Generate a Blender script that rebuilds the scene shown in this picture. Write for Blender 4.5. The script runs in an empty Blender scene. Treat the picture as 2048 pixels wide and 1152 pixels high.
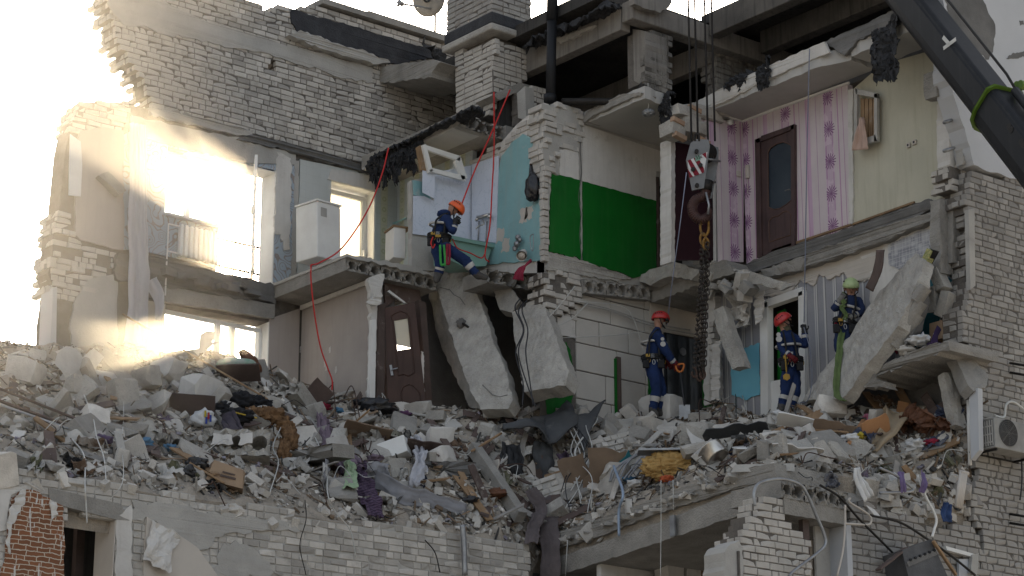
import bpy, bmesh, math, random
from mathutils import Vector, Matrix, noise
from mathutils.bvhtree import BVHTree
from mathutils.geometry import tessellate_polygon
random.seed(7)
R = random.Random(11)
C = bpy.context.scene.collection
SC = bpy.context.scene

# ---------------------------------------------------------------- camera
# building axes: X along the facades (right and away), Y into the building (left and away), Z up
FPX, CX, CY = 4735.0, 1024.0, 576.0
PITCH = math.atan(1424.0/FPX)
AZ = math.atan(6076.0/(FPX/math.cos(PITCH)))
HEAD = Vector((math.cos(AZ), math.sin(AZ), 0)); RIGHT = Vector((math.sin(AZ), -math.cos(AZ), 0)); UPZ = Vector((0, 0, 1))
FW = HEAD*math.cos(PITCH) + UPZ*math.sin(PITCH); UP = -HEAD*math.sin(PITCH) + UPZ*math.cos(PITCH)
def ray(px, py): return FW + RIGHT*((px-CX)/FPX) - UP*((py-CY)/FPX)
CAM = ray(1165, 530)*-40.0
cam_d = bpy.data.cameras.new('camera'); cam = bpy.data.objects.new('camera', cam_d); C.objects.link(cam)
cam_d.sensor_width = 36; cam_d.lens = 36*FPX/2048; cam_d.clip_end = 5000; cam_d.clip_start = .5
cam.matrix_world = Matrix((( RIGHT.x, UP.x, -FW.x, CAM.x), (RIGHT.y, UP.y, -FW.y, CAM.y), (RIGHT.z, UP.z, -FW.z, CAM.z), (0, 0, 0, 1)))
SC.camera = cam

# ---------------------------------------------------------------- world, sun, exposure
_sv = ray(640, 610).normalized(); SUN_EL, SUN_AZ = math.asin(_sv.z), math.atan2(_sv.y, _sv.x)      # low sun behind the left rooms, azimuth from +X
w = bpy.data.worlds.new('World'); SC.world = w; w.use_nodes = True
nt = w.node_tree; nt.nodes.clear()
sky = nt.nodes.new('ShaderNodeTexSky'); sky.sky_type = 'NISHITA'; sky.sun_disc = False
sky.sun_elevation = SUN_EL; sky.sun_rotation = math.pi/2 - SUN_AZ
sky.air_density = 1.0; sky.dust_density = 7.0; sky.ozone_density = .5
bg = nt.nodes.new('ShaderNodeBackground'); bg.inputs[1].default_value = 0.1
wo = nt.nodes.new('ShaderNodeOutputWorld'); hz = nt.nodes.new('ShaderNodeHueSaturation'); hz.inputs['Saturation'].default_value = .5; nt.links.new(sky.outputs[0], hz.inputs['Color']); nt.links.new(hz.outputs[0], bg.inputs[0]); nt.links.new(bg.outputs[0], wo.inputs[0])
sun_d = bpy.data.lights.new('sun', 'SUN'); sun_d.energy = 5.0; sun_d.angle = math.radians(.6); sun_d.color = (1, .88, .7)
sun = bpy.data.objects.new('sun', sun_d); C.objects.link(sun)
sdir = Vector((math.cos(SUN_AZ)*math.cos(SUN_EL), math.sin(SUN_AZ)*math.cos(SUN_EL), math.sin(SUN_EL)))
sun.rotation_euler = sdir.to_track_quat('Z', 'Y').to_euler(); sun.location = sdir*60
vs = SC.view_settings; vs.view_transform = 'Standard'; vs.look = 'None'; vs.gamma = 1; vs.exposure = 1.95
SC.render.engine = 'CYCLES'
SC.cycles.use_denoising = True; SC.cycles.max_bounces = 6; SC.cycles.volume_bounces = 0
SC.cycles.volume_step_rate = 2.0; SC.cycles.transparent_max_bounces = 12
SC.cycles.sample_clamp_indirect = 6

# ---------------------------------------------------------------- pixel of the photograph -> point on a plane of the building
def HX(px, py, c): q = ray(px, py); return CAM + q*((c-CAM.x)/q.x)
def HY(px, py, c): q = ray(px, py); return CAM + q*((c-CAM.y)/q.y)
def HZ(px, py, c): q = ray(px, py); return CAM + q*((c-CAM.z)/q.z)
def HP(px, py, p, n): q = ray(px, py); return CAM + q*((p-CAM).dot(n)/q.dot(n))
def fA(y): return Matrix(((1,0,0,0),(0,1,0,y),(0,0,1,0),(0,0,0,1)))          # wall along X: local x = X, local y = inward, local z = up
def fB(x): return Matrix(((0,1,0,x),(-1,0,0,0),(0,0,1,0),(0,0,0,1)))         # wall along Y: local x = -Y, local y = inward (+X)
def loc(fr, px, py):
    n = fr.to_3x3() @ Vector((0,1,0)); p = fr.inverted() @ HP(px, py, fr.translation, n); return (p.x, p.z)
def PP(fr, pts): return [loc(fr, *p) for p in pts]

# ---------------------------------------------------------------- objects
W = {}
def link(name, me, M=None, parent=None, mat=None):
    o = bpy.data.objects.new(name, me); C.objects.link(o)
    M = M.copy() if M is not None else Matrix()
    W[o.name] = M
    if parent is not None:
        o.parent = parent; o.matrix_basis = W[parent.name].inverted() @ M
    else: o.matrix_basis = M
    if mat is not None and me is not None and len(me.materials) == 0: me.materials.append(mat)
    return o
def tag(o, label, cat, group=None, kind=None):
    o['label'] = label; o['category'] = cat
    if group: o['group'] = group
    if kind: o['kind'] = kind
    return o
def thing(name, loc_, label, cat, group=None, kind=None):
    M = loc_ if isinstance(loc_, Matrix) else Matrix.Translation(Vector(loc_))
    o = link(name, None, M); o.empty_display_size = .1
    return tag(o, label, cat, group, kind)
def mesh(name, verts, faces, smooth=False, mats=None, midx=None):
    me = bpy.data.meshes.new(name); me.from_pydata([tuple(v) for v in verts], [], faces)
    if smooth: me.polygons.foreach_set('use_smooth', [True]*len(me.polygons))
    if mats:
        for m in mats: me.materials.append(m)
        if midx: me.polygons.foreach_set('material_index', midx)
    me.update(); return me
class MB:
    def __init__(s): s.v = []; s.f = []; s.m = []
    def add(s, v, f, m=0):
        n = len(s.v); s.v += [Vector(a) for a in v]; s.f += [tuple(i+n for i in q) for q in f]; s.m += [m]*len(f); return s
    def box(s, a, b, M=None, m=0):
        (x0,y0,z0),(x1,y1,z1) = a, b
        v = [Vector(p) for p in ((x0,y0,z0),(x1,y0,z0),(x1,y1,z0),(x0,y1,z0),(x0,y0,z1),(x1,y0,z1),(x1,y1,z1),(x0,y1,z1))]
        if M is not None: v = [M @ p for p in v]
        return s.add(v, [(0,3,2,1),(4,5,6,7),(0,1,5,4),(1,2,6,5),(2,3,7,6),(3,0,4,7)], m)
    def tube(s, pts, r, n=6, m=0, cap=True, r1=None):
        pts = [Vector(p) for p in pts]; k = len(pts); rings = []
        t0 = (pts[1]-pts[0]).normalized(); a = t0.orthogonal().normalized()
        base = len(s.v); vv = []
        for i, p in enumerate(pts):
            t = (pts[min(i+1, k-1)]-pts[max(i-1, 0)])
            t = t.normalized() if t.length > 1e-9 else t0
            a = (a - t*a.dot(t)); a = a.normalized() if a.length > 1e-6 else t.orthogonal().normalized()
            b = t.cross(a); rr = r if r1 is None else r+(r1-r)*i/(k-1)
            for j in range(n):
                an = 2*math.pi*j/n; vv.append(p + a*(rr*math.cos(an)) + b*(rr*math.sin(an)))
        ff = [(i*n+j, i*n+(j+1)%n, (i+1)*n+(j+1)%n, (i+1)*n+j) for i in range(k-1) for j in range(n)]
        if cap: ff += [tuple(range(n-1,-1,-1)), tuple((k-1)*n+j for j in range(n))]
        return s.add(vv, ff, m)
    def disc_prism(s, c, ax, r, h, n=12, m=0, r2=None):
        c = Vector(c); ax = Vector(ax).normalized(); return s.tube([c-ax*h/2, c+ax*h/2], r, n, m, True, r2)
    def build(s, name, mat, parent=None, M=None, smooth=False):
        mats = mat if isinstance(mat, list) else [mat]
        me = mesh(name, s.v, s.f, smooth, mats, s.m if len(mats) > 1 else None)
        M = M if M is not None else Matrix()
        return link(name, me, M, parent)
def spline(pts, k=6):
    P = [Vector(p) for p in pts]
    if len(P) < 3: return P
    P = [P[0]*2-P[1]] + P + [P[-1]*2-P[-2]]; out = []
    for i in range(1, len(P)-2):
        a, b, c, d = P[i-1:i+3]
        for j in range(k):
            t = j/k; out.append(.5*((2*b)+(c-a)*t+(2*a-5*b+4*c-d)*t*t+(3*b-a-3*c+d)*t**3))
    return out+[P[-2]]
def bevel(o, wd=.01, seg=2):
    m = o.modifiers.new('bevel', 'BEVEL'); m.width = wd; m.segments = seg; m.limit_method = 'ANGLE'; return o
# outlines with broken edges
def rag(poly, step=.12, amp=.05, rnd=None, sides=None):
    rnd = rnd or R; out = []; n = len(poly)
    for i in range(n):
        a, b = poly[i], poly[(i+1) % n]; L = math.hypot(b[0]-a[0], b[1]-a[1])
        out.append(a)
        if sides is not None and i not in sides: continue
        k = int(L/step); nx, ny = -(b[1]-a[1])/max(L,1e-6), (b[0]-a[0])/max(L,1e-6)
        for j in range(1, k+1):
            t = (j+rnd.uniform(-.3,.3))/(k+1); o = rnd.uniform(-amp, amp)
            out.append((a[0]+(b[0]-a[0])*t+nx*o, a[1]+(b[1]-a[1])*t+ny*o))
    return out
def area2(p): return sum(p[i][0]*p[(i+1)%len(p)][1]-p[(i+1)%len(p)][0]*p[i][1] for i in range(len(p)))
def prism(name, fr, poly, d0, d1, mat, parent=None, holes=(), jit=0.0, mats=None):
    """flat piece of wall: outline in (x, z) of the wall frame, from depth d0 (front) to d1 (back)"""
    if area2(poly) < 0: poly = poly[::-1]
    loops = [poly] + [list(h) for h in holes]; flat = [q for l in loops for q in l]; n = len(flat)
    tri = tessellate_polygon([[Vector((x, z, 0)) for x, z in l] for l in loops])
    v = [(x, d0+(R.uniform(-jit, jit) if jit else 0), z) for x, z in flat] + [(x, d1+(R.uniform(-jit, jit) if jit else 0), z) for x, z in flat]
    bm = bmesh.new(); bv = [bm.verts.new(q) for q in v]
    def face(*i):
        try: bm.faces.new([bv[k] for k in i])
        except ValueError: pass
    for t in tri: face(t[0], t[1], t[2]); face(t[2]+n, t[1]+n, t[0]+n)
    o_ = 0
    for l in loops:
        for i in range(len(l)): j = (i+1) % len(l); face(o_+i, o_+i+n, o_+j+n, o_+j)
        o_ += len(l)
    bmesh.ops.recalc_face_normals(bm, faces=bm.faces[:])
    me = bpy.data.meshes.new(name); bm.to_mesh(me); bm.free()
    if mats:
        for m in mats: me.materials.append(m)
    return link(name, me, fr, parent, None if mats else mat)
def spans(polys, z):
    xs = []
    for p in polys:
        n = len(p)
        for i in range(n):
            (x0,z0),(x1,z1) = p[i], p[(i+1)%n]
            if (z0 > z) != (z1 > z): xs.append(x0+(z-z0)*(x1-x0)/(z1-z0))
    xs.sort(); return [(xs[i], xs[i+1]) for i in range(0, len(xs)-1, 2)]
def inside(polys, x, z):
    return sum(1 for a, b in spans(polys, z) if a <= x <= b) > 0

# ---------------------------------------------------------------- procedural materials
def mat(name, c1, c2=None, scale=2.5, bump=.25, bscale=40, rough=.88, metal=0.0, stain=None, isl=0.0, detail=6, spec=.3, fine=.0, streak=None, alpha=None):
    m = bpy.data.materials.new(name); m.use_nodes = True; t = m.node_tree; N = t.nodes; L = t.links
    b = N['Principled BSDF']; b.inputs['Roughness'].default_value = rough; b.inputs['Metallic'].default_value = metal
    b.inputs['Specular IOR Level'].default_value = spec
    g = N.new('ShaderNodeNewGeometry'); pos = g.outputs['Position']
    if c2 is None: c2 = tuple(x*.72 for x in c1)
    n1 = N.new('ShaderNodeTexNoise'); n1.inputs['Scale'].default_value = scale; n1.inputs['Detail'].default_value = detail; n1.inputs['Roughness'].default_value = .62
    L.new(pos, n1.inputs['Vector'])
    rp = N.new('ShaderNodeMapRange'); rp.inputs[1].default_value = .32; rp.inputs[2].default_value = .68
    L.new(n1.outputs['Fac'], rp.inputs[0])
    mx = N.new('ShaderNodeMix'); mx.data_type = 'RGBA'; mx.inputs[6].default_value = (*c1, 1); mx.inputs[7].default_value = (*c2, 1)
    L.new(rp.outputs[0], mx.inputs[0]); col = mx.outputs[2]
    def mul(col, fac_socket, lo, hi):
        r = N.new('ShaderNodeMapRange'); r.inputs[3].default_value = lo; r.inputs[4].default_value = hi; L.new(fac_socket, r.inputs[0])
        mm = N.new('ShaderNodeMix'); mm.data_type = 'RGBA'; mm.blend_type = 'MULTIPLY'; mm.inputs[0].default_value = 1
        L.new(col, mm.inputs[6]); L.new(r.outputs[0], mm.inputs[7]); return mm.outputs[2]
    if isl: col = mul(col, g.outputs['Random Per Island'], 1-isl, 1+isl*.25)
    if fine:
        n3 = N.new('ShaderNodeTexNoise'); n3.inputs['Scale'].default_value = 95; n3.inputs['Detail'].default_value = 3; L.new(pos, n3.inputs['Vector'])
        col = mul(col, n3.outputs['Fac'], 1-fine, 1+fine)
    for st in (stain or []):
        sc_, sco, th, amt = st
        n4 = N.new('ShaderNodeTexNoise'); n4.inputs['Scale'].default_value = sco; n4.inputs['Detail'].default_value = 8; n4.inputs['Roughness'].default_value = .7
        n4.noise_dimensions = '4D'; n4.inputs['W'].default_value = R.uniform(0, 20); L.new(pos, n4.inputs['Vector'])
        r4 = N.new('ShaderNodeMapRange'); r4.inputs[1].default_value = th; r4.inputs[2].default_value = th+.12; r4.inputs[4].default_value = amt; L.new(n4.outputs['Fac'], r4.inputs[0])
        m4 = N.new('ShaderNodeMix'); m4.data_type = 'RGBA'; m4.inputs[7].default_value = (*sc_, 1); L.new(r4.outputs[0], m4.inputs[0]); L.new(col, m4.inputs[6]); col = m4.outputs[2]
    if streak:
        sc_, amt = streak
        mp = N.new('ShaderNodeMapping'); mp.inputs['Scale'].default_value = (9, 9, .7); L.new(pos, mp.inputs[0])
        n5 = N.new('ShaderNodeTexNoise'); n5.inputs['Scale'].default_value = 1.6; n5.inputs['Detail'].default_value = 5; L.new(mp.outputs[0], n5.inputs['Vector'])
        r5 = N.new('ShaderNodeMapRange'); r5.inputs[1].default_value = .5; r5.inputs[2].default_value = .72; r5.inputs[4].default_value = amt; L.new(n5.outputs['Fac'], r5.inputs[0])
        m5 = N.new('ShaderNodeMix'); m5.data_type = 'RGBA'; m5.inputs[7].default_value = (*sc_, 1); L.new(r5.outputs[0], m5.inputs[0]); L.new(col, m5.inputs[6]); col = m5.outputs[2]
    L.new(col, b.inputs['Base Color'])
    if bump:
        n2 = N.new('ShaderNodeTexNoise'); n2.inputs['Scale'].default_value = bscale; n2.inputs['Detail'].default_value = 5; L.new(pos, n2.inputs['Vector'])
        bp = N.new('ShaderNodeBump'); bp.inputs['Strength'].default_value = bump; bp.inputs['Distance'].default_value = .02
        L.new(n2.outputs['Fac'], bp.inputs['Height']); L.new(bp.outputs[0], b.inputs['Normal'])
    m.diffuse_color = (*c1, 1)
    return m
SOOT = (.018,.018,.02); DUST = (.36,.34,.31)
m_brick = mat('white_silicate_brick', (.56,.53,.49), (.43,.405,.37), 3, .3, 60, .9, isl=.38, fine=.16, stain=[((.2,.185,.17), 2.2, .56, .6), ((.1,.095,.09), 5, .64, .6)])
m_brick_dark = mat('dimmed_weathered_brick', (.36,.345,.32), (.28,.265,.25), 2, .3, 60, .9, isl=.28, fine=.12, stain=[((.14,.135,.13), 1.6, .58, .6)])  # darker brick: dim light on the right put into the base, plus stains
m_brick_soot = mat('sooty_brick', (.3,.28,.25), (.12,.115,.11), 1.3, .35, 60, .9, isl=.3, fine=.15, stain=[((.06,.055,.05), 2.5, .52, .8)], streak=((.07,.06,.05), .7))
m_mortar = mat('grey_mortar', (.16,.145,.13), (.1,.09,.082), 6, .6, 50, .95)
m_conc = mat('concrete', (.31,.295,.27), (.21,.2,.185), 2.8, .8, 35, .93, fine=.28, stain=[((.16,.15,.14), 1.8, .58, .6), ((.42,.4,.37), 7, .62, .5), ((.12,.115,.11), 18, .6, .6)])
m_concl = mat('pale_concrete', (.43,.41,.375), (.3,.285,.262), 3.5, .9, 30, .94, fine=.3, stain=[((.17,.16,.15), 2.5, .58, .7), ((.58,.56,.52), 6, .6, .6), ((.2,.19,.175), 15, .56, .6), ((.1,.095,.09), 26, .66, .6)])
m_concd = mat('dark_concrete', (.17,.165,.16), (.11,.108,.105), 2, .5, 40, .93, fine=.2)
m_soffit = mat('whitewashed_soffit', (.44,.43,.41), (.36,.35,.34), 1.2, .1, 30, .9, stain=[((.2,.2,.2), 1.1, .62, .5)])
m_burnt_unlit = mat('burnt_unlit_concrete', (.07,.066,.062), (.035,.034,.033), 1.4, .4, 40, .93, fine=.2, streak=(SOOT, .8))  # soot in the attic; elsewhere shade of unlit rooms put into the colour
m_beam = mat('smoke_stained_beam', (.27,.25,.225), (.16,.15,.14), 1.2, .3, 40, .92, fine=.12, streak=((.08,.075,.07), .55))
m_tar = mat('bitumen_felt', (.02,.021,.024), (.035,.036,.04), 5, .9, 35, .8)
m_tarb = mat('worn_bitumen', (.022,.023,.027), (.045,.046,.052), 4, .6, 40, .75, stain=[((.4,.38,.35), 9, .66, .8)])
m_plast = mat('white_plaster', (.6,.58,.55), (.5,.48,.455), 1.8, .25, 30, .9, stain=[((.36,.335,.3), 2.6, .58, .7), ((.25,.23,.21), 8, .64, .6)], streak=((.38,.36,.33), .3))
m_plastg = mat('grey_plaster', (.42,.405,.38), (.33,.32,.3), 2.2, .35, 40, .92, stain=[((.24,.23,.21), 2.6, .6, .6)])
m_facplast = mat('facade_plaster', (.5,.51,.53), (.44,.45,.47), .9, .12, 30, .9, stain=[((.25,.25,.25), 1.5, .68, .7)])
m_green = mat('green_gloss_paint', (.004,.125,.013), (.003,.095,.01), 1.5, .08, 30, .5, stain=[((.003,.06,.008), 1.2, .56, .6), ((.1,.16,.09), 7, .68, .5), ((.2,.2,.18), 22, .7, .5)], streak=((.03,.12,.03), .3))
m_turq = mat('turquoise_paint', (.24,.43,.45), (.19,.35,.37), 1.6, .15, 30, .6, stain=[((.45,.42,.4), 2.4, .6, .8), ((.2,.25,.24), 5, .6, .5), ((.5,.48,.46), 14, .68, .7)], streak=((.3,.33,.32), .35))
m_teal = mat('teal_paint', (.03,.17,.2), (.02,.13,.16), 1.6, .1, 30, .6, stain=[((.25,.27,.28), 3, .68, .7)])
m_blue = mat('sky_blue_paint', (.17,.46,.58), (.15,.4,.52), 1.6, .1, 30, .6, stain=[((.5,.5,.48), 3.5, .68, .7)])
m_yell = mat('pale_yellow_wallpaper', (.5,.48,.39), (.43,.415,.335), .9, .25, 130, .85, fine=.16, stain=[((.33,.31,.22), 1.2, .58, .5), ((.25,.23,.18), 5, .66, .4)], streak=((.34,.32,.24), .4))
m_beige = mat('beige_wallpaper', (.42,.375,.345), (.36,.32,.295), 1.3, .12, 90, .88, fine=.06, streak=((.3,.265,.24), .35))
m_cream = mat('cream_wallpaper', (.52,.48,.43), (.45,.41,.37), 1.3, .1, 60, .88)
m_wood = mat('raw_wood', (.32,.21,.12), (.22,.14,.08), 4, .3, 60, .8, isl=.4, stain=[(DUST, 3, .58, .6)])
m_wooddk = mat('dark_brown_board', (.12,.085,.075), (.08,.058,.05), 3, .2, 50, .7, isl=.4, stain=[(DUST, 3, .58, .55)])
m_door = mat('mahogany_veneer', (.062,.03,.022), (.036,.018,.013), 2, .15, 60, .5, streak=((.03,.012,.008), .6), stain=[((.3,.26,.22), 4, .7, .4)])
m_doorw = mat('walnut_veneer', (.085,.052,.05), (.05,.032,.032), 2, .12, 60, .5, streak=((.03,.018,.02), .7))
m_white = mat('white_paint', (.72,.72,.7), (.64,.63,.61), 3, .05, 30, .5, stain=[((.4,.38,.35), 4, .66, .5)])
m_pvc = mat('white_pvc', (.75,.75,.74), (.7,.7,.68), 3, .0, 30, .35)
m_metal = mat('galvanised_metal', (.35,.36,.37), (.22,.22,.23), 5, .1, 40, .45, metal=.7)
m_rust = mat('rusty_iron', (.1,.06,.045), (.05,.035,.03), 8, .5, 60, .8, metal=.3)
m_black = mat('black_paint', (.008,.009,.011), (.012,.013,.016), 2, .05, 40, .55, stain=[((.018,.02,.023), 1.4, .6, .6), ((.05,.05,.052), 11, .66, .5)], streak=((.03,.03,.032), .4), spec=.25)
m_iron = mat('dark_iron', (.035,.032,.03), (.02,.018,.017), 8, .4, 60, .55, metal=.5)
m_dirt = mat('crushed_mortar_dust', (.36,.315,.26), (.22,.195,.165), 3, 1.0, 25, .97, fine=.25, stain=[((.12,.11,.105), 3.5, .55, .7)])
m_chunk = mat('broken_silicate', (.66,.625,.575), (.47,.44,.4), 4, .5, 45, .93, isl=.55, fine=.15)
m_gravel = mat('rubble_bits', (.58,.55,.5), (.32,.3,.27), 5, .4, 50, .95, isl=.75, fine=.2)
m_wire = mat('white_cable', (.55,.55,.53), None, 3, 0, 30, .5)
m_wired = mat('dark_cable', (.03,.03,.034), None, 3, 0, 30, .5)
m_rope = mat('red_rope', (.55,.035,.03), (.4,.02,.02), 60, .3, 150, .7)
# ---------------------------------------------------------------- brickwork
CH = .1                                   # course height
def brick_geo(Lx, rnd, h=.087, dep=.1):
    c = .007; j = lambda a=.004: rnd.uniform(-a, a)
    back = [(0,dep,0),(Lx,dep,0),(Lx,dep,h),(0,dep,h)]
    mid = [(j(),c+.002,j()),(Lx+j(),c+.002,j()),(Lx+j(),c+.002,h+j()),(j(),c+.002,h+j())]
    fr = [(c+j(),j(.003),c+j()),(Lx-c+j(),j(.003),c+j()),(Lx-c+j(),j(.003),h-c+j()),(c+j(),j(.003),h-c+j())]
    if rnd.random() < .3:                  # knocked-off corner
        k = rnd.randrange(4); x, y, z = fr[k]; fr[k] = (x+(.03 if x < Lx/2 else -.03), y+.012, z+(.02 if z < h/2 else -.02))
        x, y, z = mid[k]; mid[k] = (x, y+.02, z)
    f = [(8,9,10,11)]
    for i in range(4):
        k = (i+1)%4; f.append((4+i,4+k,8+k,8+i)); f.append((i,k,4+k,4+i))
    f.append((3,2,1,0))
    return back+mid+fr, f
_rb = random.Random(5)
BRK = {}
def brick_mesh(long, mt):
    key = (long, mt.name)
    if key not in BRK:
        BRK[key] = []
        for i in range(9):
            v, f = brick_geo(.25 if long else .12, _rb); me = mesh('brick', v, f); me.materials.append(mt); BRK[key].append(me)
    return _rb.choice(BRK[key])
ENDM = Matrix(((0,1,0,0),(-1,0,0,0),(0,0,1,0),(0,0,0,1)))
def brickwork(parent, fr, polys, depth=.38, mt=None, limit=300, seed=1, jag=.07, ends='l', core=True, z0=0.0, plong=.55, rough=.004, corename='mortar_core', drop=0.0, mortar=None):
    """courses of separate bricks inside the outline; the bricks past the limit are joined"""
    mt = mt or m_brick; rnd = random.Random(seed); items = []; cm = MB()
    zs = [z for p in polys for _, z in p]; k0 = math.floor((min(zs)-z0)/CH); k1 = math.ceil((max(zs)-z0)/CH)
    for k in range(k0, k1):
        zb = z0+k*CH
        for a, b in spans(polys, zb+CH*.5):
            if jag: a += rnd.uniform(-jag, jag); b += rnd.uniform(-jag, jag)
            if b-a < .08: continue
            if core: cm.box((a+.015, .016, zb), (b-.015, depth, zb+CH))
            x = a - (0 if jag else rnd.uniform(0,.12))
            x = a
            while x < b-.05:
                lg = rnd.random() < plong
                Lb = .25 if lg else .12
                if x+Lb > b+.04: lg = False; Lb = .12
                if drop and rnd.random() < drop: x += Lb+.012; continue
                y = rnd.uniform(-rough, rough)
                items.append((lg, fr @ Matrix.Translation((x, y, zb+.006+rnd.uniform(-.003,.003))) @ Matrix.Rotation(rnd.uniform(-.012,.012), 4, 'Y')))
                x += Lb+.012
            if 'l' in ends:
                d = .14
                while d < depth:
                    lg = rnd.random() < .5; Lb = .25 if lg else .12
                    items.append((lg, fr @ Matrix.Translation((a+rnd.uniform(-.02,.03), d+Lb, zb+.006)) @ ENDM)); d += Lb+.012
    if core and cm.v: cm.build(corename, mortar or m_mortar, parent, fr)
    if len(items) > limit:
        items.sort(key=lambda q: -(40-(q[1].translation-CAM).length)); keep, rest = items[:limit], items[limit:]
    else: keep, rest = items, []
    for lg, M in keep: link('brick', brick_mesh(lg, mt), M, parent)
    if rest:
        mb = MB()
        for lg, M in rest:
            v, f = brick_geo(.25 if lg else .12, rnd); mb.add([M @ Vector(p) for p in v], f)
        o = mb.build('brickwork', mt, parent); o['kind'] = 'stuff'
    return items
# hollow-core floor slab: local x = width with the row of holes, y = length away from the open end, z = thickness
def hollow_geo(width, length, th, n, r, rnd, brk=.02, deep=.7, bend=None, rub=True):
    mb = MB(); K = 16; cw = width/n
    def sq(an):
        c, s_ = math.cos(an), math.sin(an); k = min((cw/2)/max(abs(c),1e-6), (th/2)/max(abs(s_),1e-6)); return c*k, s_*k
    for i in range(n):
        cx = cw*(i+.5); ring = []; outer = []
        angs = [2*math.pi*j/K for j in range(K)] + [math.atan2(sz*th, sx*cw) % (2*math.pi) for sx in (-1,1) for sz in (-1,1)]
        angs = sorted(set(round(a, 6) for a in angs)); q = len(angs); dr = rnd.uniform(.9,1.08)
        jy = [rnd.uniform(0, brk) for _ in angs]
        ov = []; iv = []; tv = []
        for a, y in zip(angs, jy):
            ox, oz = sq(a); yy = brk*(.5+.5*math.sin(ox*23+i*1.7+oz*31))
            ov.append((cx+ox, yy, th/2+oz)); iv.append((cx+r*dr*math.cos(a), y, th/2+r*dr*math.sin(a))); tv.append((cx+r*dr*math.cos(a), deep, th/2+r*dr*math.sin(a)))
        f = []
        for j in range(q):
            k = (j+1)%q; f.append((j,k,q+k,q+j)); f.append((q+j,q+k,2*q+k,2*q+j))
        f.append(tuple(range(2*q, 3*q)))
        mb.add(ov+iv+tv, f)
    e = brk*1.0
    mb.add([(0,e*.5,0),(width,e*.5,0),(width,e*.5,th),(0,e*.5,th),(0,length,0),(width,length,0),(width,length,th),(0,length,th)],
           [(0,1,5,4),(2,3,7,6),(0,4,7,3),(1,2,6,5),(4,5,6,7)])
    return mb
# lumps: convex hulls of jittered boxes
def chunk_geo(sx, sy, sz, rnd, n=18, jit=.28):
    bm = bmesh.new()
    for i in range(8):
        p = [(1 if i>>k & 1 else -1) for k in range(3)]
        bm.verts.new([p[k]*(.5-rnd.uniform(0,jit)*.5)*(sx,sy,sz)[k] for k in range(3)])
    for i in range(n-8):
        k = rnd.randrange(3); p = [rnd.uniform(-.48,.48) for _ in range(3)]; p[k] = rnd.choice((-.5,.5))*rnd.uniform(.86,1)
        bm.verts.new([p[q]*(sx,sy,sz)[q] for q in range(3)])
    r = bmesh.ops.convex_hull(bm, input=bm.verts[:])
    for v in [v for v in bm.verts if not v.link_faces]: bm.verts.remove(v)
    bm.verts.index_update(); v = [v.co.copy() for v in bm.verts]; f = [tuple(q.index for q in fc.verts) for fc in bm.faces]; bm.free(); return v, f
# rough slab of concrete with a broken rim and uneven faces: outline on its own plane
def rough_slab(name, M, poly, th, mt, parent=None, amp=.012, cell=.09, rim=None, seed=3):
    """outline (x, z) in frame M, thickness along +y; the faces carry real unevenness"""
    bm = bmesh.new(); pol = poly if area2(poly) > 0 else poly[::-1]
    f = bm.faces.new([bm.verts.new((x, 0, z)) for x, z in pol])
    bmesh.ops.triangulate(bm, faces=[f])
    for _ in range(6):
        es = [e for e in bm.edges if e.calc_length() > cell*1.6]
        if not es or len(bm.verts) > 2500: break
        bmesh.ops.subdivide_edges(bm, edges=es, cuts=1); bmesh.ops.triangulate(bm, faces=[f for f in bm.faces if len(f.verts) > 3])
    ext = bmesh.ops.extrude_face_region(bm, geom=bm.faces[:])
    for v in ext['geom']:
        if isinstance(v, bmesh.types.BMVert): v.co.y += th
    bm.normal_update()
    for v in bm.verts:
        v.co += Vector(); p = v.co*5+Vector((seed*3.1, 0, 0)); d = noise.noise(p)*amp*1.6+noise.noise(p*3.3)*amp
        v.co += Vector((noise.noise(p+Vector((9,0,0)))*amp*.4, d, noise.noise(p+Vector((0,7,0)))*amp*.4))
    _r = random.Random(seed)
    for v in bm.verts:
        if any(abs(f.normal.y) < .6 for f in v.link_faces): v.co += Vector((_r.uniform(-.012,.012), _r.uniform(-.008,.014), _r.uniform(-.012,.012)))
    bmesh.ops.recalc_face_normals(bm, faces=bm.faces[:])
    me = bpy.data.meshes.new(name); bm.to_mesh(me); bm.free()
    return link(name, me, M, parent, mt)
def plane_frame(a, b, c):
    """frame with local x along a->b, local z towards c, local y = away from the viewer"""
    x = (b-a).normalized(); n = x.cross((c-a)).normalized()
    y = -n; z = x.cross(y)
    if y.dot(FW) < 0: y = -y; x = x; z = x.cross(y)
    return Matrix(((x.x,y.x,z.x,a.x),(x.y,y.y,z.y,a.y),(x.z,y.z,z.z,a.z),(0,0,0,1)))
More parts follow.
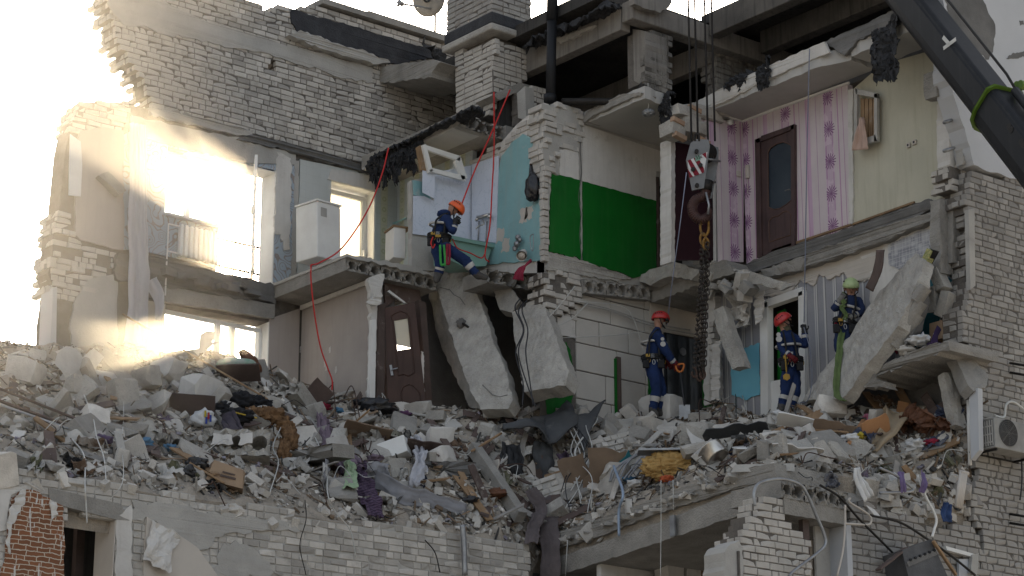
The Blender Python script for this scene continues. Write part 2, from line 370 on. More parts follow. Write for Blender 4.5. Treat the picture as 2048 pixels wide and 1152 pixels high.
# draped or hanging cloth: a strip along a path
def cloth(name, path, width, wdir, mt, parent=None, folds=3, amp=.05, seed=1, nu=None, nv=14, taper=None, thick=.006, k=8, rough=.02, shag=0.0):
    P = spline(path, k); rnd = random.Random(seed); ph = rnd.uniform(0, 6); v = []; f = []; n = len(P)
    wd0 = Vector(wdir).normalized()
    for i, p in enumerate(P):
        t = (P[min(i+1,n-1)]-P[max(i-1,0)]).normalized(); wd = (wd0-t*wd0.dot(t)).normalized(); nr = wd.cross(t)
        wi = width if not taper else width*(taper[0]+(taper[1]-taper[0])*i/(n-1))
        for j in range(nv+1):
            s = j/nv-.5; q = p + wd*(s*wi*(1-.04*math.sin(i*.7)))
            q += nr*(amp*(.3*math.sin(s*folds*2*math.pi+ph+.5*math.sin(i*.4))+1.5*noise.noise(Vector((s*folds*1.9+ph, i/n*1.6, seed*1.3)))))
            q += nr*rough*(noise.noise(q*4+Vector((seed,0,0)))+1.6*(abs(noise.noise(q*7+Vector((seed,3,0))))-.25)+.8*(abs(noise.noise(q*15+Vector((seed,5,0))))-.25)) + wd*rough*noise.noise(q*5+Vector((0,seed,0)))
            if shag: q += Vector((rnd.uniform(-shag,shag), rnd.uniform(-shag,shag), rnd.uniform(-shag,shag)))
            if shag and (i in (0,n-1) or j in (0,nv)): q -= Vector((0,0,rnd.uniform(0,shag*4)))
            v.append(q)
    for i in range(n-1):
        for j in range(nv): a = i*(nv+1)+j; f.append((a,a+1,a+nv+2,a+nv+1))
    me = mesh(name, v, f, not shag); me.materials.append(mt); o = link(name, me, None, parent)
    s = o.modifiers.new('thickness', 'SOLIDIFY'); s.thickness = thick
    return o
# crumpled sheet (paper, felt, bag) around a centre
def crumple(name, M, sx, sy, mt, amp, seed, parent=None, n=12, thick=.004, cup=0.0, outline=.12):
    v = []; f = []
    for i in range(n+1):
        for j in range(n+1):
            x, y = (i/n-.5), (j/n-.5); e = 1+outline*noise.noise(Vector((x*4, y*4, seed*1.7)))
            z = amp*(noise.noise(Vector((x*2.4+seed, y*2.4, 0)))*1.4+.6*noise.noise(Vector((x*6+seed, y*6, 3))))+cup*(x*x+y*y)
            v.append((x*sx*e, y*sy*e, z))
    for i in range(n):
        for j in range(n): a = i*(n+1)+j; f.append((a,a+n+1,a+n+2,a+1))
    me = mesh(name, v, f, False); me.materials.append(mt); o = link(name, me, M, parent)
    s = o.modifiers.new('thickness', 'SOLIDIFY'); s.thickness = thick; return o
def blob(name, M, sx, sy, sz, mt, amp, seed, parent=None, sub=3, freq=3.0, flat=None):
    bm = bmesh.new(); bmesh.ops.create_icosphere(bm, subdivisions=sub, radius=.5)
    for v in bm.verts:
        p = v.co*freq*2+Vector((seed*2.3,0,0)); k = 1+amp*noise.noise(p)+amp*.5*noise.noise(p*2.6)
        v.co = Vector((v.co.x*sx*k, v.co.y*sy*k, v.co.z*sz*k))
        if flat is not None and v.co.z < flat*sz: v.co.z = flat*sz
    me = bpy.data.meshes.new(name); bm.to_mesh(me); bm.free(); me.polygons.foreach_set('use_smooth', [True]*len(me.polygons)); return link(name, me, M, parent, mt)
def wire(name, pts, r, mt, label, cat, group=None, parent=None, n=6, k=8):
    mb = MB(); mb.tube(spline(pts, k), r, n); o = mb.build(name, mt, parent, None, True)
    if label: tag(o, label, cat, group)
    return o
# ---------------------------------------------------------------- patterned wall coverings (flat print; local x along the wall, local z up)
def nodes(m): return m.node_tree.nodes, m.node_tree.links
class G:
    """tiny node-maths helper"""
    def __init__(s, m):
        s.N, s.L = nodes(m); s.tc = s.N.new('ShaderNodeTexCoord'); s.sx = s.N.new('ShaderNodeSeparateXYZ'); s.L.new(s.tc.outputs['Object'], s.sx.inputs[0])
        s.x, s.y, s.z = s.sx.outputs
    def m(s, op, a, b=None, c=None):
        n = s.N.new('ShaderNodeMath'); n.operation = op
        for i, q in enumerate((a, b, c)):
            if q is None: continue
            if isinstance(q, (int, float)): n.inputs[i].default_value = q
            else: s.L.new(q, n.inputs[i])
        return n.outputs[0]
    def band(s, v, lo, hi): return s.m('MULTIPLY', s.m('GREATER_THAN', v, lo), s.m('LESS_THAN', v, hi))
    def mixc(s, fac, c, under):
        n = s.N.new('ShaderNodeMix'); n.data_type = 'RGBA'
        if isinstance(fac, (int, float)): n.inputs[0].default_value = fac
        else: s.L.new(fac, n.inputs[0])
        s.L.new(under, n.inputs[6])
        if isinstance(c, tuple): n.inputs[7].default_value = (*c, 1)
        else: s.L.new(c, n.inputs[7])
        return n.outputs[2]
    def noise(s, sc, dim=3):
        n = s.N.new('ShaderNodeTexNoise'); n.inputs['Scale'].default_value = sc; n.inputs['Detail'].default_value = 5; s.L.new(s.tc.outputs['Object'], n.inputs['Vector']); return n.outputs['Fac']
def pattern(m, fn):
    g = G(m); b = g.N['Principled BSDF']; src = b.inputs['Base Color'].links[0].from_socket; g.L.new(fn(g, src), b.inputs['Base Color']); return m
def pink(g, src):
    P = .98; u = g.m('MULTIPLY', g.m('FRACT', g.m('DIVIDE', g.m('ADD', g.x, 10.03), P)), P)
    c = src
    for lo, hi, col, a in ((.0,.2,(.44,.28,.43),.5), (.02,.035,(.3,.1,.29),.8), (.17,.18,(.3,.1,.29),.8), (.30,.33,(.42,.2,.38),.6), (.31,.315,(.2,.05,.18),.8), (.42,.43,(.3,.09,.26),.8), (.56,.66,(.47,.27,.45),.6), (.58,.585,(.25,.07,.22),.8), (.8,.812,(.28,.1,.28),.6)):
        c = g.mixc(g.m('MULTIPLY', g.band(u, lo, hi), a), col, c)
    # frayed pale brush marks across the wide band
    fz = g.m('MULTIPLY', g.band(u, .0, .2), g.m('GREATER_THAN', g.noise(6), .55)); c = g.mixc(g.m('MULTIPLY', fz, .55), (.62,.5,.58), c)
    # burst flowers on the wide band
    zz = g.m('SUBTRACT', g.m('MULTIPLY', g.m('FRACT', g.m('DIVIDE', g.m('ADD', g.z, 10.2), .56)), .56), .28); uu = g.m('SUBTRACT', u, .1)
    r = g.m('SQRT', g.m('ADD', g.m('MULTIPLY', uu, uu), g.m('MULTIPLY', zz, zz))); an = g.m('ARCTAN2', zz, uu)
    petal = g.m('GREATER_THAN', g.m('SINE', g.m('MULTIPLY', an, 15)), g.m('SUBTRACT', g.m('MULTIPLY', r, 14), 1.25))
    fl = g.m('MULTIPLY', petal, g.m('LESS_THAN', r, .14)); c = g.mixc(g.m('MULTIPLY', fl, .85), (.13,.035,.14), c)
    return c
m_pink = pattern(mat('pink_striped_wallpaper', (.58,.51,.53), (.5,.44,.46), 1.2, .1, 60, .8, stain=[((.36,.31,.32), 1.6, .6, .5), ((.3,.27,.26), 6, .67, .5)], streak=((.4,.32,.35), .4)), pink)
def floral(g, src):
    n = g.N.new('ShaderNodeTexVoronoi'); n.feature = 'SMOOTH_F1'; n.inputs['Scale'].default_value = 4.2; g.L.new(g.tc.outputs['Object'], n.inputs['Vector'])
    w = g.m('SINE', g.m('ADD', g.m('MULTIPLY', n.outputs['Distance'], 46), g.m('MULTIPLY', g.noise(3.5), 14)))
    return g.mixc(g.m('MULTIPLY', g.m('GREATER_THAN', w, .72), .75), (.25,.19,.15), src)
m_floral = pattern(mat('blue_floral_wallpaper', (.36,.42,.48), (.32,.37,.43), 2, .06, 60, .8), floral)
def grid(g, src, pw, ph, col, lw=.006, amt=.8):
    u = g.m('MULTIPLY', g.m('FRACT', g.m('DIVIDE', g.m('ADD', g.x, 20), pw)), pw); v = g.m('MULTIPLY', g.m('FRACT', g.m('DIVIDE', g.m('ADD', g.z, 20), ph)), ph)
    e = g.m('MAXIMUM', g.m('LESS_THAN', u, lw), g.m('LESS_THAN', v, lw)); return g.mixc(g.m('MULTIPLY', e, amt), col, src)
def decor(g, src):
    c = src; u = g.m('MULTIPLY', g.m('FRACT', g.m('DIVIDE', g.m('ADD', g.x, 20.0), .45)), .45); on = g.band(u, 0, .15)
    c = g.mixc(g.m('MULTIPLY', on, .7), (.46,.47,.33), c)
    v = g.m('SUBTRACT', g.m('MULTIPLY', g.m('FRACT', g.m('DIVIDE', g.m('ADD', g.z, 20), .2)), .2), .1); uu = g.m('SUBTRACT', u, .075)
    r = g.m('SQRT', g.m('ADD', g.m('MULTIPLY', uu, uu), g.m('MULTIPLY', v, v)))
    c = g.mixc(g.m('MULTIPLY', g.band(r, .02, .05), .6), (.28,.32,.2), c)
    return grid(g, c, .15, .2, (.33,.36,.37))
m_tile = pattern(mat('pale_wall_tiles', (.5,.52,.51), (.45,.47,.46), 2, .03, 30, .45), lambda g, s: grid(g, s, .15, .15, (.38,.39,.38), .005, .5))
m_tiledec = pattern(mat('kitchen_decor_tiles', (.42,.47,.49), (.38,.43,.45), 2, .03, 30, .4), decor)
def marble(g, src):
    w = g.m('ABSOLUTE', g.m('SUBTRACT', g.noise(5), .5)); c = g.mixc(g.m('MULTIPLY', g.m('LESS_THAN', w, .012), .5), (.4,.46,.56), src)
    return grid(g, c, .3, .25, (.5,.53,.58), .005, .5)
m_marble = pattern(mat('marbled_wall_panel', (.6,.64,.73), (.55,.59,.69), 1.5, .02, 30, .45), marble)
def mosaic(g, src):
    n = g.N.new('ShaderNodeTexVoronoi'); n.distance = 'CHEBYCHEV'; n.inputs['Scale'].default_value = 14; n.inputs['Randomness'].default_value = 0; g.L.new(g.tc.outputs['Object'], n.inputs['Vector'])
    s_ = g.N.new('ShaderNodeSeparateColor'); g.L.new(n.outputs['Color'], s_.inputs[0]); c = g.mixc(g.m('MULTIPLY', s_.outputs[0], .8), (.18,.18,.21), src)
    return grid(g, c, .0714, .0714, (.55,.55,.54), .006, .8)
m_mosaic = pattern(mat('grey_mosaic_tiles', (.5,.5,.52), None, 3, .02, 30, .5), mosaic)
def fauxstone(g, src):
    b = g.N.new('ShaderNodeTexBrick'); b.inputs['Scale'].default_value = 1; b.inputs['Brick Width'].default_value = .17; b.inputs['Row Height'].default_value = .062; b.inputs['Mortar Size'].default_value = .006; b.offset = .37; b.squash = 1.45; b.squash_frequency = 3
    b.inputs['Color1'].default_value = (.24,.1,.05,1); b.inputs['Color2'].default_value = (.17,.075,.04,1); b.inputs['Mortar'].default_value = (.5,.44,.36,1)
    mp = g.N.new('ShaderNodeCombineXYZ'); wob = g.m('MULTIPLY', g.m('SUBTRACT', g.noise(7), .5), .07); g.L.new(g.m('ADD', g.x, wob), mp.inputs[0]); g.L.new(g.m('ADD', g.z, wob), mp.inputs[1]); g.L.new(mp.outputs[0], b.inputs['Vector'])
    c = g.mixc(1.0, b.outputs['Color'], src)
    sc = g.N.new('ShaderNodeMapping'); sc.inputs['Scale'].default_value = (16,16,2.2); g.L.new(g.tc.outputs['Object'], sc.inputs[0]); nn = g.N.new('ShaderNodeTexNoise'); nn.inputs['Scale'].default_value = 1.5; nn.inputs['Detail'].default_value = 4; g.L.new(sc.outputs[0], nn.inputs['Vector'])
    return g.mixc(g.m('GREATER_THAN', nn.outputs['Fac'], .63), (.55,.53,.5), c)
m_faux = pattern(mat('stone_print_wallpaper', (.3,.2,.15), None, 3, .1, 40, .85), fauxstone)
def gstripe(g, src):
    u = g.m('FRACT', g.m('DIVIDE', g.m('ADD', g.x, 20.0), .42)); c = src
    for lo, hi, col in ((.0,.08,(.55,.54,.52)), (.1,.13,(.12,.12,.13)), (.5,.56,(.52,.51,.49)), (.6,.66,(.56,.55,.53)), (.68,.7,(.14,.14,.15))): c = g.mixc(g.m('MULTIPLY', g.band(u, lo, hi), .8), col, c)
    return c
m_gstripe = pattern(mat('grey_striped_wallpaper', (.3,.3,.32), (.26,.26,.28), 3, .05, 40, .85, fine=.15), gstripe)

# ---------------------------------------------------------------- setting
YR, XT, XP, YP, YF = 4.34, -.77, 2.1, -1.8, -6.75
gnd = MB(); gnd.add([(-900,-900,-13.6),(900,-900,-13.6),(900,900,-13.6),(-900,900,-13.6)], [(0,1,2,3)])
m_ground = mat('dusty_asphalt', (.24,.22,.19), (.16,.15,.135), .5, .3, 20, .95)
g_ = gnd.build('ground', m_ground); tag(g_, 'dusty asphalt ground in front of the ruined block', 'ground', kind='structure')

# --- attic wall at the rear
F = fA(YR)
aw = thing('attic_wall', (-3, YR, 2.6), 'tall white brick attic wall under the black bitumen band and coping', 'wall')
left = PP(F, [(208,-60),(216,0),(226,40),(238,80),(256,118),(284,150),(298,196),(312,218)])
outline = left + PP(F, [(500,268),(620,296),(738,332)]) + [(-.6,2.66),(.9,2.7),(.9,5.2),(.35,5.5),(-2.55,5.53)] + PP(F, [(640,6),(582,20),(566,4),(540,20),(520,12),(498,2),(470,-10),(430,-30)])
niche = PP(F, [(537,118),(556,124),(556,142),(538,138)])
brickwork(aw, F, [outline, niche], .42, m_brick, 300, 3, .05, 'l', plong=.6)
band = PP(F, [(214,6),(240,-20),(330,4),(398,38),(470,58),(548,84),(600,98),(660,112),(744,136),(744,166),(690,158),(640,140),(575,122),(520,104),(450,96),(390,78),(330,70),(288,52),(246,50)])
prism('mortar_band', F, rag(band, .15, .03), -.022, .02, m_plastg, aw, jit=.006)
bit = PP(F, [(581,20),(700,52),(800,82),(862,100),(884,112),(800,128),(770,128),(756,114),(716,106),(688,100),(640,88),(607,75),(592,62),(582,46)])
prism('bitumen_band', F, rag(bit, .1, .02), -.03, .01, m_tarb, aw, jit=.006)
led = PP(F, [(570,74),(590,66),(612,74),(690,100),(720,106),(772,129),(746,133),(700,122),(640,104),(604,92)])
prism('cornice', F, rag(led, .1, .03), -.16, .0, m_plastg, aw, jit=.02)
cp = [loc(F, 640, -8)[0], .42]
prism('coping', F, [(cp[0],5.535),(cp[1],5.535),(cp[1],5.66),(-1.5,5.675),(-1.5,5.64),(cp[0],5.65)], -.09, .5, m_conc, aw)
sm = PP(F, [(500,270),(560,284),(640,305),(740,338),(742,352),(640,325),(560,300),(470,280)])
prism('broken_slab_seat', F, rag(sm, .1, .03), -.06, .25, m_concd, aw, jit=.03)
sm2 = PP(F, [(300,214),(400,236),(505,262),(500,276),(400,256),(300,232)])
prism('broken_slab_seat', F, rag(sm2, .1, .03), -.05, .25, m_plastg, aw, jit=.03)
# black felt on the corner by the chimney
o = crumple('torn_felt', Matrix.Translation(HY(880,118,3.9)) @ Matrix.Rotation(.9,4,'X') @ Matrix.Rotation(.4,4,'Y'), .9, .55, m_tar, .16, 4); tag(o, 'torn black roofing felt between attic coping and chimney', 'roofing felt')

# --- broken roof slab sticking out of the attic wall
Fb = fB(-1.15)
rs = prism('roof_slab', Fb, rag(PP(Fb, [(746,134),(800,128),(868,119),(882,124),(866,140),(862,154),(835,158),(800,163),(770,166),(746,166)]), .12, .02), 0, 1.1, m_conc, None, jit=.01)
tag(rs, 'snapped roof slab stub sticking out of the attic wall', 'slab')

# --- main roof, beams and pillar over the burnt attic
m_beamd = mat('sooted_beam', (.13,.12,.108), (.07,.066,.062), 1.2, .3, 40, .92, fine=.12, streak=((.03,.03,.03), .6))
rf = thing('roof_deck', (2, 1.5, 4.6), 'sooty black roof deck spanning the burnt open attic', 'roof')
mb = MB(); mb.box((-.35,-.9,4.5),(5.5,4.3,4.72)); mb.box((2.05,-6.6,4.62),(6,-.9,4.8)); mb.build('deck', m_burnt_unlit, rf)
for i, xx in enumerate((0.0, 2.3)):
    mb = MB(); mb.box((xx-.0,-1.05,3.95 if i == 0 else 3.98),(xx+.22,1.9 if i == 0 else 4.3,4.42)); bevel(mb.build('roof_beam', m_beam, rf), .015)
mb = MB(); mb.box((-.0,-1.36,4.06),(3.9,-1.08,4.42)); o = bevel(mb.build('cross_beam', m_beam, rf), .02)
for xx in (1.75, 3.0, 4.4):
    mb = MB(); mb.box((xx,-6.5,4.18),(xx+.24,-1.4,4.6)); bevel(mb.build('roof_beam', m_beamd, rf), .015)
# roofing felt running along the roof edge
path = [HX(1068,96,-.05), HX(1120,70,-.05), HX(1180,44,-.05), HX(1240,12,-.05)]
o = cloth('roof_felt', path, .6, (1,0,.1), m_tar, rf, 3, .04, 5, nv=16, thick=.03, rough=.05, k=12, shag=.03)
Fp = fA(YR+.0)
mb = MB(); mb.box((.92,4.3,2.7),(6,4.5,4.7)); mb.build('attic_back_wall', m_burnt_unlit, rf)
mb = MB(); mb.box((5.6,-6.4,2.8),(5.8,4.3,4.7)); mb.build('attic_end_wall', m_burnt_unlit, rf)
# plaster edge below the roof deck
fl = prism('edge_plaster', fB(-.06), rag(PP(fB(-.06), [(1112,76),(1145,66),(1190,50),(1178,60),(1120,88)]), .06, .02), 0, .25, m_concl, rf)
pl = thing('attic_pillar', (.4, -1.2, 3.0), 'pale brick pillar hanging under the roof beam with broken foot', 'pillar')
A1 = fA(-1.3); pol = PP(A1, [(1290,62),(1340,70),(1340,182),(1322,190),(1290,172)])
brickwork(pl, A1, [pol], .1, m_brick_soot, 80, 5, .015, '', core=True, plong=.5)
B1 = fB(loc(A1,1290,120)[0]); pol2 = PP(B1, [(1265,58),(1290,62),(1290,172),(1268,162)])
prism('render_coat', B1, rag(pol2, .08, .01), 0, .5, m_beam, pl)
mb = MB(); x0 = loc(A1,1291,120)[0]; x1 = loc(A1,1338,120)[0]; zt = loc(A1,1315,66)[1]; zb_ = loc(A1,1315,176)[1]; mb.box((x0,-1.2,zb_+.05),(x1,-.85,zt)); mb.build('pillar_core', m_mortar, pl)
# top-right white plaster flap beside the beam end
o = prism('plaster_flap', fA(-1.5), rag(PP(fA(-1.5), [(1262,-30),(1352,-30),(1340,12),(1320,26),(1300,20),(1268,8)]), .07, .02), 0, .12, m_beam); tag(o, 'stained masonry stub standing on the projecting roof beam end', 'masonry')
# attic partition brick behind the hook ropes
ap = thing('attic_partition', (2.6,-1.1,2.85), 'soot streaked low brick partition under the roof cross beam', 'wall')
A2 = fA(-1.15); brickwork(ap, A2, [PP(A2, [(1432,110),(1460,92),(1580,128),(1590,150),(1540,160),(1432,200)])], .2, m_brick_soot, 120, 6, .03, 'l')

# --- chimney
ch = thing('chimney', (-.4, 2.0, 2.8), 'white brick chimney shaft with black bitumen collar', 'chimney')
FB, FA2 = fB(-.77), fA(1.48)
brickwork(ch, FB, [PP(FB, [(909,108),(986,78),(986,196),(972,236),(912,234)])], .12, m_brick, 200, 8, .0, '', core=True, plong=.85)
brickwork(ch, FA2, [PP(FA2, [(986,78),(1050,92),(1050,164),(988,192)])], .12, m_brick, 200, 9, .0, '', core=True, plong=.8)
mb = MB(); mb.box((-.66,1.6,3.0),(-.15,2.5,6.2)); mb.build('shaft_core', m_mortar, ch)
z1 = loc(FB,986,66)[1]
mb = MB(); mb.box((-.92,1.33,z1),(.1,2.78,z1+.13)); bevel(mb.build('ledge', m_concl, ch), .03, 2)
mb = MB(); mb.box((-.89,1.36,z1+.13),(.07,2.75,z1+.36)); bevel(mb.build('bitumen_collar', m_tarb, ch), .03, 2)
FB2, FA3 = fB(-.86), fA(1.39)
brickwork(ch, FB2, [[(-2.72,z1+.36),(-1.39,z1+.36),(-1.39,z1+1.5),(-2.72,z1+1.5)]], .12, m_brick_dark, 80, 10, .0, '', z0=.03, plong=.8)
brickwork(ch, FA3, [[(-.86,z1+.36),(.05,z1+.36),(.05,z1+1.5),(-.86,z1+1.5)]], .12, m_brick_dark, 80, 12, .0, '', z0=.03, plong=.8)
# lintel and brick stub right of the chimney foot
ls = prism('broken_lintel', fA(1.3), rag(PP(fA(1.3), [(986,190),(1040,165),(1092,178),(1090,186),(1045,178),(1000,200)]), .06, .01), 0, .5, m_conc); tag(ls, 'short concrete lintel over the black hole at the chimney foot', 'lintel')
st = thing('brick_stub', (0,.9,2.7), 'small brick stub between chimney foot and black drainpipe', 'wall')
A3 = fA(1.0); brickwork(st, A3, [PP(A3, [(1050,172),(1092,182),(1092,228),(1052,240)])], .4, m_brick, 60, 14, .01, ''); prism('render_side', fB(loc(A3,1050,200)[0]-.005), PP(fB(loc(A3,1050,200)[0]-.005), [(1034,186),(1050,172),(1052,240),(1036,236)]), 0, .2, m_plastg, st)
mb = MB(); mb.box((-.6,1.5,2.8),(1.2,1.62,3.4)); o = mb.build('flue_back', m_burnt_unlit, ch)

# --- black drainpipe and its fallen bend
dp = thing('drainpipe', HY(1100,205,.2), 'upright black cast iron drainpipe rising past the attic', 'pipe')
Pp = lambda px, py: HY(px, py, .2)
mb = MB(); mb.tube([Pp(1101,205), Pp(1104,40)], .085, 14); mb.build('pipe', m_black, dp, None, True)
mb = MB(); mb.tube([Pp(1104,42), Pp(1106,-60)], .1, 14); mb.build('socket', m_black, dp, None, True)
mb = MB(); mb.tube([Pp(1100,190), Pp(1100,205)], .11, 14); mb.build('collar', m_black, dp, None, True)
mb = MB(); mb.tube(spline([HY(1125,203,.1), HY(1170,203,-.3), HY(1235,203,-.8), HY(1262,198,-1.1), HY(1278,186,-1.25), HY(1288,168,-1.35)], 8), .062, 12)
o = mb.build('waste_pipe', m_iron, None, None, True); tag(o, 'crusted grey waste pipe bending up to the hanging brick pillar', 'pipe')
# ---------------------------------------------------------------- rear wall of the two rooms on the left
F = fA(YR)
rw = thing('rear_wall', (-5, YR, -2.8), 'rear outer wall with torn wallpaper and window openings glowing with sun', 'wall')
win_u = PP(F, [(330,292),(500,333),(500,338),(556,330),(548,566),(490,560),(494,455),(331,438)])
wu = [(-5.6,.86),(-4.52,.86),(-4.52,.02),(-3.38,.02),(-3.38,2.13),(-5.6,2.08)]
kd = [(-2.2,.02),(-1.22,.02),(-1.22,2.2),(-2.2,2.2)]
wl = [(-5.5,-2.3),(-3.42,-2.3),(-3.42,-.66),(-5.5,-.72)]
outer = PP(F, [(255,206),(236,203),(168,203),(160,215),(148,238),(140,262),(132,300),(124,380),(120,420),(112,450),(108,480),(106,520),(97,545),(108,575),(98,640),(95,720)]) + [(-7.6,-4),(.12,-4),(.12,2.62)] + PP(F, [(738,336),(500,272),(312,222)])
# core of the wall, broken along its left end
core = prism('wall_core', F, outer, .02, .42, m_mortar, rw, holes=[wu, kd, wl, [(-1.15,-1.95),(-.05,-1.95),(-.05,-.45),(-1.15,-.45)]])
# exposed ragged bricks: left end and top, and under the floor line
strip = PP(F, [(254,206),(168,203),(158,215),(146,238),(138,262),(170,262),(185,300),(160,330),(206,330),(236,270),(254,250)])
strip2 = PP(F, [(120,420),(112,450),(108,480),(104,520),(97,545),(106,590),(130,612),(170,620),(200,560),(250,540),(252,505),(226,500),(170,492),(150,470),(140,425)])
strip3 = PP(F, [(212,440),(246,450),(250,500),(215,494)])
brickwork(rw, F, [strip], .42, m_brick, 120, 21, .05, 'l', core=False, rough=.02); brickwork(rw, F, [strip2], .42, m_brick, 140, 22, .05, 'l', core=False, rough=.03); brickwork(rw, F, [strip3], .1, m_brick, 40, 23, .02, '', core=False)
# plaster and paper on the inner face
prism('plaster', F, rag(PP(F, [(160,262),(205,255),(245,262),(246,500),(222,498),(160,480),(150,470),(146,330)]), .15, .02), -.025, .03, m_beige, rw)
prism('plaster_board', F, PP(F, [(137,270),(158,285),(161,330),(158,395),(134,392),(135,330)]), -.06, -.045, m_white, rw)
prism('wallpaper', F, rag(PP(F, [(246,270),(262,262),(262,500),(246,500)]), .15, .01), -.015, .03, m_floral, rw)
room_l = [(-6.42,.12)] + [(-5.6-.02,.12),(-4.5,.12),(-4.52,.86),(-5.6,.86),(-5.6,2.08),(-4.52,2.1),(-3.38,2.13)] + PP(F, [(585,330),(500,300),(320,262),(262,250)])
prism('wallpaper', F, room_l, -.012, .03, m_floral, rw)
prism('wallpaper', F, rag([(-3.37,.0),(-2.98,.0),(-2.98,2.36),(-3.37,2.3)], .15, .01), -.014, .03, m_floral, rw)
prism('torn_plaster', F, rag(PP(F, [(552,305),(580,318),(578,500),(566,502),(560,470),(546,468),(548,400),(552,360)]), .08, .03), -.035, .0, m_plast, rw)
prism('lintel_plaster', F, rag(PP(F, [(262,232),(400,262),(500,282),(590,308),(588,330),(556,328),(500,328),(330,288),(262,270)]), .15, .02), -.03, .03, m_plastg, rw)
prism('pipe_chase', F, rag([(-3.0,.15),(-2.9,.15),(-2.9,2.42),(-3.0,2.42)], .1, .02), -.02, .03, m_plastg, rw)
prism('tiles', F, rag([(-2.88,.1),(-2.2,.1),(-2.2,2.2),(-1.22,2.2),(-1.22,2.52),(-2.88,2.45)], .3, .006), -.02, .03, m_tile, rw)
prism('tiles', F, [(-1.21,.0),(-.74,.0),(-.74,2.55),(-1.21,2.5)], -.022, .03, m_tiledec, rw)
prism('door_lintel', F, rag([(-2.3,2.2),(-1.2,2.2),(-1.2,2.5),(-2.2,2.42)], .12, .015), -.035, .0, m_plast, rw)
# white reveals
def reveal(x, z0, z1, side, mt=m_white):
    mb = MB(); mb.box((x-.012,-.01,z0),(x+.012,.42,z1)); mb.build('reveal', mt, rw, F)
reveal(-3.385,.0,2.13,1); reveal(-1.225,.0,2.2,1); reveal(-3.425,-2.3,-.66,1); reveal(-5.595,.86,2.08,1)
mb = MB(); mb.box((-5.6,-.01,2.09),(-3.38,.42,2.1)); mb.build('reveal', m_white, rw, F); mb = MB(); mb.box((-2.2,-.01,2.19),(-1.22,.42,2.2)); mb.build('reveal', m_white, rw, F)
# ring beam and lower lintel
prism('ring_beam', F, rag([(-5.95,-.46),(-3.36,-.34),(-3.36,-.6),(-5.55,-.7),(-5.95,-.7)], .2, .015), -.07, .05, m_conc, rw)
prism('floor_seat', F, rag([(-6.5,-.05),(-5.6,.06),(-4.5,.02),(-3.4,.0),(-3.36,-.34),(-5.95,-.46),(-6.5,-.5)], .12, .04), -.1, .05, m_concd, rw, jit=.03)
for i in range(9):
    v, f = chunk_geo(R.uniform(.15,.4), R.uniform(.15,.3), R.uniform(.08,.2), R); p = HY(330+i*22+R.uniform(-8,8), 545+i*4.5+R.uniform(-6,8), YR-.1)
    o = link('ledge_lump', mesh('ledge_lump', v, f), Matrix.Translation(p) @ Matrix.Rotation(R.uniform(0,6),4,'Z'), None, m_concd); tag(o, 'grey lump of broken floor on the ledge under the bright upper window', 'concrete lump', 'lumps on the window ledge')
# left return panels, lower storey
prism('plaster', F, rag(PP(F, [(146,610),(176,560),(232,548),(236,700),(140,700),(140,640)]), .15, .02), -.025, .03, m_plastg, rw)
prism('end_board', F, PP(F, [(100,578),(108,576),(106,720),(94,720)]), -.1, .3, m_facplast, rw)
prism('wallpaper', F, [(-5.95,-2.3),(-5.5,-2.3),(-5.5,-.72),(-5.95,-.72)], -.012, .03, m_cream, rw)
prism('plaster', F, [(-3.42,-2.6),(-2.8,-2.6),(-2.8,-.3),(-3.42,-.6)], -.015, .03, m_beige, rw)

# window frames
def frame_bar(mb, x0, x1, z0, z1, d0=.2, d1=.27): mb.box((x0,d0,z0),(x1,d1,z1))
m_glass = bpy.data.materials.new('window_glass'); m_glass.use_nodes = True
_n = m_glass.node_tree; _b = _n.nodes['Principled BSDF']; _b.inputs['Base Color'].default_value = (.9,.95,.95,1); _b.inputs['Roughness'].default_value = .05; _b.inputs['Alpha'].default_value = .12
wu_t = thing('upper_window', F @ Matrix.Translation((-5.0,.2,.86)), 'white three part window frame full of glaring sun over the radiator', 'window')
def win(t, xs, z0, z1, transom=None):
    mb = MB(); frame_bar(mb, xs[0], xs[-1], z0, z0+.07); frame_bar(mb, xs[0], xs[-1], z1-.07, z1); mb.build('frame', m_pvc, t, F)
    for x in xs:
        mb = MB(); mb.box((x-.045,.19,z0+.07),(x+.045,.28,z1-.07)); mb.build('mullion', m_pvc, t, F)
    for a, b in zip(xs[:-1], xs[1:]):
        mb = MB(); mb.box((a+.046,.23,z0+.071),(b-.046,.24,z1-.071)); mb.build('pane', m_glass, t, F)
win(wu_t, [-5.56,-5.02,-4.5], .87, 2.08); mb = MB(); mb.box((-5.62,-.12,.82),(-4.5,.25,.86)); mb.build('sill', m_white, wu_t, F)
wl_t = thing('lower_window', F @ Matrix.Translation((-4.5,.2,-2.2)), 'white window frame of the lower room with sun pouring over rubble', 'window')
win(wl_t, [-5.46,-4.32,-4.02,-3.45], -2.28, -.74)
bd = thing('balcony_door', HY(515,560,YR-.1), 'white glazed balcony door leaf standing open beside the upper window', 'door')
Md = F @ Matrix.Translation((-3.86,-.02,.02)) @ Matrix.Rotation(math.radians(-121),4,'Z')
mb = MB()
for a, b in (((0,0,0),(.09,.05,2.06)), ((.56,0,0),(.65,.05,2.06)), ((.09,0,0),(.56,.05,.1)), ((.09,0,1.97),(.56,.05,2.06)), ((.09,0,.7),(.56,.05,.8))): mb.box(a, b)
mb.build('stile', m_pvc, bd, Md); mb = MB(); mb.box((.09,.02,.1),(.56,.03,.7)); mb.build('panel', m_pvc, bd, Md); mb = MB(); mb.box((.09,.02,.8),(.56,.03,1.97)); mb.build('pane', m_glass, bd, Md)
mb = MB(); mb.box((.58,-.04,1.0),(.61,0,1.14)); mb.build('handle', m_pvc, bd, Md)
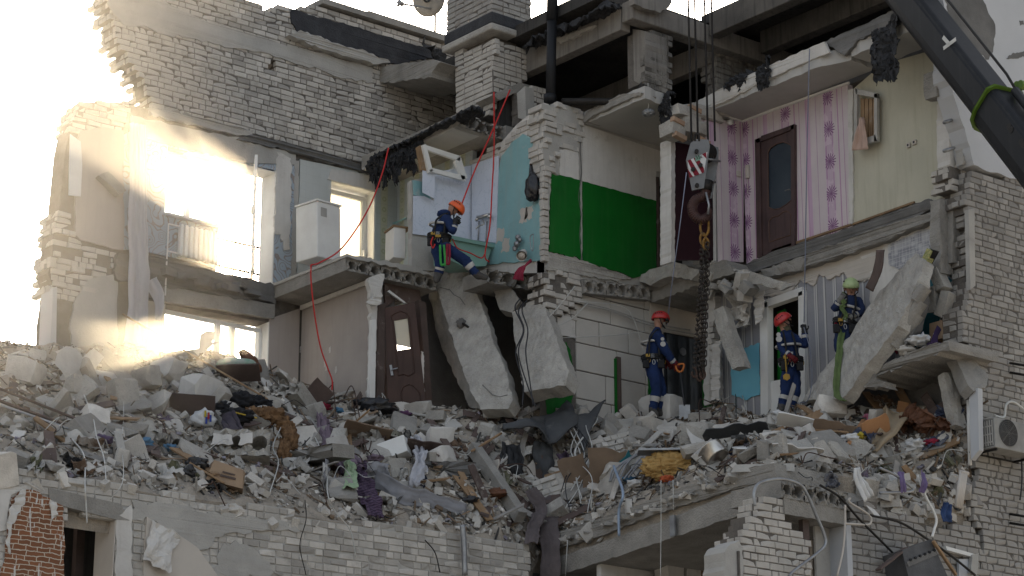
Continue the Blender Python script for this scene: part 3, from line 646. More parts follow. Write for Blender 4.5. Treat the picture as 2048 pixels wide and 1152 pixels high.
# balcony railing outside
br = thing('balcony_railing', (-3.9, 5.3, -.1), 'dark iron balcony railing seen through the open balcony doorway', 'railing')
for z in (.1,.5,1.0):
    mb = MB(); mb.tube([(-4.9,5.3,z),(-3.0,5.3,z)], .022, 6); mb.build('rail', m_iron, br); mb = MB(); mb.tube([(-3.0,5.3,z),(-3.0,4.8,z)], .022, 6); mb.build('rail', m_iron, br)
for i in range(14): mb = MB(); mb.tube([(-4.9+i*.146,5.3,-.1),(-4.9+i*.146,5.3,1.0)], .012, 5); mb.build('baluster', m_iron, br)
mb = MB(); mb.box((-5.6,4.77,-.25),(-2.9,5.4,-.12)); mb.build('balcony_slab', m_conc, br)
# radiator
ra = thing('radiator', HY(388,512,YR-.12), 'white cast iron radiator under the upper window', 'radiator')
x0 = loc(F,356,470)[0]; x1 = loc(F,424,470)[0]
for i in range(8):
    xx = x0+(x1-x0)*i/7; mb = MB(); mb.box((xx-.032,-.15,.14),(xx+.032,-.03,.7)); bevel(mb.build('fin', m_white, ra, F), .025, 2)
mb = MB(); mb.tube([(x0-.25,-.09,.66),(x0,-.09,.66)], .014); mb.tube([(x0-.25,-.09,.18),(x0,-.09,.18)], .014); mb.tube([(x0-.25,-.09,.66),(x0-.25,-.09,-.6)], .014); mb.build('pipe', m_white, ra, F)
# curtain
m_curt = mat('sheer_curtain', (.62,.62,.66), (.56,.56,.6), 2, .05, 30, .9); m_curt.node_tree.nodes['Principled BSDF'].inputs['Transmission Weight'].default_value = .0
_t = m_curt.node_tree; _tr = _t.nodes.new('ShaderNodeBsdfTranslucent'); _tr.inputs[0].default_value = (.7,.7,.72,1); _ms = _t.nodes.new('ShaderNodeMixShader'); _ms.inputs[0].default_value = .4
_t.links.new(_t.nodes['Principled BSDF'].outputs[0], _ms.inputs[1]); _t.links.new(_tr.outputs[0], _ms.inputs[2]); _t.links.new(_ms.outputs[0], _t.nodes['Material Output'].inputs[0])
Pc = lambda px, py, d=.25: HY(px, py, YR-d)
o = cloth('curtain', [Pc(276,248), Pc(276,330), Pc(276,440), Pc(278,540), Pc(276,640), Pc(272,690)], .4, (1,0,0), m_curt, None, 4, .05, 3, nv=24, taper=(.7,1.1)); tag(o, 'long sheer white curtain hanging down past the floor line', 'curtain')
o = cloth('curtain', [Pc(300,560,.12), Pc(318,600,.12), Pc(314,640,.12)], .3, (1,0,0), m_curt, None, 2, .04, 5, taper=(1,.4)); tag(o, 'small torn curtain scrap at the corner of the lower window', 'curtain')
# metal bracket hanging on the left panel
o = rough_slab('air_duct', F @ Matrix.Translation((0,-.2,0)), PP(F @ Matrix.Translation((0,-.2,0)), [(199,350),(218,342),(253,380),(240,390)]), .16, m_conc, None, .004); tag(o, 'grey hanging duct piece tilted on the beige left wall', 'duct')

# kitchen door with frosted glass
kdr = thing('kitchen_door', F @ Matrix.Translation((-1.7,.25,0)), 'white kitchen door with yellow frosted pane catching sun', 'door')
m_frost = mat('frosted_glass', (.75,.72,.64), (.55,.52,.45), 40, .3, 60, .5); _t = m_frost.node_tree; _tr = _t.nodes.new('ShaderNodeBsdfTranslucent'); _tr.inputs[0].default_value = (.8,.77,.68,1); _ms = _t.nodes.new('ShaderNodeMixShader'); _ms.inputs[0].default_value = .75
_t.links.new(_t.nodes['Principled BSDF'].outputs[0], _ms.inputs[1]); _t.links.new(_tr.outputs[0], _ms.inputs[2]); _t.links.new(_ms.outputs[0], _t.nodes['Material Output'].inputs[0])
for a, b in (((-2.19,.22,.02),(-2.1,.3,2.14)), ((-1.34,.22,.02),(-1.24,.3,2.14)), ((-2.1,.22,2.06),(-1.34,.3,2.14)), ((-2.1,.22,.02),(-1.34,.3,.12))):
    mb = MB(); mb.box(a, b); mb.build('stile', m_pvc, kdr, F)
mb = MB(); mb.box((-2.1,.25,.12),(-1.34,.262,2.06)); mb.build('pane', m_frost, kdr, F)
mb = MB(); mb.box((-1.32,.17,1.0),(-1.27,.22,1.12)); mb.build('handle', m_pvc, kdr, F)

# kitchen floor slab (hollow core), its soffit and room below
rnd = random.Random(4)
ks = thing('kitchen_floor_slab', (-2.4, 3.2, -.26), 'tilted hollow core floor slab under the fridge kitchen', 'slab')
Mk = Matrix.Translation((-3.38, 2.1, -.24))
hollow_geo(1.9, 2.28, .22, 8, .075, rnd, .05).build('slab', m_conc, ks, Mk)
prism('screed', fA(2.06), rag([(-3.4,-.02),(-1.5,-.02),(-1.5,.04),(-2.2,.07),(-3.4,.03)], .1, .025), 0, 2.25, m_plastg, ks)
prism('soffit_trim', fB(-2.79), [(-4.3,-.34),(-2.2,-.34),(-2.2,-.26),(-4.3,-.26)], -.03, .0, m_plast, ks)
lw = thing('beige_partition', (-2.75, 3.2, -2.8), 'beige papered partition wall of the lower left room', 'wall')
prism('plaster', fB(-2.75), rag([(-YR,-2.8),(-2.12,-2.8),(-2.12,-.27),(-YR,-.27)], .2, .0), 0, .12, m_beige, lw)
for i in range(5):
    px, py = ((653,735),(650,728),(672,740),(660,700),(600,700))[i]; q = loc(fB(-2.75), px, py)
    prism('torn_patch', fB(-2.75), rag([(q[0]-.02,q[1]-.05),(q[0]+.02,q[1]-.05),(q[0]+.025,q[1]+.06),(q[0]-.02,q[1]+.05)], .02, .012), -.008, .0, m_plast, lw)
jb = thing('splintered_jamb', (-2.75,2.1,-2.8), 'white splintered plaster jamb at the end of the beige partition', 'jamb')
prism('plaster_strip', fA(2.1), rag(PP(fA(2.1), [(737,556),(768,548),(764,570),(758,620),(752,700),(748,800),(738,800),(742,640)]), .07, .03), -.02, .08, m_plast, jb, jit=.01)
prism('casing', fA(2.08), PP(fA(2.08), [(742,640),(750,640),(748,805),(736,805)]), -.03, .04, m_white, jb)
prism('casing', fA(2.05), PP(fA(2.05), [(757,610),(770,606),(766,812),(752,812)]), -.03, .1, m_wooddk, jb)
prism('broken_paper', fA(2.0), rag(PP(fA(2.0), [(730,606),(748,588),(760,600),(752,612),(738,610)]), .05, .02), -.05, -.02, m_plast, jb, jit=.02)
# brown door panel area
bdp = thing('hall_panel', (-2,2.2,-2.6), 'dull brown panelled hall wall above the tilted door', 'wall')
prism('panel', fA(2.3), rag(PP(fA(2.3), [(770,548),(838,560),(842,606),(790,600),(770,615)]), .1, .015), 0, .08, m_wooddk, bdp)
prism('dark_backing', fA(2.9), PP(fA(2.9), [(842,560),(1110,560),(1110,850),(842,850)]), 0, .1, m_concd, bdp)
prism('broken_architrave', fA(2.2), PP(fA(2.2), [(775,583),(779,580),(812,605),(808,606)]), 0, .03, m_white, bdp)
# the hanging mahogany door
fd = thing('mahogany_door', HY(805,815,1.9), 'tilted mahogany door with a bright yellow glass pane', 'door')
a, b, c_ = HY(776,818,2.0), HY(850,806,1.6), HY(771,613,2.0)
Md = plane_frame(a, b, c_); pd = lambda pts: [((Md.inverted() @ HP(x, y, a, Md.to_3x3() @ Vector((0,1,0)))).x, (Md.inverted() @ HP(x, y, a, Md.to_3x3() @ Vector((0,1,0)))).z) for x, y in pts]
leaf = pd([(776,820),(852,806),(829,604),(770,616)]); pane = pd([(788,641),(815,636),(821,697),(795,701)])
prism('leaf', Md, leaf, 0, .04, m_door, fd, holes=[pane])
m_cglass = bpy.data.materials.new('cream_glass'); m_cglass.use_nodes = True; _b = m_cglass.node_tree.nodes['Principled BSDF']; _b.inputs['Base Color'].default_value = (.8,.74,.6,1); _b.inputs['Alpha'].default_value = .45; _b.inputs['Roughness'].default_value = .3
o = prism('pane', Md, pane, .018, .022, m_cglass, fd)
prism('slit_blocker', fA(2.35), PP(fA(2.35), [(752,560),(790,600),(786,700),(792,840),(748,840)]), 0, .05, m_concd, bdp)  # added dark panel that blocks the sun slit beside the door
def moulding(pts, r=.012):
    mb = MB(); q = pd(pts+pts[:1]); mb.tube([(x, -.004, z) for x, z in q], r, 6); mb.build('moulding', m_door, fd, Md)
moulding([(785,642),(782,632),(790,626),(802,622),(812,626),(818,634),(829,745),(818,752),(806,748),(797,752)]); moulding([(802,785),(806,774),(818,768),(828,772),(838,784),(842,800),(806,812)])
mb = MB(); q = pd([(783,741)])[0]; mb.box((q[0]-.02,-.03,q[1]-.09),(q[0]+.02,0,q[1]+.09)); mb.tube([(q[0],-.03,q[1]),(q[0],-.06,q[1]),(q[0]+.11,-.06,q[1]+.01)], .01); mb.build('handle', m_metal, fd, Md)
o = prism('door_jamb', fA(1.9), PP(fA(1.9), [(838,600),(852,606),(864,800),(852,806),(846,690)]), 0, .12, m_wooddk); tag(o, 'splintered brown door jamb between tilted door and leaning slab', 'jamb')
o = prism('paint_shred', fA(1.85), rag(PP(fA(1.85), [(843,702),(847,704),(849,786),(845,788),(840,740)]), .04, .015), 0, .02, m_white); tag(o, 'white shred of paint hanging on the brown jamb', 'paint shred')

# upper storey: bathroom and kitchen partition
up = thing('kitchen_side_wall', (-.73,3.2,0), 'kitchen side wall with flower tiles and turquoise pipe', 'wall')
prism('tiles', fB(-.73), [(-YR,0),(-2.1,0),(-2.1,2.55),(-YR,2.55)], 0, .1, m_tiledec, up)
mb = MB(); P_ = lambda px, py: HX(px, py, -.82); mb.tube([P_(777,512), P_(778,448), P_(790,446), P_(812,436)], .018, 8); o = mb.build('water_pipe', m_turq, None, None, True); tag(o, 'thin turquoise pipe bending along the kitchen tiles', 'pipe')
YM = 2.06; FM = fA(YM)
mw = thing('bathroom_partition', (-1.3, YM, 0), 'bathroom partition clad in pale blue marbled panels', 'wall')
prism('masonry', FM, rag(PP(FM, [(824,360),(832,358),(945,340),(946,540),(826,540)]), .12, .015), .03, .14, m_plastg, mw)
prism('marble_panel', FM, PP(FM, [(827,392),(848,392),(868,402),(868,345),(945,330),(945,484),(905,478),(826,468)]), -.005, .012, m_marble, mw)
prism('turquoise_strip', FM, PP(FM, [(826,360),(846,364),(862,398),(828,390)]), -.002, .02, m_turq, mw)
prism('bent_panel', FM @ Matrix.Translation((0,-.14,0)), PP(FM @ Matrix.Translation((0,-.14,0)), [(845,332),(870,350),(868,397),(845,385)]), -.005, .006, m_marble, mw)
bw = thing('bathroom_wall', (XT, 1.0, 0), 'turquoise bathroom wall with peeled patches and hanging black bag', 'wall')
FT = fB(XT)
turq = rag(PP(FT, [(946,355),(1000,335),(1004,312),(1014,300),(1024,285),(1046,268),(1060,272),(1072,262),(1080,280),(1082,440),(1084,520),(946,530)]), .12, .02)
prism('paint', FT, turq, -.012, .02, m_turq, bw)
prism('masonry', FT, rag(PP(FT, [(946,330),(1000,298),(1000,285),(1030,250),(1086,205),(1087,545),(946,548)]), .1, .0), .02, .13, m_plast, bw)
brickwork(bw, FT, [PP(FT, [(1000,300),(1034,250),(1087,212),(1087,262),(1048,266),(1016,296)])], .1, m_brick, 60, 31, .03, '', core=False)
brickwork(bw, FT, [PP(FT, [(940,322),(986,292),(1000,288),(1000,318),(944,350)])], .1, m_brick, 40, 32, .03, '', core=False)
prism('marble_panel', FT, PP(FT, [(946,330),(1000,312),(994,486),(974,484),(946,480)]), -.03, -.014, m_marble, bw)
for px, py in ((1000,470),(1012,490),(1058,425),(1048,430)):
    q = loc(FT, px, py); prism('peeled_patch', FT, rag([(q[0]-.12,q[1]-.12),(q[0]+.1,q[1]-.14),(q[0]+.12,q[1]+.1),(q[0]-.06,q[1]+.13)], .05, .03), -.014, -.011, m_cream, bw)
# ---------------------------------------------------------------- ceiling slab over kitchen and bathroom
rnd = random.Random(9)
cs = thing('kitchen_ceiling_slab', (-1.2,2.9,2.56), 'sagging hollow core ceiling slab over kitchen with torn black felt', 'slab')
Mk = Matrix.Translation((-1.62,1.32,2.52)) @ Matrix.Rotation(math.radians(2),4,'Y')
hollow_geo(1.0, 2.9, .24, 5, .085, rnd, .09).build('slab', m_conc, cs, Mk)
prism('soffit', fB(-1.62), [(-4.2,2.5),(-1.5,2.5),(-1.5,2.535),(-4.2,2.535)], .0, .95, m_soffit, cs)
o = cloth('felt_strip', [HX(745,338,-1.68), HX(790,302,-1.68), HX(840,276,-1.68), HX(905,244,-1.66), HX(960,216,-1.5)], .34, (1,-.25,.05), m_tar, cs, 3, .02, 6, nv=14, thick=.025, rough=.03, k=14, shag=.022)
for i, (px, py, ln) in enumerate(((744,326,.3),(750,318,.5),(758,314,.4),(768,310,.55),(776,308,.38),(786,306,.5),(796,302,.4),(805,300,.3),(815,298,.36),(824,296,.42),(838,290,.2))):
    p = HX(px, py, -1.75); o = cloth('felt_rag', [p+Vector((0,0,.1)), p+Vector((-.03,-.02,-.15)), p+Vector((.03,-.02,-ln))], .26, (0,1,.2), m_tar, cs, 2, .03, 7+i, nv=10, thick=.015, rough=.06, taper=(1,.45), shag=.025)
mb = MB(); zt = 2.78; mb.box((-.62,1.3,2.5),(.3,4.34,2.75)); o = mb.build('slab_behind', m_conc, cs)
# tilted vent window
vw = thing('vent_window', HY(890,330,2.0), 'white vent window frame tilted at the bathroom ceiling with broken glass', 'window')
Vp = lambda pts: PP(fA(1.85), pts)
for q in ([(845,290),(852,288),(866,342),(858,345)], [(852,290),(921,312),(920,322),(856,300)], [(910,322),(921,312),(935,356),(925,360)], [(858,342),(866,336),(930,352),(932,362)]):
    prism('frame_bar', fA(1.85), Vp(q), 0, .06, m_white, vw)
prism('pane', fA(1.85), Vp([(905,335),(912,322),(924,350),(898,346)]), .03, .034, m_glass, vw)
prism('casing', fA(1.9), Vp([(840,292),(846,288),(856,340),(848,338)]), 0, .08, m_wood, vw)

# ---------------------------------------------------------------- wall end, green stairwell wall
F0 = fA(0.0)
gw = thing('green_wall', (.5,0,0), 'stairwell wall painted green below and white above with long crack', 'wall')
doorh = [(1.77,-.1),(2.6,-.1),(2.6,1.9),(1.77,1.9)]
prism('masonry', F0, rag([(XT+.02,-.35),(2.75,-.35),(2.75,2.56),(XT+.02,2.56)], .3, .0), .02, .3, m_plastg, gw, holes=[[(1.77,.0),(2.6,.0),(2.6,1.95),(1.77,1.95)]])
zg = lambda px, py: loc(F0, px, py)
prism('white_plaster', F0, rag(PP(F0, [(1118,302),(1128,298),(1156,302),(1158,365),(1120,350)]), .06, .012), -.004, .03, m_plast, gw)
prism('white_plaster', F0, PP(F0, [(1166,249),(1340,309),(1340,346),(1312,342),(1312,402),(1164,362)]), -.004, .03, m_plast, gw)
prism('green_paint', F0, rag(PP(F0, [(1104,348),(1120,350),(1160,361),(1161,520),(1150,512),(1138,514),(1120,508),(1098,504),(1100,430)]), .08, .018), -.008, .03, m_green, gw)
prism('green_paint', F0, rag(PP(F0, [(1166,363),(1312,402),(1312,548),(1264,556),(1240,544),(1212,538),(1190,530),(1166,528)]), .1, .008), -.008, .03, m_green, gw)
mb = MB(); q0 = zg(1162,270); mb.tube([(zg(px,py)[0], -.006, zg(px,py)[1]) for px, py in ((1162,262),(1160,300),(1163,345),(1156,395),(1162,430),(1158,470),(1163,520))], .007, 4); mb.build('crack', m_concd, gw, F0)
prism('bare_base', F0, rag(PP(F0, [(1096,504),(1160,520),(1215,540),(1262,556),(1230,562),(1166,552),(1092,540)]), .06, .02), -.015, .03, m_concl, gw, jit=.01)
# brick end and top of the wall junction
we = thing('brick_wall_end', (-.5,0,2.5), 'crumbling brick wall end between turquoise bathroom and green stairwell', 'wall')
brickwork(we, fA(-.03), [PP(fA(-.03), [(1086,212),(1116,206),(1140,212),(1170,228),(1166,262),(1160,300),(1120,300),(1112,345),(1090,350)])], .34, m_brick, 130, 33, .05, 'l', rough=.04, mortar=m_plastg)
brickwork(we, fA(-.02), [PP(fA(-.02), [(1087,345),(1104,348),(1098,500),(1092,540),(1087,545)])], .1, m_brick, 60, 34, .01, '', rough=.02, core=False)
brickwork(we, fA(-.02), [PP(fA(-.02), [(1086,545),(1160,545),(1168,580),(1172,600),(1110,640),(1090,600)])], .3, m_brick, 80, 35, .05, 'l', rough=.05)
# the black doorway in the stairwell
dk = MB(); dk.box((1.7,.9,-.3),(2.8,1.0,2.5)); dk.box((2.75,.3,-.3),(2.85,.9,2.5)); o = dk.build('dark_hall', m_burnt_unlit); tag(o, 'unlit hall wall behind the black stairwell doorway', 'wall')  # near-black walls: the darkness of the unlit hall is in their colour
prism('door_casing', F0, [(1.72,0),(1.78,0),(1.78,1.96),(1.72,1.96)], -.02, .05, m_wooddk, gw)
# ceilings
sc1 = thing('stairwell_ceiling', (.4,-.7,2.56), 'whitewashed ceiling slab over the green stairwell wall', 'ceiling')
q = [HZ(px, py, 2.56) for px, py in ((1166,249),(1290,196),(1342,218),(1345,309))]
prism('slab', Matrix(((1,0,0,0),(0,0,1,0),(0,-1,0,2.56),(0,0,0,1))), rag([(p.x, p.y) for p in q], .15, .02, sides=[0,1]), -.22, .0, m_soffit, sc1)
prism('edge', fB(.04), rag(PP(fB(.04), [(1168,246),(1200,226),(1262,198),(1282,192),(1286,186),(1240,190),(1175,225)]), .08, .015), -.03, .3, m_conc, sc1, jit=.01)
# floor slab ends under the green wall
fs = thing('stairwell_floor_slab', (.7,-.1,-.26), 'hollow core slab end with six round holes below green wall', 'slab')
q0 = HY(1170,585,-.12); q1 = HY(1302,600,-.12); ang = math.atan2(q1.z-q0.z, q1.x-q0.x)
hollow_geo((q1-q0).length, 1.6, .24, 6, .088, rnd, .04).build('slab', m_conc, fs, Matrix.Translation(q0) @ Matrix.Rotation(-ang,4,'Y'))
# floor of the hall beyond: edge seen from below
hs = thing('hall_floor_slab', (1.5,-1,-.26), 'broken hall floor slab edge below the maroon door', 'slab')
prism('edge', fB(1.52), rag(PP(fB(1.52), [(1268,560),(1300,548),(1340,530),(1400,528),(1452,520),(1470,545),(1440,556),(1390,572),(1340,592),(1300,604)]), .1, .02), 0, 1.3, m_conc, hs, jit=.01)
mb = MB(); mb.box((1.54,-2.1,-.3),(2.8,0,-.27)); mb.build('soffit', m_soffit, hs)
rough_slab('torn_screed', fB(1.3), PP(fB(1.3), [(1262,556),(1300,540),(1345,524),(1400,540),(1385,560),(1340,552),(1300,570)]), .3, m_concl, hs, .03)
# maroon door leaf
md = thing('maroon_door', (1,-1.5,0), 'dark maroon leather door leaf behind the crane hook', 'door')
m_maroon = mat('maroon_leatherette', (.032,.008,.013), (.02,.006,.01), 2, .05, 40, .5)
prism('leaf', fA(-1.5), PP(fA(-1.5), [(1350,284),(1432,300),(1432,520),(1350,520)]), 0, .05, m_maroon, md)
prism('casing', fA(-1.52), rag(PP(fA(-1.52), [(1341,278),(1349,280),(1348,524),(1341,524)]), .06, .01), -.02, .25, m_plast, md)
prism('casing', fA(-1.55), PP(fA(-1.55), [(1429,296),(1442,298),(1445,524),(1431,524)]), -.02, .1, m_white, md)
# stub of masonry over the maroon door
ms = thing('masonry_stub', (.6,-1.6,2.4), 'hanging masonry stub of concrete and red brick above maroon door', 'masonry')
for i, (px, py, sx, sz) in enumerate(((1345,262,.35,.3),(1372,250,.4,.42),(1394,262,.25,.25),(1362,228,.5,.2),(1410,232,.6,.24),(1386,226,.4,.25),(1432,222,.4,.3))):
    v, f = chunk_geo(sx, .4, sz, R); link('lump', mesh('lump', v, f), Matrix.Translation(HY(px, py, -1.7)), ms, m_concl)
m_redbr = mat('red_brick', (.3,.17,.11), (.38,.28,.2), 4, .4, 50, .9)
for px, py in ((1348,240),(1352,270),(1400,280),(1382,215)):
    v, f = brick_geo(.25, R); link('brick', mesh('brick', v, f), Matrix.Translation(HY(px, py, -1.92)) @ Matrix.Rotation(.2,4,'Y'), ms, m_redbr)

# ---------------------------------------------------------------- pink and yellow flat on the right
FPk, FPa = fB(XP), fA(YP)
pk = thing('pink_wall', (XP,-3,0), 'pink striped flower papered wall around the walnut door', 'wall')
prism('wallpaper', FPk, rag([(1.8,-.02),(4.22,.0),(4.25,2.5),(1.8,2.55)], .3, .0), 0, .12, m_pink, pk)
pa = thing('pink_return', (1.8,YP,0), 'pink papered return wall beside the crane hook', 'wall')
prism('wallpaper', FPa, PP(FPa, [(1440,300),(1425,292),(1400,262),(1385,236),(1487,243),(1487,524),(1444,522)]), 0, .1, m_pink, pa)
yw = thing('yellow_wall', (XP,-5.3,0), 'pale yellow papered wall with two sockets', 'wall')
prism('wallpaper', FPk, rag(PP(FPk, [(1706,178),(1750,140),(1795,120),(1900,90),(1902,200),(1900,388),(1800,430),(1706,445)]), .3, .0), .004, .12, m_yell, yw)
prism('broken_jamb', FPk, rag(PP(FPk, [(1698,180),(1708,178),(1708,448),(1700,450)]), .07, .012), -.03, .02, m_plast, yw)
for px, py in ((1818,291),(1830,285)):
    q = loc(FPk, px, py); mb = MB(); mb.box((q[0]-.04,-.03,q[1]-.04),(q[0]+.04,0,q[1]+.04)); so = bevel(mb.build('socket', m_cream, yw, FPk), .01); mb = MB(); mb.disc_prism((q[0],-.031,q[1]), (0,1,0), .02, .004, 10); mb.build('socket_hole', m_wired, so, FPk)
for nm, pts, wl in (('skirting', [(1545,500),(1705,447),(1705,451),(1545,505)], pk), ('skirting', [(1707,447),(1830,403),(1830,407),(1707,451)], yw)):
    prism(nm, FPk, PP(FPk, pts), -.03, 0, m_wood, wl)
prism('cornice', FPk, PP(FPk, [(1487,240),(1700,164),(1700,168),(1487,245)]), -.04, 0, m_white, pk); prism('cornice', FPa, PP(FPa, [(1385,216),(1487,240),(1487,245),(1385,221)]), -.04, 0, m_white, pa)
# walnut door
wd = thing('walnut_door', (XP,-2.6,0), 'walnut veneer room door with dark glass in the pink wall', 'door')
px0 = [(1522,272),(1584,250),(1585,493),(1526,512)]
Fd = FPk @ Matrix.Translation((0,-.03,0)); Q = lambda pts: PP(Fd, pts)
glass = Q([(1536,305),(1541,296),(1553,288),(1566,284),(1576,287),(1583,292),(1583,400),(1574,408),(1560,417),(1548,419),(1537,414)])
prism('leaf', Fd, Q(px0), 0, .04, m_doorw, wd, holes=[glass])
m_dkglass = mat('dark_ornament_glass', (.035,.05,.065), (.025,.036,.05), 3, .15, 60, .25, spec=.5); prism('pane', Fd, glass, .02, .026, m_dkglass, wd)
for pts in ([(1512,280),(1522,276),(1526,514),(1516,516)], [(1584,252),(1591,249),(1592,494),(1585,497)], [(1512,280),(1590,249),(1590,258),(1516,287)]):
    prism('casing', Fd, Q(pts), -.03, .03, m_doorw, wd)
def mould(pts, mt_, r=.011, closed=True):
    mb = MB(); q = Q(pts+(pts[:1] if closed else [])); mb.tube([(x,-.004,z) for x, z in q], r, 6); mb.build('moulding', mt_, wd, Fd)
m_gold = mat('moulding_veneer', (.13,.075,.055), None, 3, .05, 40, .45)
mould([(1536,305),(1541,296),(1553,288),(1566,284),(1576,287),(1583,292),(1583,400),(1574,408),(1560,417),(1548,419),(1537,414)], m_gold, .008)
mould([(1538,443),(1545,434),(1556,432),(1566,424),(1574,422),(1582,428),(1581,470),(1539,484)], m_gold, .009)
mb = MB(); q = Q([(1580,381)])[0]; mb.tube([(q[0]+.03,0,q[1]),(q[0]+.03,-.05,q[1]),(q[0]-.07,-.05,q[1]+.005)], .009); mb.build('handle', m_metal, wd, Fd)
# intercom and switch on the pink return
ic = thing('intercom', HX(1497,345,XP-.03), 'cream door intercom handset on the pink wall', 'intercom')
q = loc(FPk,1497,344); mb = MB(); mb.box((q[0]-.04,-.05,q[1]-.12),(q[0]+.04,0,q[1]+.12)); bevel(mb.build('handset', m_cream, ic, FPk), .015); mb = MB(); mb.tube([(q[0]+.0+.015*math.sin(i*.9),-.03,q[1]-.13-i*.012) for i in range(24)], .006, 5); mb.build('coiled_cord', m_cream, ic, FPk)
q = loc(FPa,1476,348); mb = MB(); mb.box((q[0]-.05,-.03,q[1]-.05),(q[0]+.05,0,q[1]+.05)); o = bevel(mb.build('light_switch', m_cream, None, FPa), .01); tag(o, 'square cream light switch on the pink return wall', 'switch')
q = loc(FPa,1457,246); mb = MB(); mb.disc_prism((q[0],-.04,q[1]), (0,1,0), .05, .08, 12); o = mb.build('door_bell', m_white, None, FPa, True); tag(o, 'round white bell high on the pink return wall', 'bell')
# ceiling slab over the pink flat
pc = thing('pink_room_ceiling', (1.7,-3,2.56), 'white ceiling slab over the pink hall with plaster edge', 'ceiling')
HORI = Matrix(((1,0,0,0),(0,0,1,0),(0,-1,0,2.56),(0,0,0,1)))
q = [HZ(px, py, 2.56) for px, py in ((1345,238),(1420,248),(1450,222),(1560,170),(1650,128),(1706,170),(1487,243))]
poly = [(1.0,-1.0),(1.32,-1.5),(1.32,-4.4),(1.5,-4.9),(2.1,-4.85),(2.1,-1.8),(2.1,-1.0)]
prism('slab', HORI, rag(poly, .12, .025, sides=[1,2,3]), -.24, .0, m_soffit, pc)
prism('plaster_edge', fB(1.30), rag(PP(fB(1.30), [(1350,228),(1420,190),(1500,150),(1600,105),(1650,84),(1660,105),(1600,130),(1500,178),(1420,218),(1352,246)]), .08, .012), -.02, .04, m_plast, pc, jit=.008)
pc2 = thing('yellow_room_ceiling', (1.9,-5.6,2.5), 'cracked white ceiling piece over the yellow wall', 'ceiling')
prism('slab', HORI, rag([(1.45,-4.95),(1.4,-6.4),(2.1,-6.5),(2.1,-4.95)], .12, .025), -.24, -.03, m_soffit, pc2)
prism('plaster_edge', fB(1.40), rag(PP(fB(1.40), [(1650,84),(1700,62),(1752,38),(1800,16),(1800,50),(1756,64),(1712,84),(1690,112),(1672,100)]), .08, .015), -.02, .05, m_concd, pc2, jit=.01)
# burnt rags
def rags(px, py, X, wpx, ln, seed, label, grp=None):
    p = HX(px, py, X); s = 0.0093
    o = cloth('felt_rag', [p+Vector((.1,0,.12)), p, p+Vector((-.04,0,-ln*.5)), p+Vector((0,.02,-ln))], wpx*s*1.35, (0,-1,.25), m_tar, None, 1.5, .035, seed, nv=18, thick=.012, rough=.07, taper=(1.1,.75), k=10, shag=.02); tag(o, label, 'roofing felt', grp)
rags(1770,56,1.3,52,.85,31,'large charred felt sheet hanging in front of the yellow room')
rags(1528,134,1.25,24,.33,32,'small charred felt rag over the pink hall ceiling edge')
rags(1332,196,.5,22,.4,33,'shredded black felt hanging beside the stairwell ceiling')
rags(1474,158,1.3,40,.14,34,'flat charred felt scrap lying on the pink hall ceiling edge')
# vent window with boards and cloth
bw_ = thing('hatch_window', HX(1730,240,2.0), 'small grey framed hatch with boards behind beside the yellow wall', 'window')
Fh = fB(1.95); H_ = lambda pts: PP(Fh, pts)
for pts in ([(1708,178),(1714,176),(1714,288),(1708,290)], [(1748,188),(1754,186),(1754,282),(1748,284)], [(1710,177),(1754,186),(1754,196),(1712,188)], [(1712,282),(1750,270),(1754,282),(1716,292)]): prism('frame_bar', Fh, H_(pts), 0, .06, m_plastg, bw_)
for i in range(4): prism('board', Fh, H_([(1715+i*8.4,194),(1722+i*8.4,196),(1722+i*8.4,272),(1715+i*8.4,276)]), .07, .09, m_wood, bw_)
m_skin_cl = mat('peach_fabric', (.5,.36,.3), (.42,.3,.25), 4, .1, 30, .9)
o = cloth('peach_cloth', [HX(1722,236,1.88), HX(1724,262,1.86), HX(1722,300,1.88)], .26, (0,-1,0), m_skin_cl, None, 3, .05, 8, taper=(.3,1.2)); tag(o, 'crumpled peach cloth hanging from the hatch window', 'cloth')
# floor slab below the pink and yellow flat
pf = thing('pink_room_floor', (2.0,-4,-.2), 'broken floor slab edge under the pink and yellow rooms', 'slab')
prism('slab_edge', fB(XP-.08), rag(PP(fB(XP-.08), [(1470,540),(1540,506),(1700,456),(1860,398),(1878,412),(1820,440),(1700,482),(1560,528),(1480,556)]), .1, .015), -.02, .5, m_concd, pf, jit=.012)
prism('slab_edge', fB(XP-.12), rag(PP(fB(XP-.12), [(1520,548),(1620,508),(1740,462),(1846,430),(1880,418),(1872,440),(1760,486),(1620,534),(1530,562)]), .1, .02), -.03, .3, m_conc, pf, jit=.02)
rough_slab('torn_screed', fB(XP-.5), PP(fB(XP-.5), [(1495,542),(1540,556),(1590,570),(1560,580),(1500,566),(1470,550)]), .06, m_concl, pf, .02)
rough_slab('torn_screed', fB(XP-.2), PP(fB(XP-.2), [(1520,540),(1570,524),(1612,516),(1600,540),(1560,548),(1530,556)]), .1, m_conc, pf, .02)

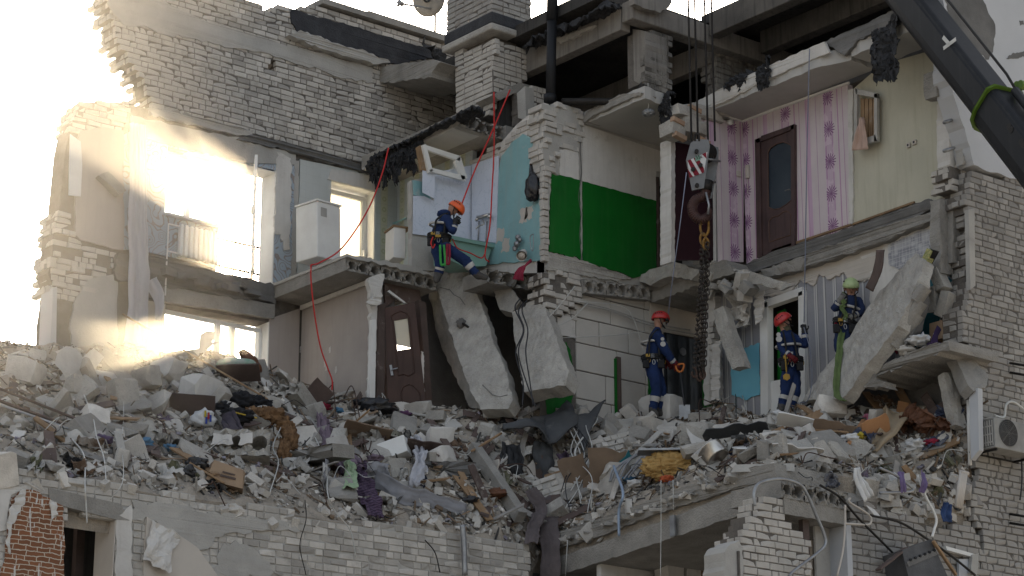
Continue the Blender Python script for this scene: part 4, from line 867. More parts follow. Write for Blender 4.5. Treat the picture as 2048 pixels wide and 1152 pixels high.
# ---------------------------------------------------------------- lower storey on the right
bwall = thing('block_wall', (.8,0,-2.6), 'bare stairwell wall of large pale gypsum blocks', 'wall')
m_block = mat('gypsum_block', (.5,.475,.44), (.43,.41,.38), 1.6, .12, 40, .92, isl=.16, stain=[((.33,.31,.28), 2.2, .62, .5)])
F0b = fA(.04)
prism('joint_backing', F0b, [(-.75,-2.9),(3.2,-2.9),(3.2,-.27),(-.75,-.27)], .03, .2, m_mortar, bwall)
rows = [(-2.9,-2.32),(-2.32,-1.84),(-1.84,-1.36),(-1.36,-.92),(-.92,-.5),(-.5,-.27)]
for k, (za, zb) in enumerate(rows):
    x = -.1 - (0 if k % 2 else .3)
    x = -.12
    while x < 2.0:
        wd_ = (.78,.52,.9,.66)[(k*3+int(x*7)) % 4]; x2 = min(x+wd_, 2.02)
        if x2-x > .1:
            mb = MB(); mb.box((x+.008,R.uniform(0,.012),za+.008),(x2-.008,.06,zb-.008)); bevel(mb.build('block', m_block, bwall, F0b), .008, 1)
        x = x2
    mb = MB()
brickwork(bwall, F0b, [[(-.75,-.95),(-.13,-.95),(-.13,-.3),(-.75,-.3)]], .1, m_brick, 60, 41, .0, '', core=False, rough=.02)
prism('render', F0b, rag([(-.75,-1.3),(-.13,-1.3),(-.13,-.95),(-.75,-.95)], .1, .01), .0, .04, m_plast, bwall)
prism('render', F0b, rag(PP(F0b, [(1300,600),(1450,635),(1450,690),(1420,680),(1330,665),(1300,655)]), .2, .0), -.01, .04, m_cream, bwall)
for q in ([(1118,690),(1132,684),(1140,700),(1145,730),(1142,745),(1128,740)], [(1090,790),(1112,776),(1143,768),(1143,835),(1095,832)], [(1296,750),(1303,752),(1306,800),(1298,805)]): prism('green_paint', F0b, rag(PP(F0b, q), .08, .02), -.014, .0, m_green, bwall)
mb = MB(); q = loc(F0b,1235,780); mb.box((q[0]-.045,-.05,loc(F0b,1235,845)[1]),(q[0]+.045,.0,loc(F0b,1235,715)[1])); mb.build('door_post', m_wooddk, bwall, F0b)
mb = MB(); mb.box((loc(F0b,1230,780)[0]-.02,-.055,loc(F0b,1230,845)[1]),(loc(F0b,1230,780)[0],-.005,loc(F0b,1230,718)[1])); mb.build('green_trim', m_green, bwall, F0b)
# cables across the block wall
for i, pts in enumerate(([(1160,604),(1220,618),(1300,645),(1380,660)], [(1165,608),(1230,624),(1300,650),(1428,676)], [(1110,676),(1160,674),(1230,670),(1296,662)], [(1150,602),(1240,612),(1268,640),(1290,715)], [(1176,606),(1140,640),(1098,658)], [(1150,572),(1120,610),(1092,640)])):
    wire('cable', [HY(x, y, -.03-.02*i) for x, y in pts], .012 if i < 2 else .007, m_plastg if i < 2 else m_wire, 'loose grey cable strung over the bare gypsum block wall', 'cable', 'cables on the block wall')
# padded black door
pd_ = thing('padded_door', (2.4,.0,-2.6), 'black quilted leatherette door behind the hanging chains', 'door')
m_quilt = mat('black_leatherette', (.02,.024,.028), (.03,.035,.04), 3, .1, 30, .4, spec=.6)
Fq = fA(-.02); x0, x1 = loc(Fq,1333,740)[0], loc(Fq,1400,740)[0]; z0, z1 = -2.9, -.88; n = 16; vv = []; ff = []
for i in range(n*3+1):
    for j in range(n+1):
        u, v = j/n, i/(n*3); vv.append((x0+(x1-x0)*u, -.045*abs(math.sin(math.pi*(u*3)))*(.6+.4*abs(math.sin(math.pi*v*5)))-.02, z0+(z1-z0)*v))
for i in range(n*3):
    for j in range(n): a = i*(n+1)+j; ff.append((a,a+1,a+n+2,a+n+1))
me = mesh('padding', vv, ff, True); link('padding', me, Fq, pd_, m_quilt)
mb = MB(); mb.box((x0-.03,-.01,z0),(x1+.03,.03,z1+.02)); mb.build('leaf', m_black, pd_, Fq)
q = loc(Fq,1360,705); mb = MB(); mb.disc_prism((q[0],-.075,q[1]), (0,1,0), .07, .02, 12); mb.build('number_plate', m_metal, pd_, Fq)
prism('green_dado', fA(-.005), PP(fA(-.005), [(1402,758),(1440,762),(1440,860),(1402,850)]), 0, .05, m_green, bwall)
# grey striped room wall
gs = thing('striped_wall', (XP,-3,-2.6), 'grey striped papered wall with torn strips around the white doorway', 'wall')
FG = fB(XP)
dh = PP(FG, [(1536,612),(1600,592),(1602,802),(1538,830)])
prism('wallpaper', FG, rag([(1.05,-2.95),(6.3,-2.95),(6.3,-.3),(1.05,-.3)], .3, .0), .01, .12, m_gstripe, gs, holes=[dh])
prism('bare_plaster', FG, rag(PP(FG, [(1470,556),(1560,520),(1700,482),(1760,462),(1772,480),(1740,560),(1700,570),(1690,545),(1660,560),(1640,548),(1628,572),(1600,560),(1580,590),(1540,592),(1500,590)]), .07, .02), -.02, .02, m_cream, gs, jit=.01)
prism('bare_plaster', FG, rag(PP(FG, [(1700,482),(1862,430),(1868,470),(1840,600),(1760,640),(1740,600),(1740,540)]), .1, .02), -.015, .02, m_plast, gs)
prism('mosaic_tiles', FG, rag(PP(FG, [(1778,490),(1850,458),(1870,460),(1862,510),(1800,540),(1780,530)]), .07, .01), -.03, .0, m_mosaic, gs)
prism('blue_paint', FG, rag(PP(FG, [(1462,720),(1478,700),(1520,686),(1520,790),(1490,800),(1464,790)]), .08, .02), -.012, .0, m_blue, gs)
prism('teal_paint', FG, rag(PP(FG, [(1850,560),(1880,545),(1905,560),(1926,575),(1922,680),(1820,700),(1830,640)]), .1, .02), -.02, .0, m_teal, gs)
for i, q in enumerate(([(1444,570),(1470,560),(1486,590),(1478,640),(1458,600)], [(1484,600),(1502,596),(1500,650),(1488,655)], [(1452,640),(1470,650),(1482,720),(1470,730)], [(1508,590),(1530,582),(1524,640),(1512,650)], [(1424,690),(1440,680),(1440,800),(1424,800)])):
    prism('peeling_paper', fB(XP-.06-.05*i), rag(PP(fB(XP-.06-.05*i), q), .06, .02), -.01, .0, m_plast, gs, jit=.02)
o = crumple('curled_paper', Matrix.Translation(HX(1482,632,1.85)) @ Matrix.Rotation(1.2,4,'Y'), .34, .3, m_plast, .12, 12); tag(o, 'curled white paper flap on the grey striped wall', 'paper')
# doorway casing
dw = thing('white_doorway', (XP,-2.5,-2.8), 'white door frame behind the rescuer looking up', 'doorway')
Fc = fB(XP-.03); K = lambda pts: PP(Fc, pts)
for pts in ([(1521,608),(1536,604),(1538,830),(1523,836)], [(1598,586),(1610,580),(1612,800),(1600,806)], [(1521,604),(1606,574),(1606,590),(1524,618)]): prism('casing', Fc, K(pts), -.02, .12, m_white, dw)
prism('lower_panel', Fc, K([(1537,762),(1600,750),(1602,806),(1538,830)]), .05, .08, m_white, dw); prism('dark_room', fB(XP+.7), PP(fB(XP+.7), [(1500,560),(1680,520),(1680,840),(1500,880)]), 0, .05, m_burnt_unlit, dw)  # black sheet behind the doorway carries the shade of the room
prism('green_edge', Fc, K([(1537,620),(1552,614),(1554,756),(1538,762)]), .2, .24, m_green, dw)
# column of crumbled wall end at 1440 and the hanging concrete rib
ce = thing('wall_end', (2.0,-1.0,-2.6), 'splintered white wall end beside the hanging chains', 'wall')
prism('render', fA(-1.15), rag(PP(fA(-1.15), [(1430,560),(1450,552),(1462,600),(1450,690),(1462,800),(1428,806)]), .07, .02), 0, .25, m_plast, ce, jit=.02)
brickwork(ce, fA(-1.17), [PP(fA(-1.17), [(1426,640),(1434,640),(1434,800),(1426,800)])], .1, m_brick, 40, 43, .01, '', core=False, rough=.02)
a, b, c_ = HX(1428,622,1.55), HX(1448,612,1.5), HX(1466,734,1.5)
Mr = plane_frame(a, HX(1450,616,1.55), HX(1466,734,1.5)); n_ = Mr.to_3x3() @ Vector((0,1,0)); pr = lambda pts: [((Mr.inverted() @ HP(x, y, a, n_)).x, (Mr.inverted() @ HP(x, y, a, n_)).z) for x, y in pts]
o = rough_slab('concrete_rib', Mr, pr([(1424,622),(1446,612),(1462,660),(1489,732),(1464,738),(1440,680)]), .16, m_concl, None, .012); tag(o, 'long hanging concrete rib beside the sky blue wall patch', 'concrete rib')
rub = thing('wall_crumble', (1.6,-1.4,-.4), 'crumbled masonry knot under the broken hall floor', 'masonry')
for i in range(26):
    px, py = 1410+R.uniform(0,90), 545+R.uniform(-8,50); v, f = chunk_geo(R.uniform(.1,.35), R.uniform(.1,.3), R.uniform(.08,.2), R)
    link('lump', mesh('lump', v, f), Matrix.Translation(HX(px, py, 1.7+R.uniform(-.2,.1))) @ Matrix.Rotation(R.uniform(0,3),4,'X') @ Matrix.Rotation(R.uniform(0,3),4,'Z'), rub, R.choice([m_concl, m_chunk, m_conc]))
# ---------------------------------------------------------------- street facade on the right
FF = fA(YF)
fw_ = thing('facade_wall', (2.6,YF,-6), 'weathered white brick street facade with toothed broken edge', 'wall')
edge = [(1900,332),(1935,340),(1946,352),(1940,380),(1930,398),(1946,440),(1948,560),(1938,590),(1928,620),(1930,650),(1926,680),(1946,700),(1955,740),(1966,760),(1950,790),(1958,830),(1946,880),(1950,905),(1958,940),(1948,985),(1945,1010),(1950,1040),(1962,1060),(1966,1090),(1962,1160),(1962,1220)]
top = PP(FF, [(2120,392),(2030,362),(1960,340)])
pol = PP(FF, edge) + PP(FF, [(2120,1280)]) + top
brickwork(fw_, FF, [pol], .4, m_brick_dark, 300, 51, .05, 'l', plong=.5)
prism('render_strip', FF, PP(FF, [(1934,420),(1946,418),(1948,572),(1938,580)]), -.03, .05, m_plastg, fw_)
prism('teal_reveal', fB(loc(FF,1955,850)[0]-.3), PP(fB(loc(FF,1955,850)[0]-.3), [(1938,782),(1956,776),(1958,900),(1942,920)]), 0, .1, m_facplast, fw_)
up2 = thing('facade_render', (3,YF,2), 'pale plastered upper facade behind the crane boom', 'wall')
prism('render', FF, rag(PP(FF, [(1878,-60),(1884,0),(1900,60),(1896,150),(1908,200),(1930,270),(1946,330),(1962,338),(2120,388),(2120,-60)]), .1, .02), -.02, .3, m_facplast, up2)
prism('bare_patch', FF, rag(PP(FF, [(1886,-10),(1960,-10),(1972,20),(1988,50),(1986,90),(1975,120),(1940,100),(1900,60)]), .08, .03), -.026, -.015, m_concd, up2, jit=.002)
for q in ([(2010,118),(2022,108),(2048,102),(2060,108),(2030,118)], [(2036,42),(2044,42),(2046,50),(2038,52)], [(1966,30),(1974,34),(1976,48),(1968,44)]): prism('spall', FF, rag(PP(FF, q), .05, .015), -.026, -.015, m_concd, up2)
# window reveal remains beside the yellow wall
rv = thing('window_reveal', (1.8,-6.5,0), 'broken white window reveal at the end of the yellow wall', 'reveal')
prism('scaly_plaster', fA(-6.45), rag(PP(fA(-6.45), [(1898,200),(1915,210),(1922,260),(1920,330),(1902,345),(1898,300)]), .08, .015), 0, .25, m_plast, rv)
prism('grey_plaster', fA(-6.6), rag(PP(fA(-6.6), [(1922,240),(1945,220),(1968,300),(1976,330),(1960,345),(1936,320),(1922,330)]), .08, .02), -.03, .1, m_plastg, rv, jit=.02)
brickwork(rv, fA(-6.5), [PP(fA(-6.5), [(1902,335),(1940,335),(1950,360),(1945,440),(1925,440),(1915,390),(1900,380)])], .3, m_brick, 60, 53, .05, 'l', rough=.05)
for py in (245,302):
    mb = MB(); mb.tube([HY(1888,py,-6.6), HY(1908,py-6,-6.6)], .03, 8); o = mb.build('bracket_pipe', m_metal, rv, None, True)
lb = rough_slab('hanging_lintel_block', fA(-6.5), PP(fA(-6.5), [(1872,140),(1896,150),(1900,195),(1874,192)]), .25, m_conc, None, .008); tag(lb, 'concrete block end hanging under the crane boom', 'concrete block')
# two upright lintel pieces
for i, (q, lab) in enumerate((([(1880,396),(1904,398),(1906,550),(1882,546)], 'longer rough concrete post standing at the facade corner'), ([(1906,398),(1922,400),(1922,526),(1906,524)], 'shorter rough concrete post beside the longer one'))):
    o = rough_slab('concrete_post', fA(-6.35-.1*i), PP(fA(-6.35-.1*i), q), .2, m_conc, None, .01, seed=i+5); tag(o, lab, 'post')

# ---------------------------------------------------------------- lower front: pillar, lintel, openings, slabs
pil = thing('brick_pier', (-2.6,YF,-8), 'broken white brick pier standing between two dark openings', 'pier')
brickwork(pil, FF, [PP(FF, [(1486,1092),(1480,1072),(1494,1056),(1500,1038),(1520,1022),(1522,1002),(1540,988),(1556,992),(1566,1000),(1568,1040),(1600,1060),(1618,1082),(1622,1240),(1486,1240)])], .4, m_brick, 260, 55, .03, 'l', plong=.6)
prism('render_side', FF, rag(PP(FF, [(1450,1104),(1462,1088),(1478,1080),(1486,1094),(1488,1240),(1448,1240)]), .1, .02), -.0, .4, m_plastg, pil)
mb = MB(); q = loc(FF,1477,1100); mb.box((q[0]-.035,-.034,q[1]-1.2),(q[0]-.01,.3,q[1]-.02)); mb.build('painted_shadow_strip', m_mortar, pil, FF)  # dark strip whose colour stands in for a shadow beside the pier
li = thing('window_lintel', (-1.6,YF,-5.6), 'grey concrete lintel over the lower window with slab holes above', 'lintel')
o = prism('lintel', FF, rag(PP(FF, [(1566,992),(1690,1018),(1692,1052),(1680,1048),(1568,1028)]), .12, .008), -.02, .4, m_conc, li)
rb = thing('lower_facade', (.3,YF,-7), 'lower brick facade below the heaped rubble with leaning stove', 'wall')
brickwork(rb, FF, [PP(FF, [(1700,1010),(1740,1005),(1800,1030),(1880,1050),(1950,1058),(1962,1090),(1962,1240),(1698,1240)])], .4, m_brick_dark, 260, 57, .03, 'l', plong=.6)
# near-black box standing in for the unlit window opening at the lower right
mb = MB(); xa = loc(FF,1892,1120)[0]; xb = loc(FF,1950,1120)[0]; mb.box((xa,-.12,-7.6),(xb,-.02,-6.5)); o = mb.build('painted_dark_opening', m_burnt_unlit, rb, FF)
mb = MB(); mb.box((loc(FF,1692,1100)[0],-.02,-8),(loc(FF,1702,1100)[0],.4,loc(FF,1692,1046)[1])); mb.build('jamb', m_facplast, rb, FF)
mb = MB(); mb.box((loc(FF,1664,1100)[0],.3,-8),(loc(FF,1694,1100)[0],.34,-5.4)); o = mb.build('inner_reveal', m_plastg, rb, FF)
# interior behind
inn = thing('lower_room', (0,-3,-6), 'dim interior walls of the lower flat under the sagging slabs', 'wall')
prism('wall', fA(-2.6), rag(PP(fA(-2.6), [(1202,1128),(1322,1078),(1330,1240),(1202,1240)]), .2, .01), 0, .1, m_plast, inn)
for i, q in enumerate(([(1336,1086),(1366,1072),(1372,1240),(1338,1240)], [(1374,1078),(1404,1088),(1408,1240),(1374,1240)])):
    prism('cracked_pier', fA(-3.0), rag(PP(fA(-3.0), q), .12, .015), 0, .3, m_plast, inn)
prism('casing', fA(-3.05), PP(fA(-3.05), [(1407,1084),(1412,1084),(1412,1240),(1407,1240)]), 0, .2, m_wood, inn)
mb = MB(); mb.box((-6,-1.5,-9),(6,-1.4,-5.7)); mb.box((2.2,-6.3,-9),(2.3,-1.5,-5.5)); mb.build('back_wall', m_burnt_unlit, inn)  # back walls coloured near-black for the shade under the slabs
prism('wall', fA(-5.8), PP(fA(-5.8), [(1625,1080),(1668,1060),(1668,1240),(1625,1240)]), 0, .1, m_cream, inn)
mb = MB(); q = HY(1612,1050,YF+.1); mb.box((q.x-.06,q.y,-8),(q.x+.06,q.y+.08,-5.45)); mb.build('window_post', m_wooddk, inn)
# sagging slabs
sl2 = thing('lower_sagging_slab', (-1,-4,-5.5), 'lower of two sagging floor slabs above dark opening', 'slab')
X2 = -2.05; FX = fB(X2)
prism('slab', FX, rag(PP(FX, [(1068,1130),(1200,1086),(1330,1040),(1432,1000),(1500,972),(1552,958),(1568,985),(1520,1000),(1484,1028),(1330,1080),(1200,1124),(1074,1164)]), .14, .012), 0, 3.6, m_conc, sl2, jit=.0)
rnd = random.Random(14)
q0, q1 = HY(1566,994,YF-.05), HY(1700,1020,YF-.05)
hollow_geo((q1-q0).length, 1.0, .24, 6, .078, rnd, .05, .5).build('slab_end', m_conc, sl2, Matrix.Translation(q0) @ Matrix.Rotation(-math.atan2(q1.z-q0.z, q1.x-q0.x),4,'Y'))
sl1 = thing('upper_sagging_slab', (-1,-4,-5), 'upper of two sagging floor slabs carrying the rubble', 'slab')
X1 = -2.0; FX1 = fB(X1)
prism('slab', FX1, rag(PP(FX1, [(1084,1076),(1200,1036),(1300,1000),(1400,962),(1480,938),(1548,926),(1552,958),(1490,970),(1400,1000),(1300,1032),(1200,1072),(1086,1106)]), .1, .014), 0, 1.2, m_conc, sl1, jit=.006)
prism('rib', FX1, PP(FX1, [(1088,1088),(1200,1050),(1400,976),(1545,938),(1545,941),(1400,979),(1200,1053),(1088,1091)]), -.012, .02, m_conc, sl1)
q0, q1 = HY(1550,960,-6.3), HY(1640,968,-6.3)
hollow_geo((q1-q0).length*1.0, .9, .24, 4, .08, rnd, .05, .45).build('slab_end', m_conc, sl1, Matrix.Translation(q0) @ Matrix.Rotation(-math.atan2(q1.z-q0.z, q1.x-q0.x),4,'Y'))
def hollow_thing(name, p0, p1, Y, n, th, length, label, mt_, seed, r=.08, rotz=0, tiltx=0, brk=.06):
    q0, q1 = HY(*p0, Y), HY(*p1, Y); t = thing(name, (q0+q1)/2, label, 'slab')
    M = Matrix.Translation(q0) @ Matrix.Rotation(-math.atan2(q1.z-q0.z, q1.x-q0.x),4,'Y') @ Matrix.Rotation(tiltx,4,'X')
    hollow_geo((q1-q0).length, length, th, n, r, random.Random(seed), brk, min(.6,length*.8)).build('slab', mt_, t, M); return t
hollow_thing('slab_fragment', (1636,958), (1716,976), -6.35, 3, .27, .8, 'short hollow slab fragment with three holes beside the bent slab', m_conc, 21, .09)
hollow_thing('slab_fragment', (1812,942), (1922,908), -6.2, 4, .26, 1.2, 'hollow slab fragment with four holes tilted under the facade edge', m_concl, 22, .085)
hollow_thing('slab_fragment', (1792,1050), (1860,1062), -6.5, 3, .2, .6, 'low slab fragment with holes above the leaning stove', m_conc, 23, .06)
# balcony floor piece with dark soffit
bs = thing('hanging_floor_slab', (1.5,-6,-2.9), 'hanging floor slab with dark hollow below beside the facade', 'slab')
FS = fB(1.05)
prism('slab', FS, rag(PP(FS, [(1728,744),(1800,712),(1860,688),(1896,680),(1898,700),(1850,716),(1790,738),(1742,762)]), .06, .03), 0, 1.1, m_conc, bs, jit=.03)
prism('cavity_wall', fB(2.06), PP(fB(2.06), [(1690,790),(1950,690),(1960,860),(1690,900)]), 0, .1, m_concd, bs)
prism('broken_rim', fB(1.0), rag(PP(fB(1.0), [(1724,744),(1745,738),(1752,760),(1770,764),(1772,776),(1728,776)]), .05, .02), 0, .25, m_conc, bs, jit=.02)
# pieces hanging at the facade edge
def slab_px(name, pts, a, b, c_, th, mt_, label, cat='concrete slab', amp=.014, seed=3, cell=.09):
    """slab whose front face lies in the plane through three located points"""
    Mr = plane_frame(a, b, c_); n_ = Mr.to_3x3() @ Vector((0,1,0)); inv = Mr.inverted(); pl_ = []
    for x, y in pts: q = inv @ HP(x, y, a, n_); pl_.append((q.x, q.z))
    o = rough_slab(name, Mr, rag(pl_, .16, .01, random.Random(seed)), th, mt_, None, amp, cell, seed=seed)
    if label: tag(o, label, cat)
    return o, Mr
slab_px('hanging_slab', [(1898,682),(1912,676),(1976,752),(1972,776),(1946,782),(1936,770)], HY(1898,682,-6.6), HY(1976,752,-6.95), HY(1946,782,-7.0), .22, m_conc, 'narrow slab piece hanging over the facade edge', seed=6)
slab_px('hanging_rib', [(1888,746),(1904,744),(1934,850),(1930,856),(1912,850)], HY(1888,746,-6.5), HY(1904,744,-6.5), HY(1920,852,-6.6), .14, m_concl, 'pale concrete rib dangling in front of the dark cavity', seed=7)
mb = MB(); mb.tube([HY(1936,770,-6.7), HY(1940,930,-6.75)], .03, 8); o = mb.build('riser_pipe', m_white, None, None, True); tag(o, 'white riser pipe at the broken facade edge', 'pipe')
# the big leaning slab on the right
BS, BSM = slab_px('leaning_slab', [(1604,802),(1640,748),(1690,680),(1738,612),(1790,548),(1832,506),(1846,520),(1838,560),(1816,606),(1796,650),(1740,724),(1684,796)], HX(1604,800,1.5), HX(1832,506,1.5), HX(1684,796,.85), .2, m_concl, 'huge pale concrete slab leaning against the striped wall', seed=8, amp=.02)
for i, (px, py, sx, sz, an) in enumerate(((1842,588,.1,.13,.6),(1828,625,.11,.2,.8),(1812,660,.12,.3,.95))):
    p = HX(px, py, 1.12); mb = MB(); ax = (HX(px+18, py-26, 1.17)-p).normalized()
    mb.tube([p-ax*sz, p+ax*sz], sx, 14, cap=False); mb.build('open_core', m_conc, BS, None, True)
_o, _m = slab_px('broken_rim', [(1846,520),(1852,560),(1850,600),(1836,650),(1812,690),(1796,660),(1816,606),(1838,560)], HX(1846,520,1.35), HX(1852,600,1.28), HX(1800,690,1.02), .2, m_concd, None, seed=9); _o.parent = BS; _o.matrix_basis = W[BS.name].inverted() @ W[_o.name]
# leaning slabs in the middle
o, _m = slab_px('leaning_slab', [(866,545),(900,536),(938,545),(960,600),(985,680),(1012,740),(1026,800),(1016,818),(962,818),(940,780),(905,680),(880,600)], HX(866,545,-1.25), HX(938,545,-1.05), HX(990,818,-1.75), .24, m_concl, 'long grey concrete slab leaning below the seated rescuer', seed=10, amp=.014)
_q = HP(924,648,_m.translation,_m.to_3x3() @ Vector((0,1,0))); blob('spall_shade', Matrix.Translation(_q), .2, .12, .2, m_concd, .5, 4, o, 3); mb = MB(); mb.tube(spline([_q-HEAD*.04, _q-HEAD*.1+RIGHT*.05-UPZ*.04, _q-HEAD*.1+RIGHT*.13-UPZ*.1],4), .022, 8); mb.build('lifting_loop', m_iron, o, None, True)  # dark blob stands in for the shade inside the spalled hole
for _i, _pts in enumerate(([(880,575),(900,580),(908,590),(920,596),(930,610)], [(965,770),(985,790),(1000,794),(1015,790)])):
    mb = MB(); mb.tube([HP(x,y,_m.translation,_m.to_3x3() @ Vector((0,1,0)))-HEAD*.012 for x,y in _pts], .007, 4); mb.build('crack', m_concd, o)
slab_px('slab_side', [(845,540),(866,545),(905,680),(962,818),(940,815),(880,690)], HX(866,545,-1.28), HX(962,818,-1.78), HX(845,540,-1.1), .12, m_conc, 'rough left flank of the long leaning slab', seed=11)
slab_px('leaning_slab', [(1024,622),(1052,612),(1086,608),(1100,640),(1120,700),(1138,742),(1130,770),(1048,784),(1040,740),(1030,680)], HX(1024,622,-1.0), HX(1086,608,-.85), HX(1048,784,-1.5), .3, m_concl, 'short thick concrete slab block beside the green paint remnants', seed=12, amp=.02)
slab_px('leaning_slab', [(982,562),(1010,560),(1040,600),(1024,625),(1000,620)], HX(982,562,-.95), HX(1010,560,-.85), HX(1010,625,-1.0), .2, m_conc, 'broken slab corner wedged above the short thick block', seed=13)
0 and slab_px('slab_edge', [(986,600),(1000,620),(1030,690),(1046,785),(1036,770),(1010,680)], HX(986,600,-1.02), HX(1036,770,-1.45), HX(1000,620,-.95), .1, m_conc, 'thin broken slab edge along the short block', seed=14)
# bathroom floor edge with big holes
hollow_thing('bathroom_floor_slab', (978,564), (1090,584), .75, 4, .24, .7, 'bathroom floor slab end with large ragged holes', m_conc, 24, .1, brk=.1)

# closed shell behind: the rest of the block, so that no sun leaks under the heap
sh = thing('building_shell', (0,4.5,-13.6), 'plain rear and inner walls of the block behind the rubble', 'wall')
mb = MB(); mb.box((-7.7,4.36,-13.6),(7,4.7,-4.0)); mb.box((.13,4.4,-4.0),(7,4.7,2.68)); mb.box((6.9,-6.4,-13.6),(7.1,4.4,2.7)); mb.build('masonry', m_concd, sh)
mb = MB(); mb.box((2.3,-6.3,2.58),(7,4.4,2.78)); mb.box((.1,.32,2.58),(2.3,4.4,2.78)); mb.build('attic_floor', m_concd, sh)
# ---------------------------------------------------------------- lower left wall
FL = fA(-2.0)
lwall = thing('lower_left_wall', (-8,-2,-8), 'lower brick wall with dark doorway under the rubble heap', 'wall')
door = PP(FL, [(127,1014),(232,1040),(228,1260),(122,1260)])
outl = PP(FL, [(-30,936),(60,944),(120,958),(170,962),(240,972),(300,985),(360,988),(430,1008),(500,1012),(560,1018),(620,1034),(700,1045),(780,1050),(860,1064),(930,1066),(1000,1078),(1058,1092),(1062,1260),(-30,1260)])
brickwork(lwall, FL, [outl, door], .38, m_brick, 300, 61, .0, '', plong=.5, rough=.008, mortar=m_plastg)
prism('lintel', FL, PP(FL, [(96,976),(240,1008),(258,1042),(232,1040),(126,1013),(98,1000)]), -.02, .36, m_conc, lwall)
prism('render', FL, rag(PP(FL, [(262,1000),(330,1008),(440,1030),(560,1040),(600,1065),(520,1062),(440,1075),(400,1100),(340,1062),(290,1034),(262,1040)]), .1, .05), -.018, .01, m_plastg, lwall, jit=.004)
prism('render', FL, rag(PP(FL, [(440,1100),(470,1080),(520,1110),(560,1152),(430,1152)]), .1, .05), -.014, .01, m_plastg, lwall, jit=.003)
prism('render', FL, rag(PP(FL, [(-30,965),(60,978),(22,990),(12,1060),(-30,1060)]), .1, .03), -.018, .01, m_plast, lwall, jit=.004)
prism('stone_print_paper', FL, rag(PP(FL, [(20,1000),(36,985),(58,980),(96,996),(124,1012),(127,1050),(125,1200),(-10,1200),(10,1100)]), .08, .02), -.022, .01, m_faux, lwall)
prism('torn_white_paper', FL @ Matrix.Translation((0,-.05,0)), rag(PP(FL, [(14,1020),(36,984),(48,980),(46,1010),(30,1030),(18,1060),(16,1110),(8,1090)]), .06, .02), 0, .006, m_plast, lwall, jit=.02)
prism('torn_white_paper', FL @ Matrix.Translation((0,-.05,0)), rag(PP(FL, [(96,1000),(108,1005),(112,1030),(100,1040)]), .06, .02), 0, .006, m_plast, lwall, jit=.02)
prism('cream_paper', FL, rag(PP(FL, [(292,1034),(345,1064),(396,1098),(440,1160),(450,1200),(283,1200)]), .2, .008), -.024, .01, m_cream, lwall)
prism('jamb_plaster', FL, rag(PP(FL, [(232,1035),(262,1010),(262,1200),(230,1200)]), .1, .02), -.018, .01, m_plast, lwall, jit=.005)
mb = MB(); q = loc(FL,231,1060)[0]; mb.box((q-.015,.0,-8.2),(q+.0,.5,loc(FL,231,1041)[1])); mb.build('reveal', m_cream, lwall, FL)
mb = MB(); q = loc(FL,160,1060); mb.box((q[0]-1,1.2,-8.2),(q[0]+1.6,1.3,-5)); mb.build('dark_room', m_burnt_unlit, lwall, FL)  # near-black back plane; the room's lack of light is in its colour
mb = MB(); q = loc(FL,172,1100); mb.box((q[0]+.35,.9,-8.2),(q[0]+.47,1.0,-5.4)); mb.build('inner_post', m_wooddk, lwall, FL)
o = crumple('hanging_paper', FL @ Matrix.Translation((loc(FL,315,1095)[0],-.09,loc(FL,315,1095)[1])) @ Matrix.Rotation(math.radians(80),4,'X') @ Matrix.Rotation(-.3,4,'Z'), .46, .62, m_plast, .05, 22, outline=.3); tag(o, 'large torn white paper sheet hanging on the cream wall', 'paper')
# ---------------------------------------------------------------- rubble heap: sheet between a rear and a front line
Tc = [(-60,672,'y',4.7),(0,684,'y',4.7),(60,690,'y',4.5),(130,694,'y',4.2),(230,690,'y',4.1),(330,704,'y',4.1),(420,700,'y',4.1),(500,722,'y',4.1),(560,752,'y',4.0),(640,776,'x',-2.8),(745,806,'x',-2.8),(800,818,'y',1.9),(880,815,'y',1.4),(980,822,'y',.8),(1060,815,'y',.4),(1150,836,'y',-.05),(1240,838,'y',-.1),(1310,832,'y',-.45),(1400,818,'y',-.4),(1450,806,'y',-1.1),(1525,832,'x',1.95),(1580,824,'x',1.75),(1640,815,'x',1.6),(1700,820,'x',1.6),(1800,812,'x',1.95),(1900,808,'x',1.9),(1955,800,'x',1.9)]
Bc = [(-60,930,'y',-1.95),(0,938,'y',-1.95),(150,962,'y',-1.95),(300,986,'y',-1.95),(500,1014,'y',-1.95),(700,1048,'y',-1.95),(860,1066,'y',-1.95),(1000,1085,'y',-1.95),(1040,1140,'y',-1.95),(1068,1140,'x',-2.3),(1090,1082,'x',-1.95),(1200,1038,'x',-1.95),(1300,1003,'x',-1.95),(1400,964,'x',-1.95),(1500,938,'x',-1.95),(1560,932,'y',-6.2),(1640,946,'y',-6.3),(1720,960,'y',-6.4),(1800,1010,'y',-6.5),(1860,1030,'y',-6.6),(1930,1030,'y',-6.6),(1958,1010,'y',-6.6)]
def pt3(c): return HY(c[0], c[1], c[3]) if c[2] == 'y' else HX(c[0], c[1], c[3])
def curve(L, px):
    for a, b in zip(L[:-1], L[1:]):
        if a[0] <= px <= b[0]:
            t = (px-a[0])/(b[0]-a[0]); return pt3(a).lerp(pt3(b), t)
    return pt3(L[0]) if px < L[0][0] else pt3(L[-1])
NU, NV = 190, 46; vv = []
def heap(u, v):
    px = -60+u*2015; a, b = curve(Tc, px), curve(Bc, px); p = a.lerp(b, v)
    bulge = math.sin(math.pi*v); p = p + Vector((0,0,.12*bulge*noise.noise(Vector((u*9,v*3,0)))))
    return p
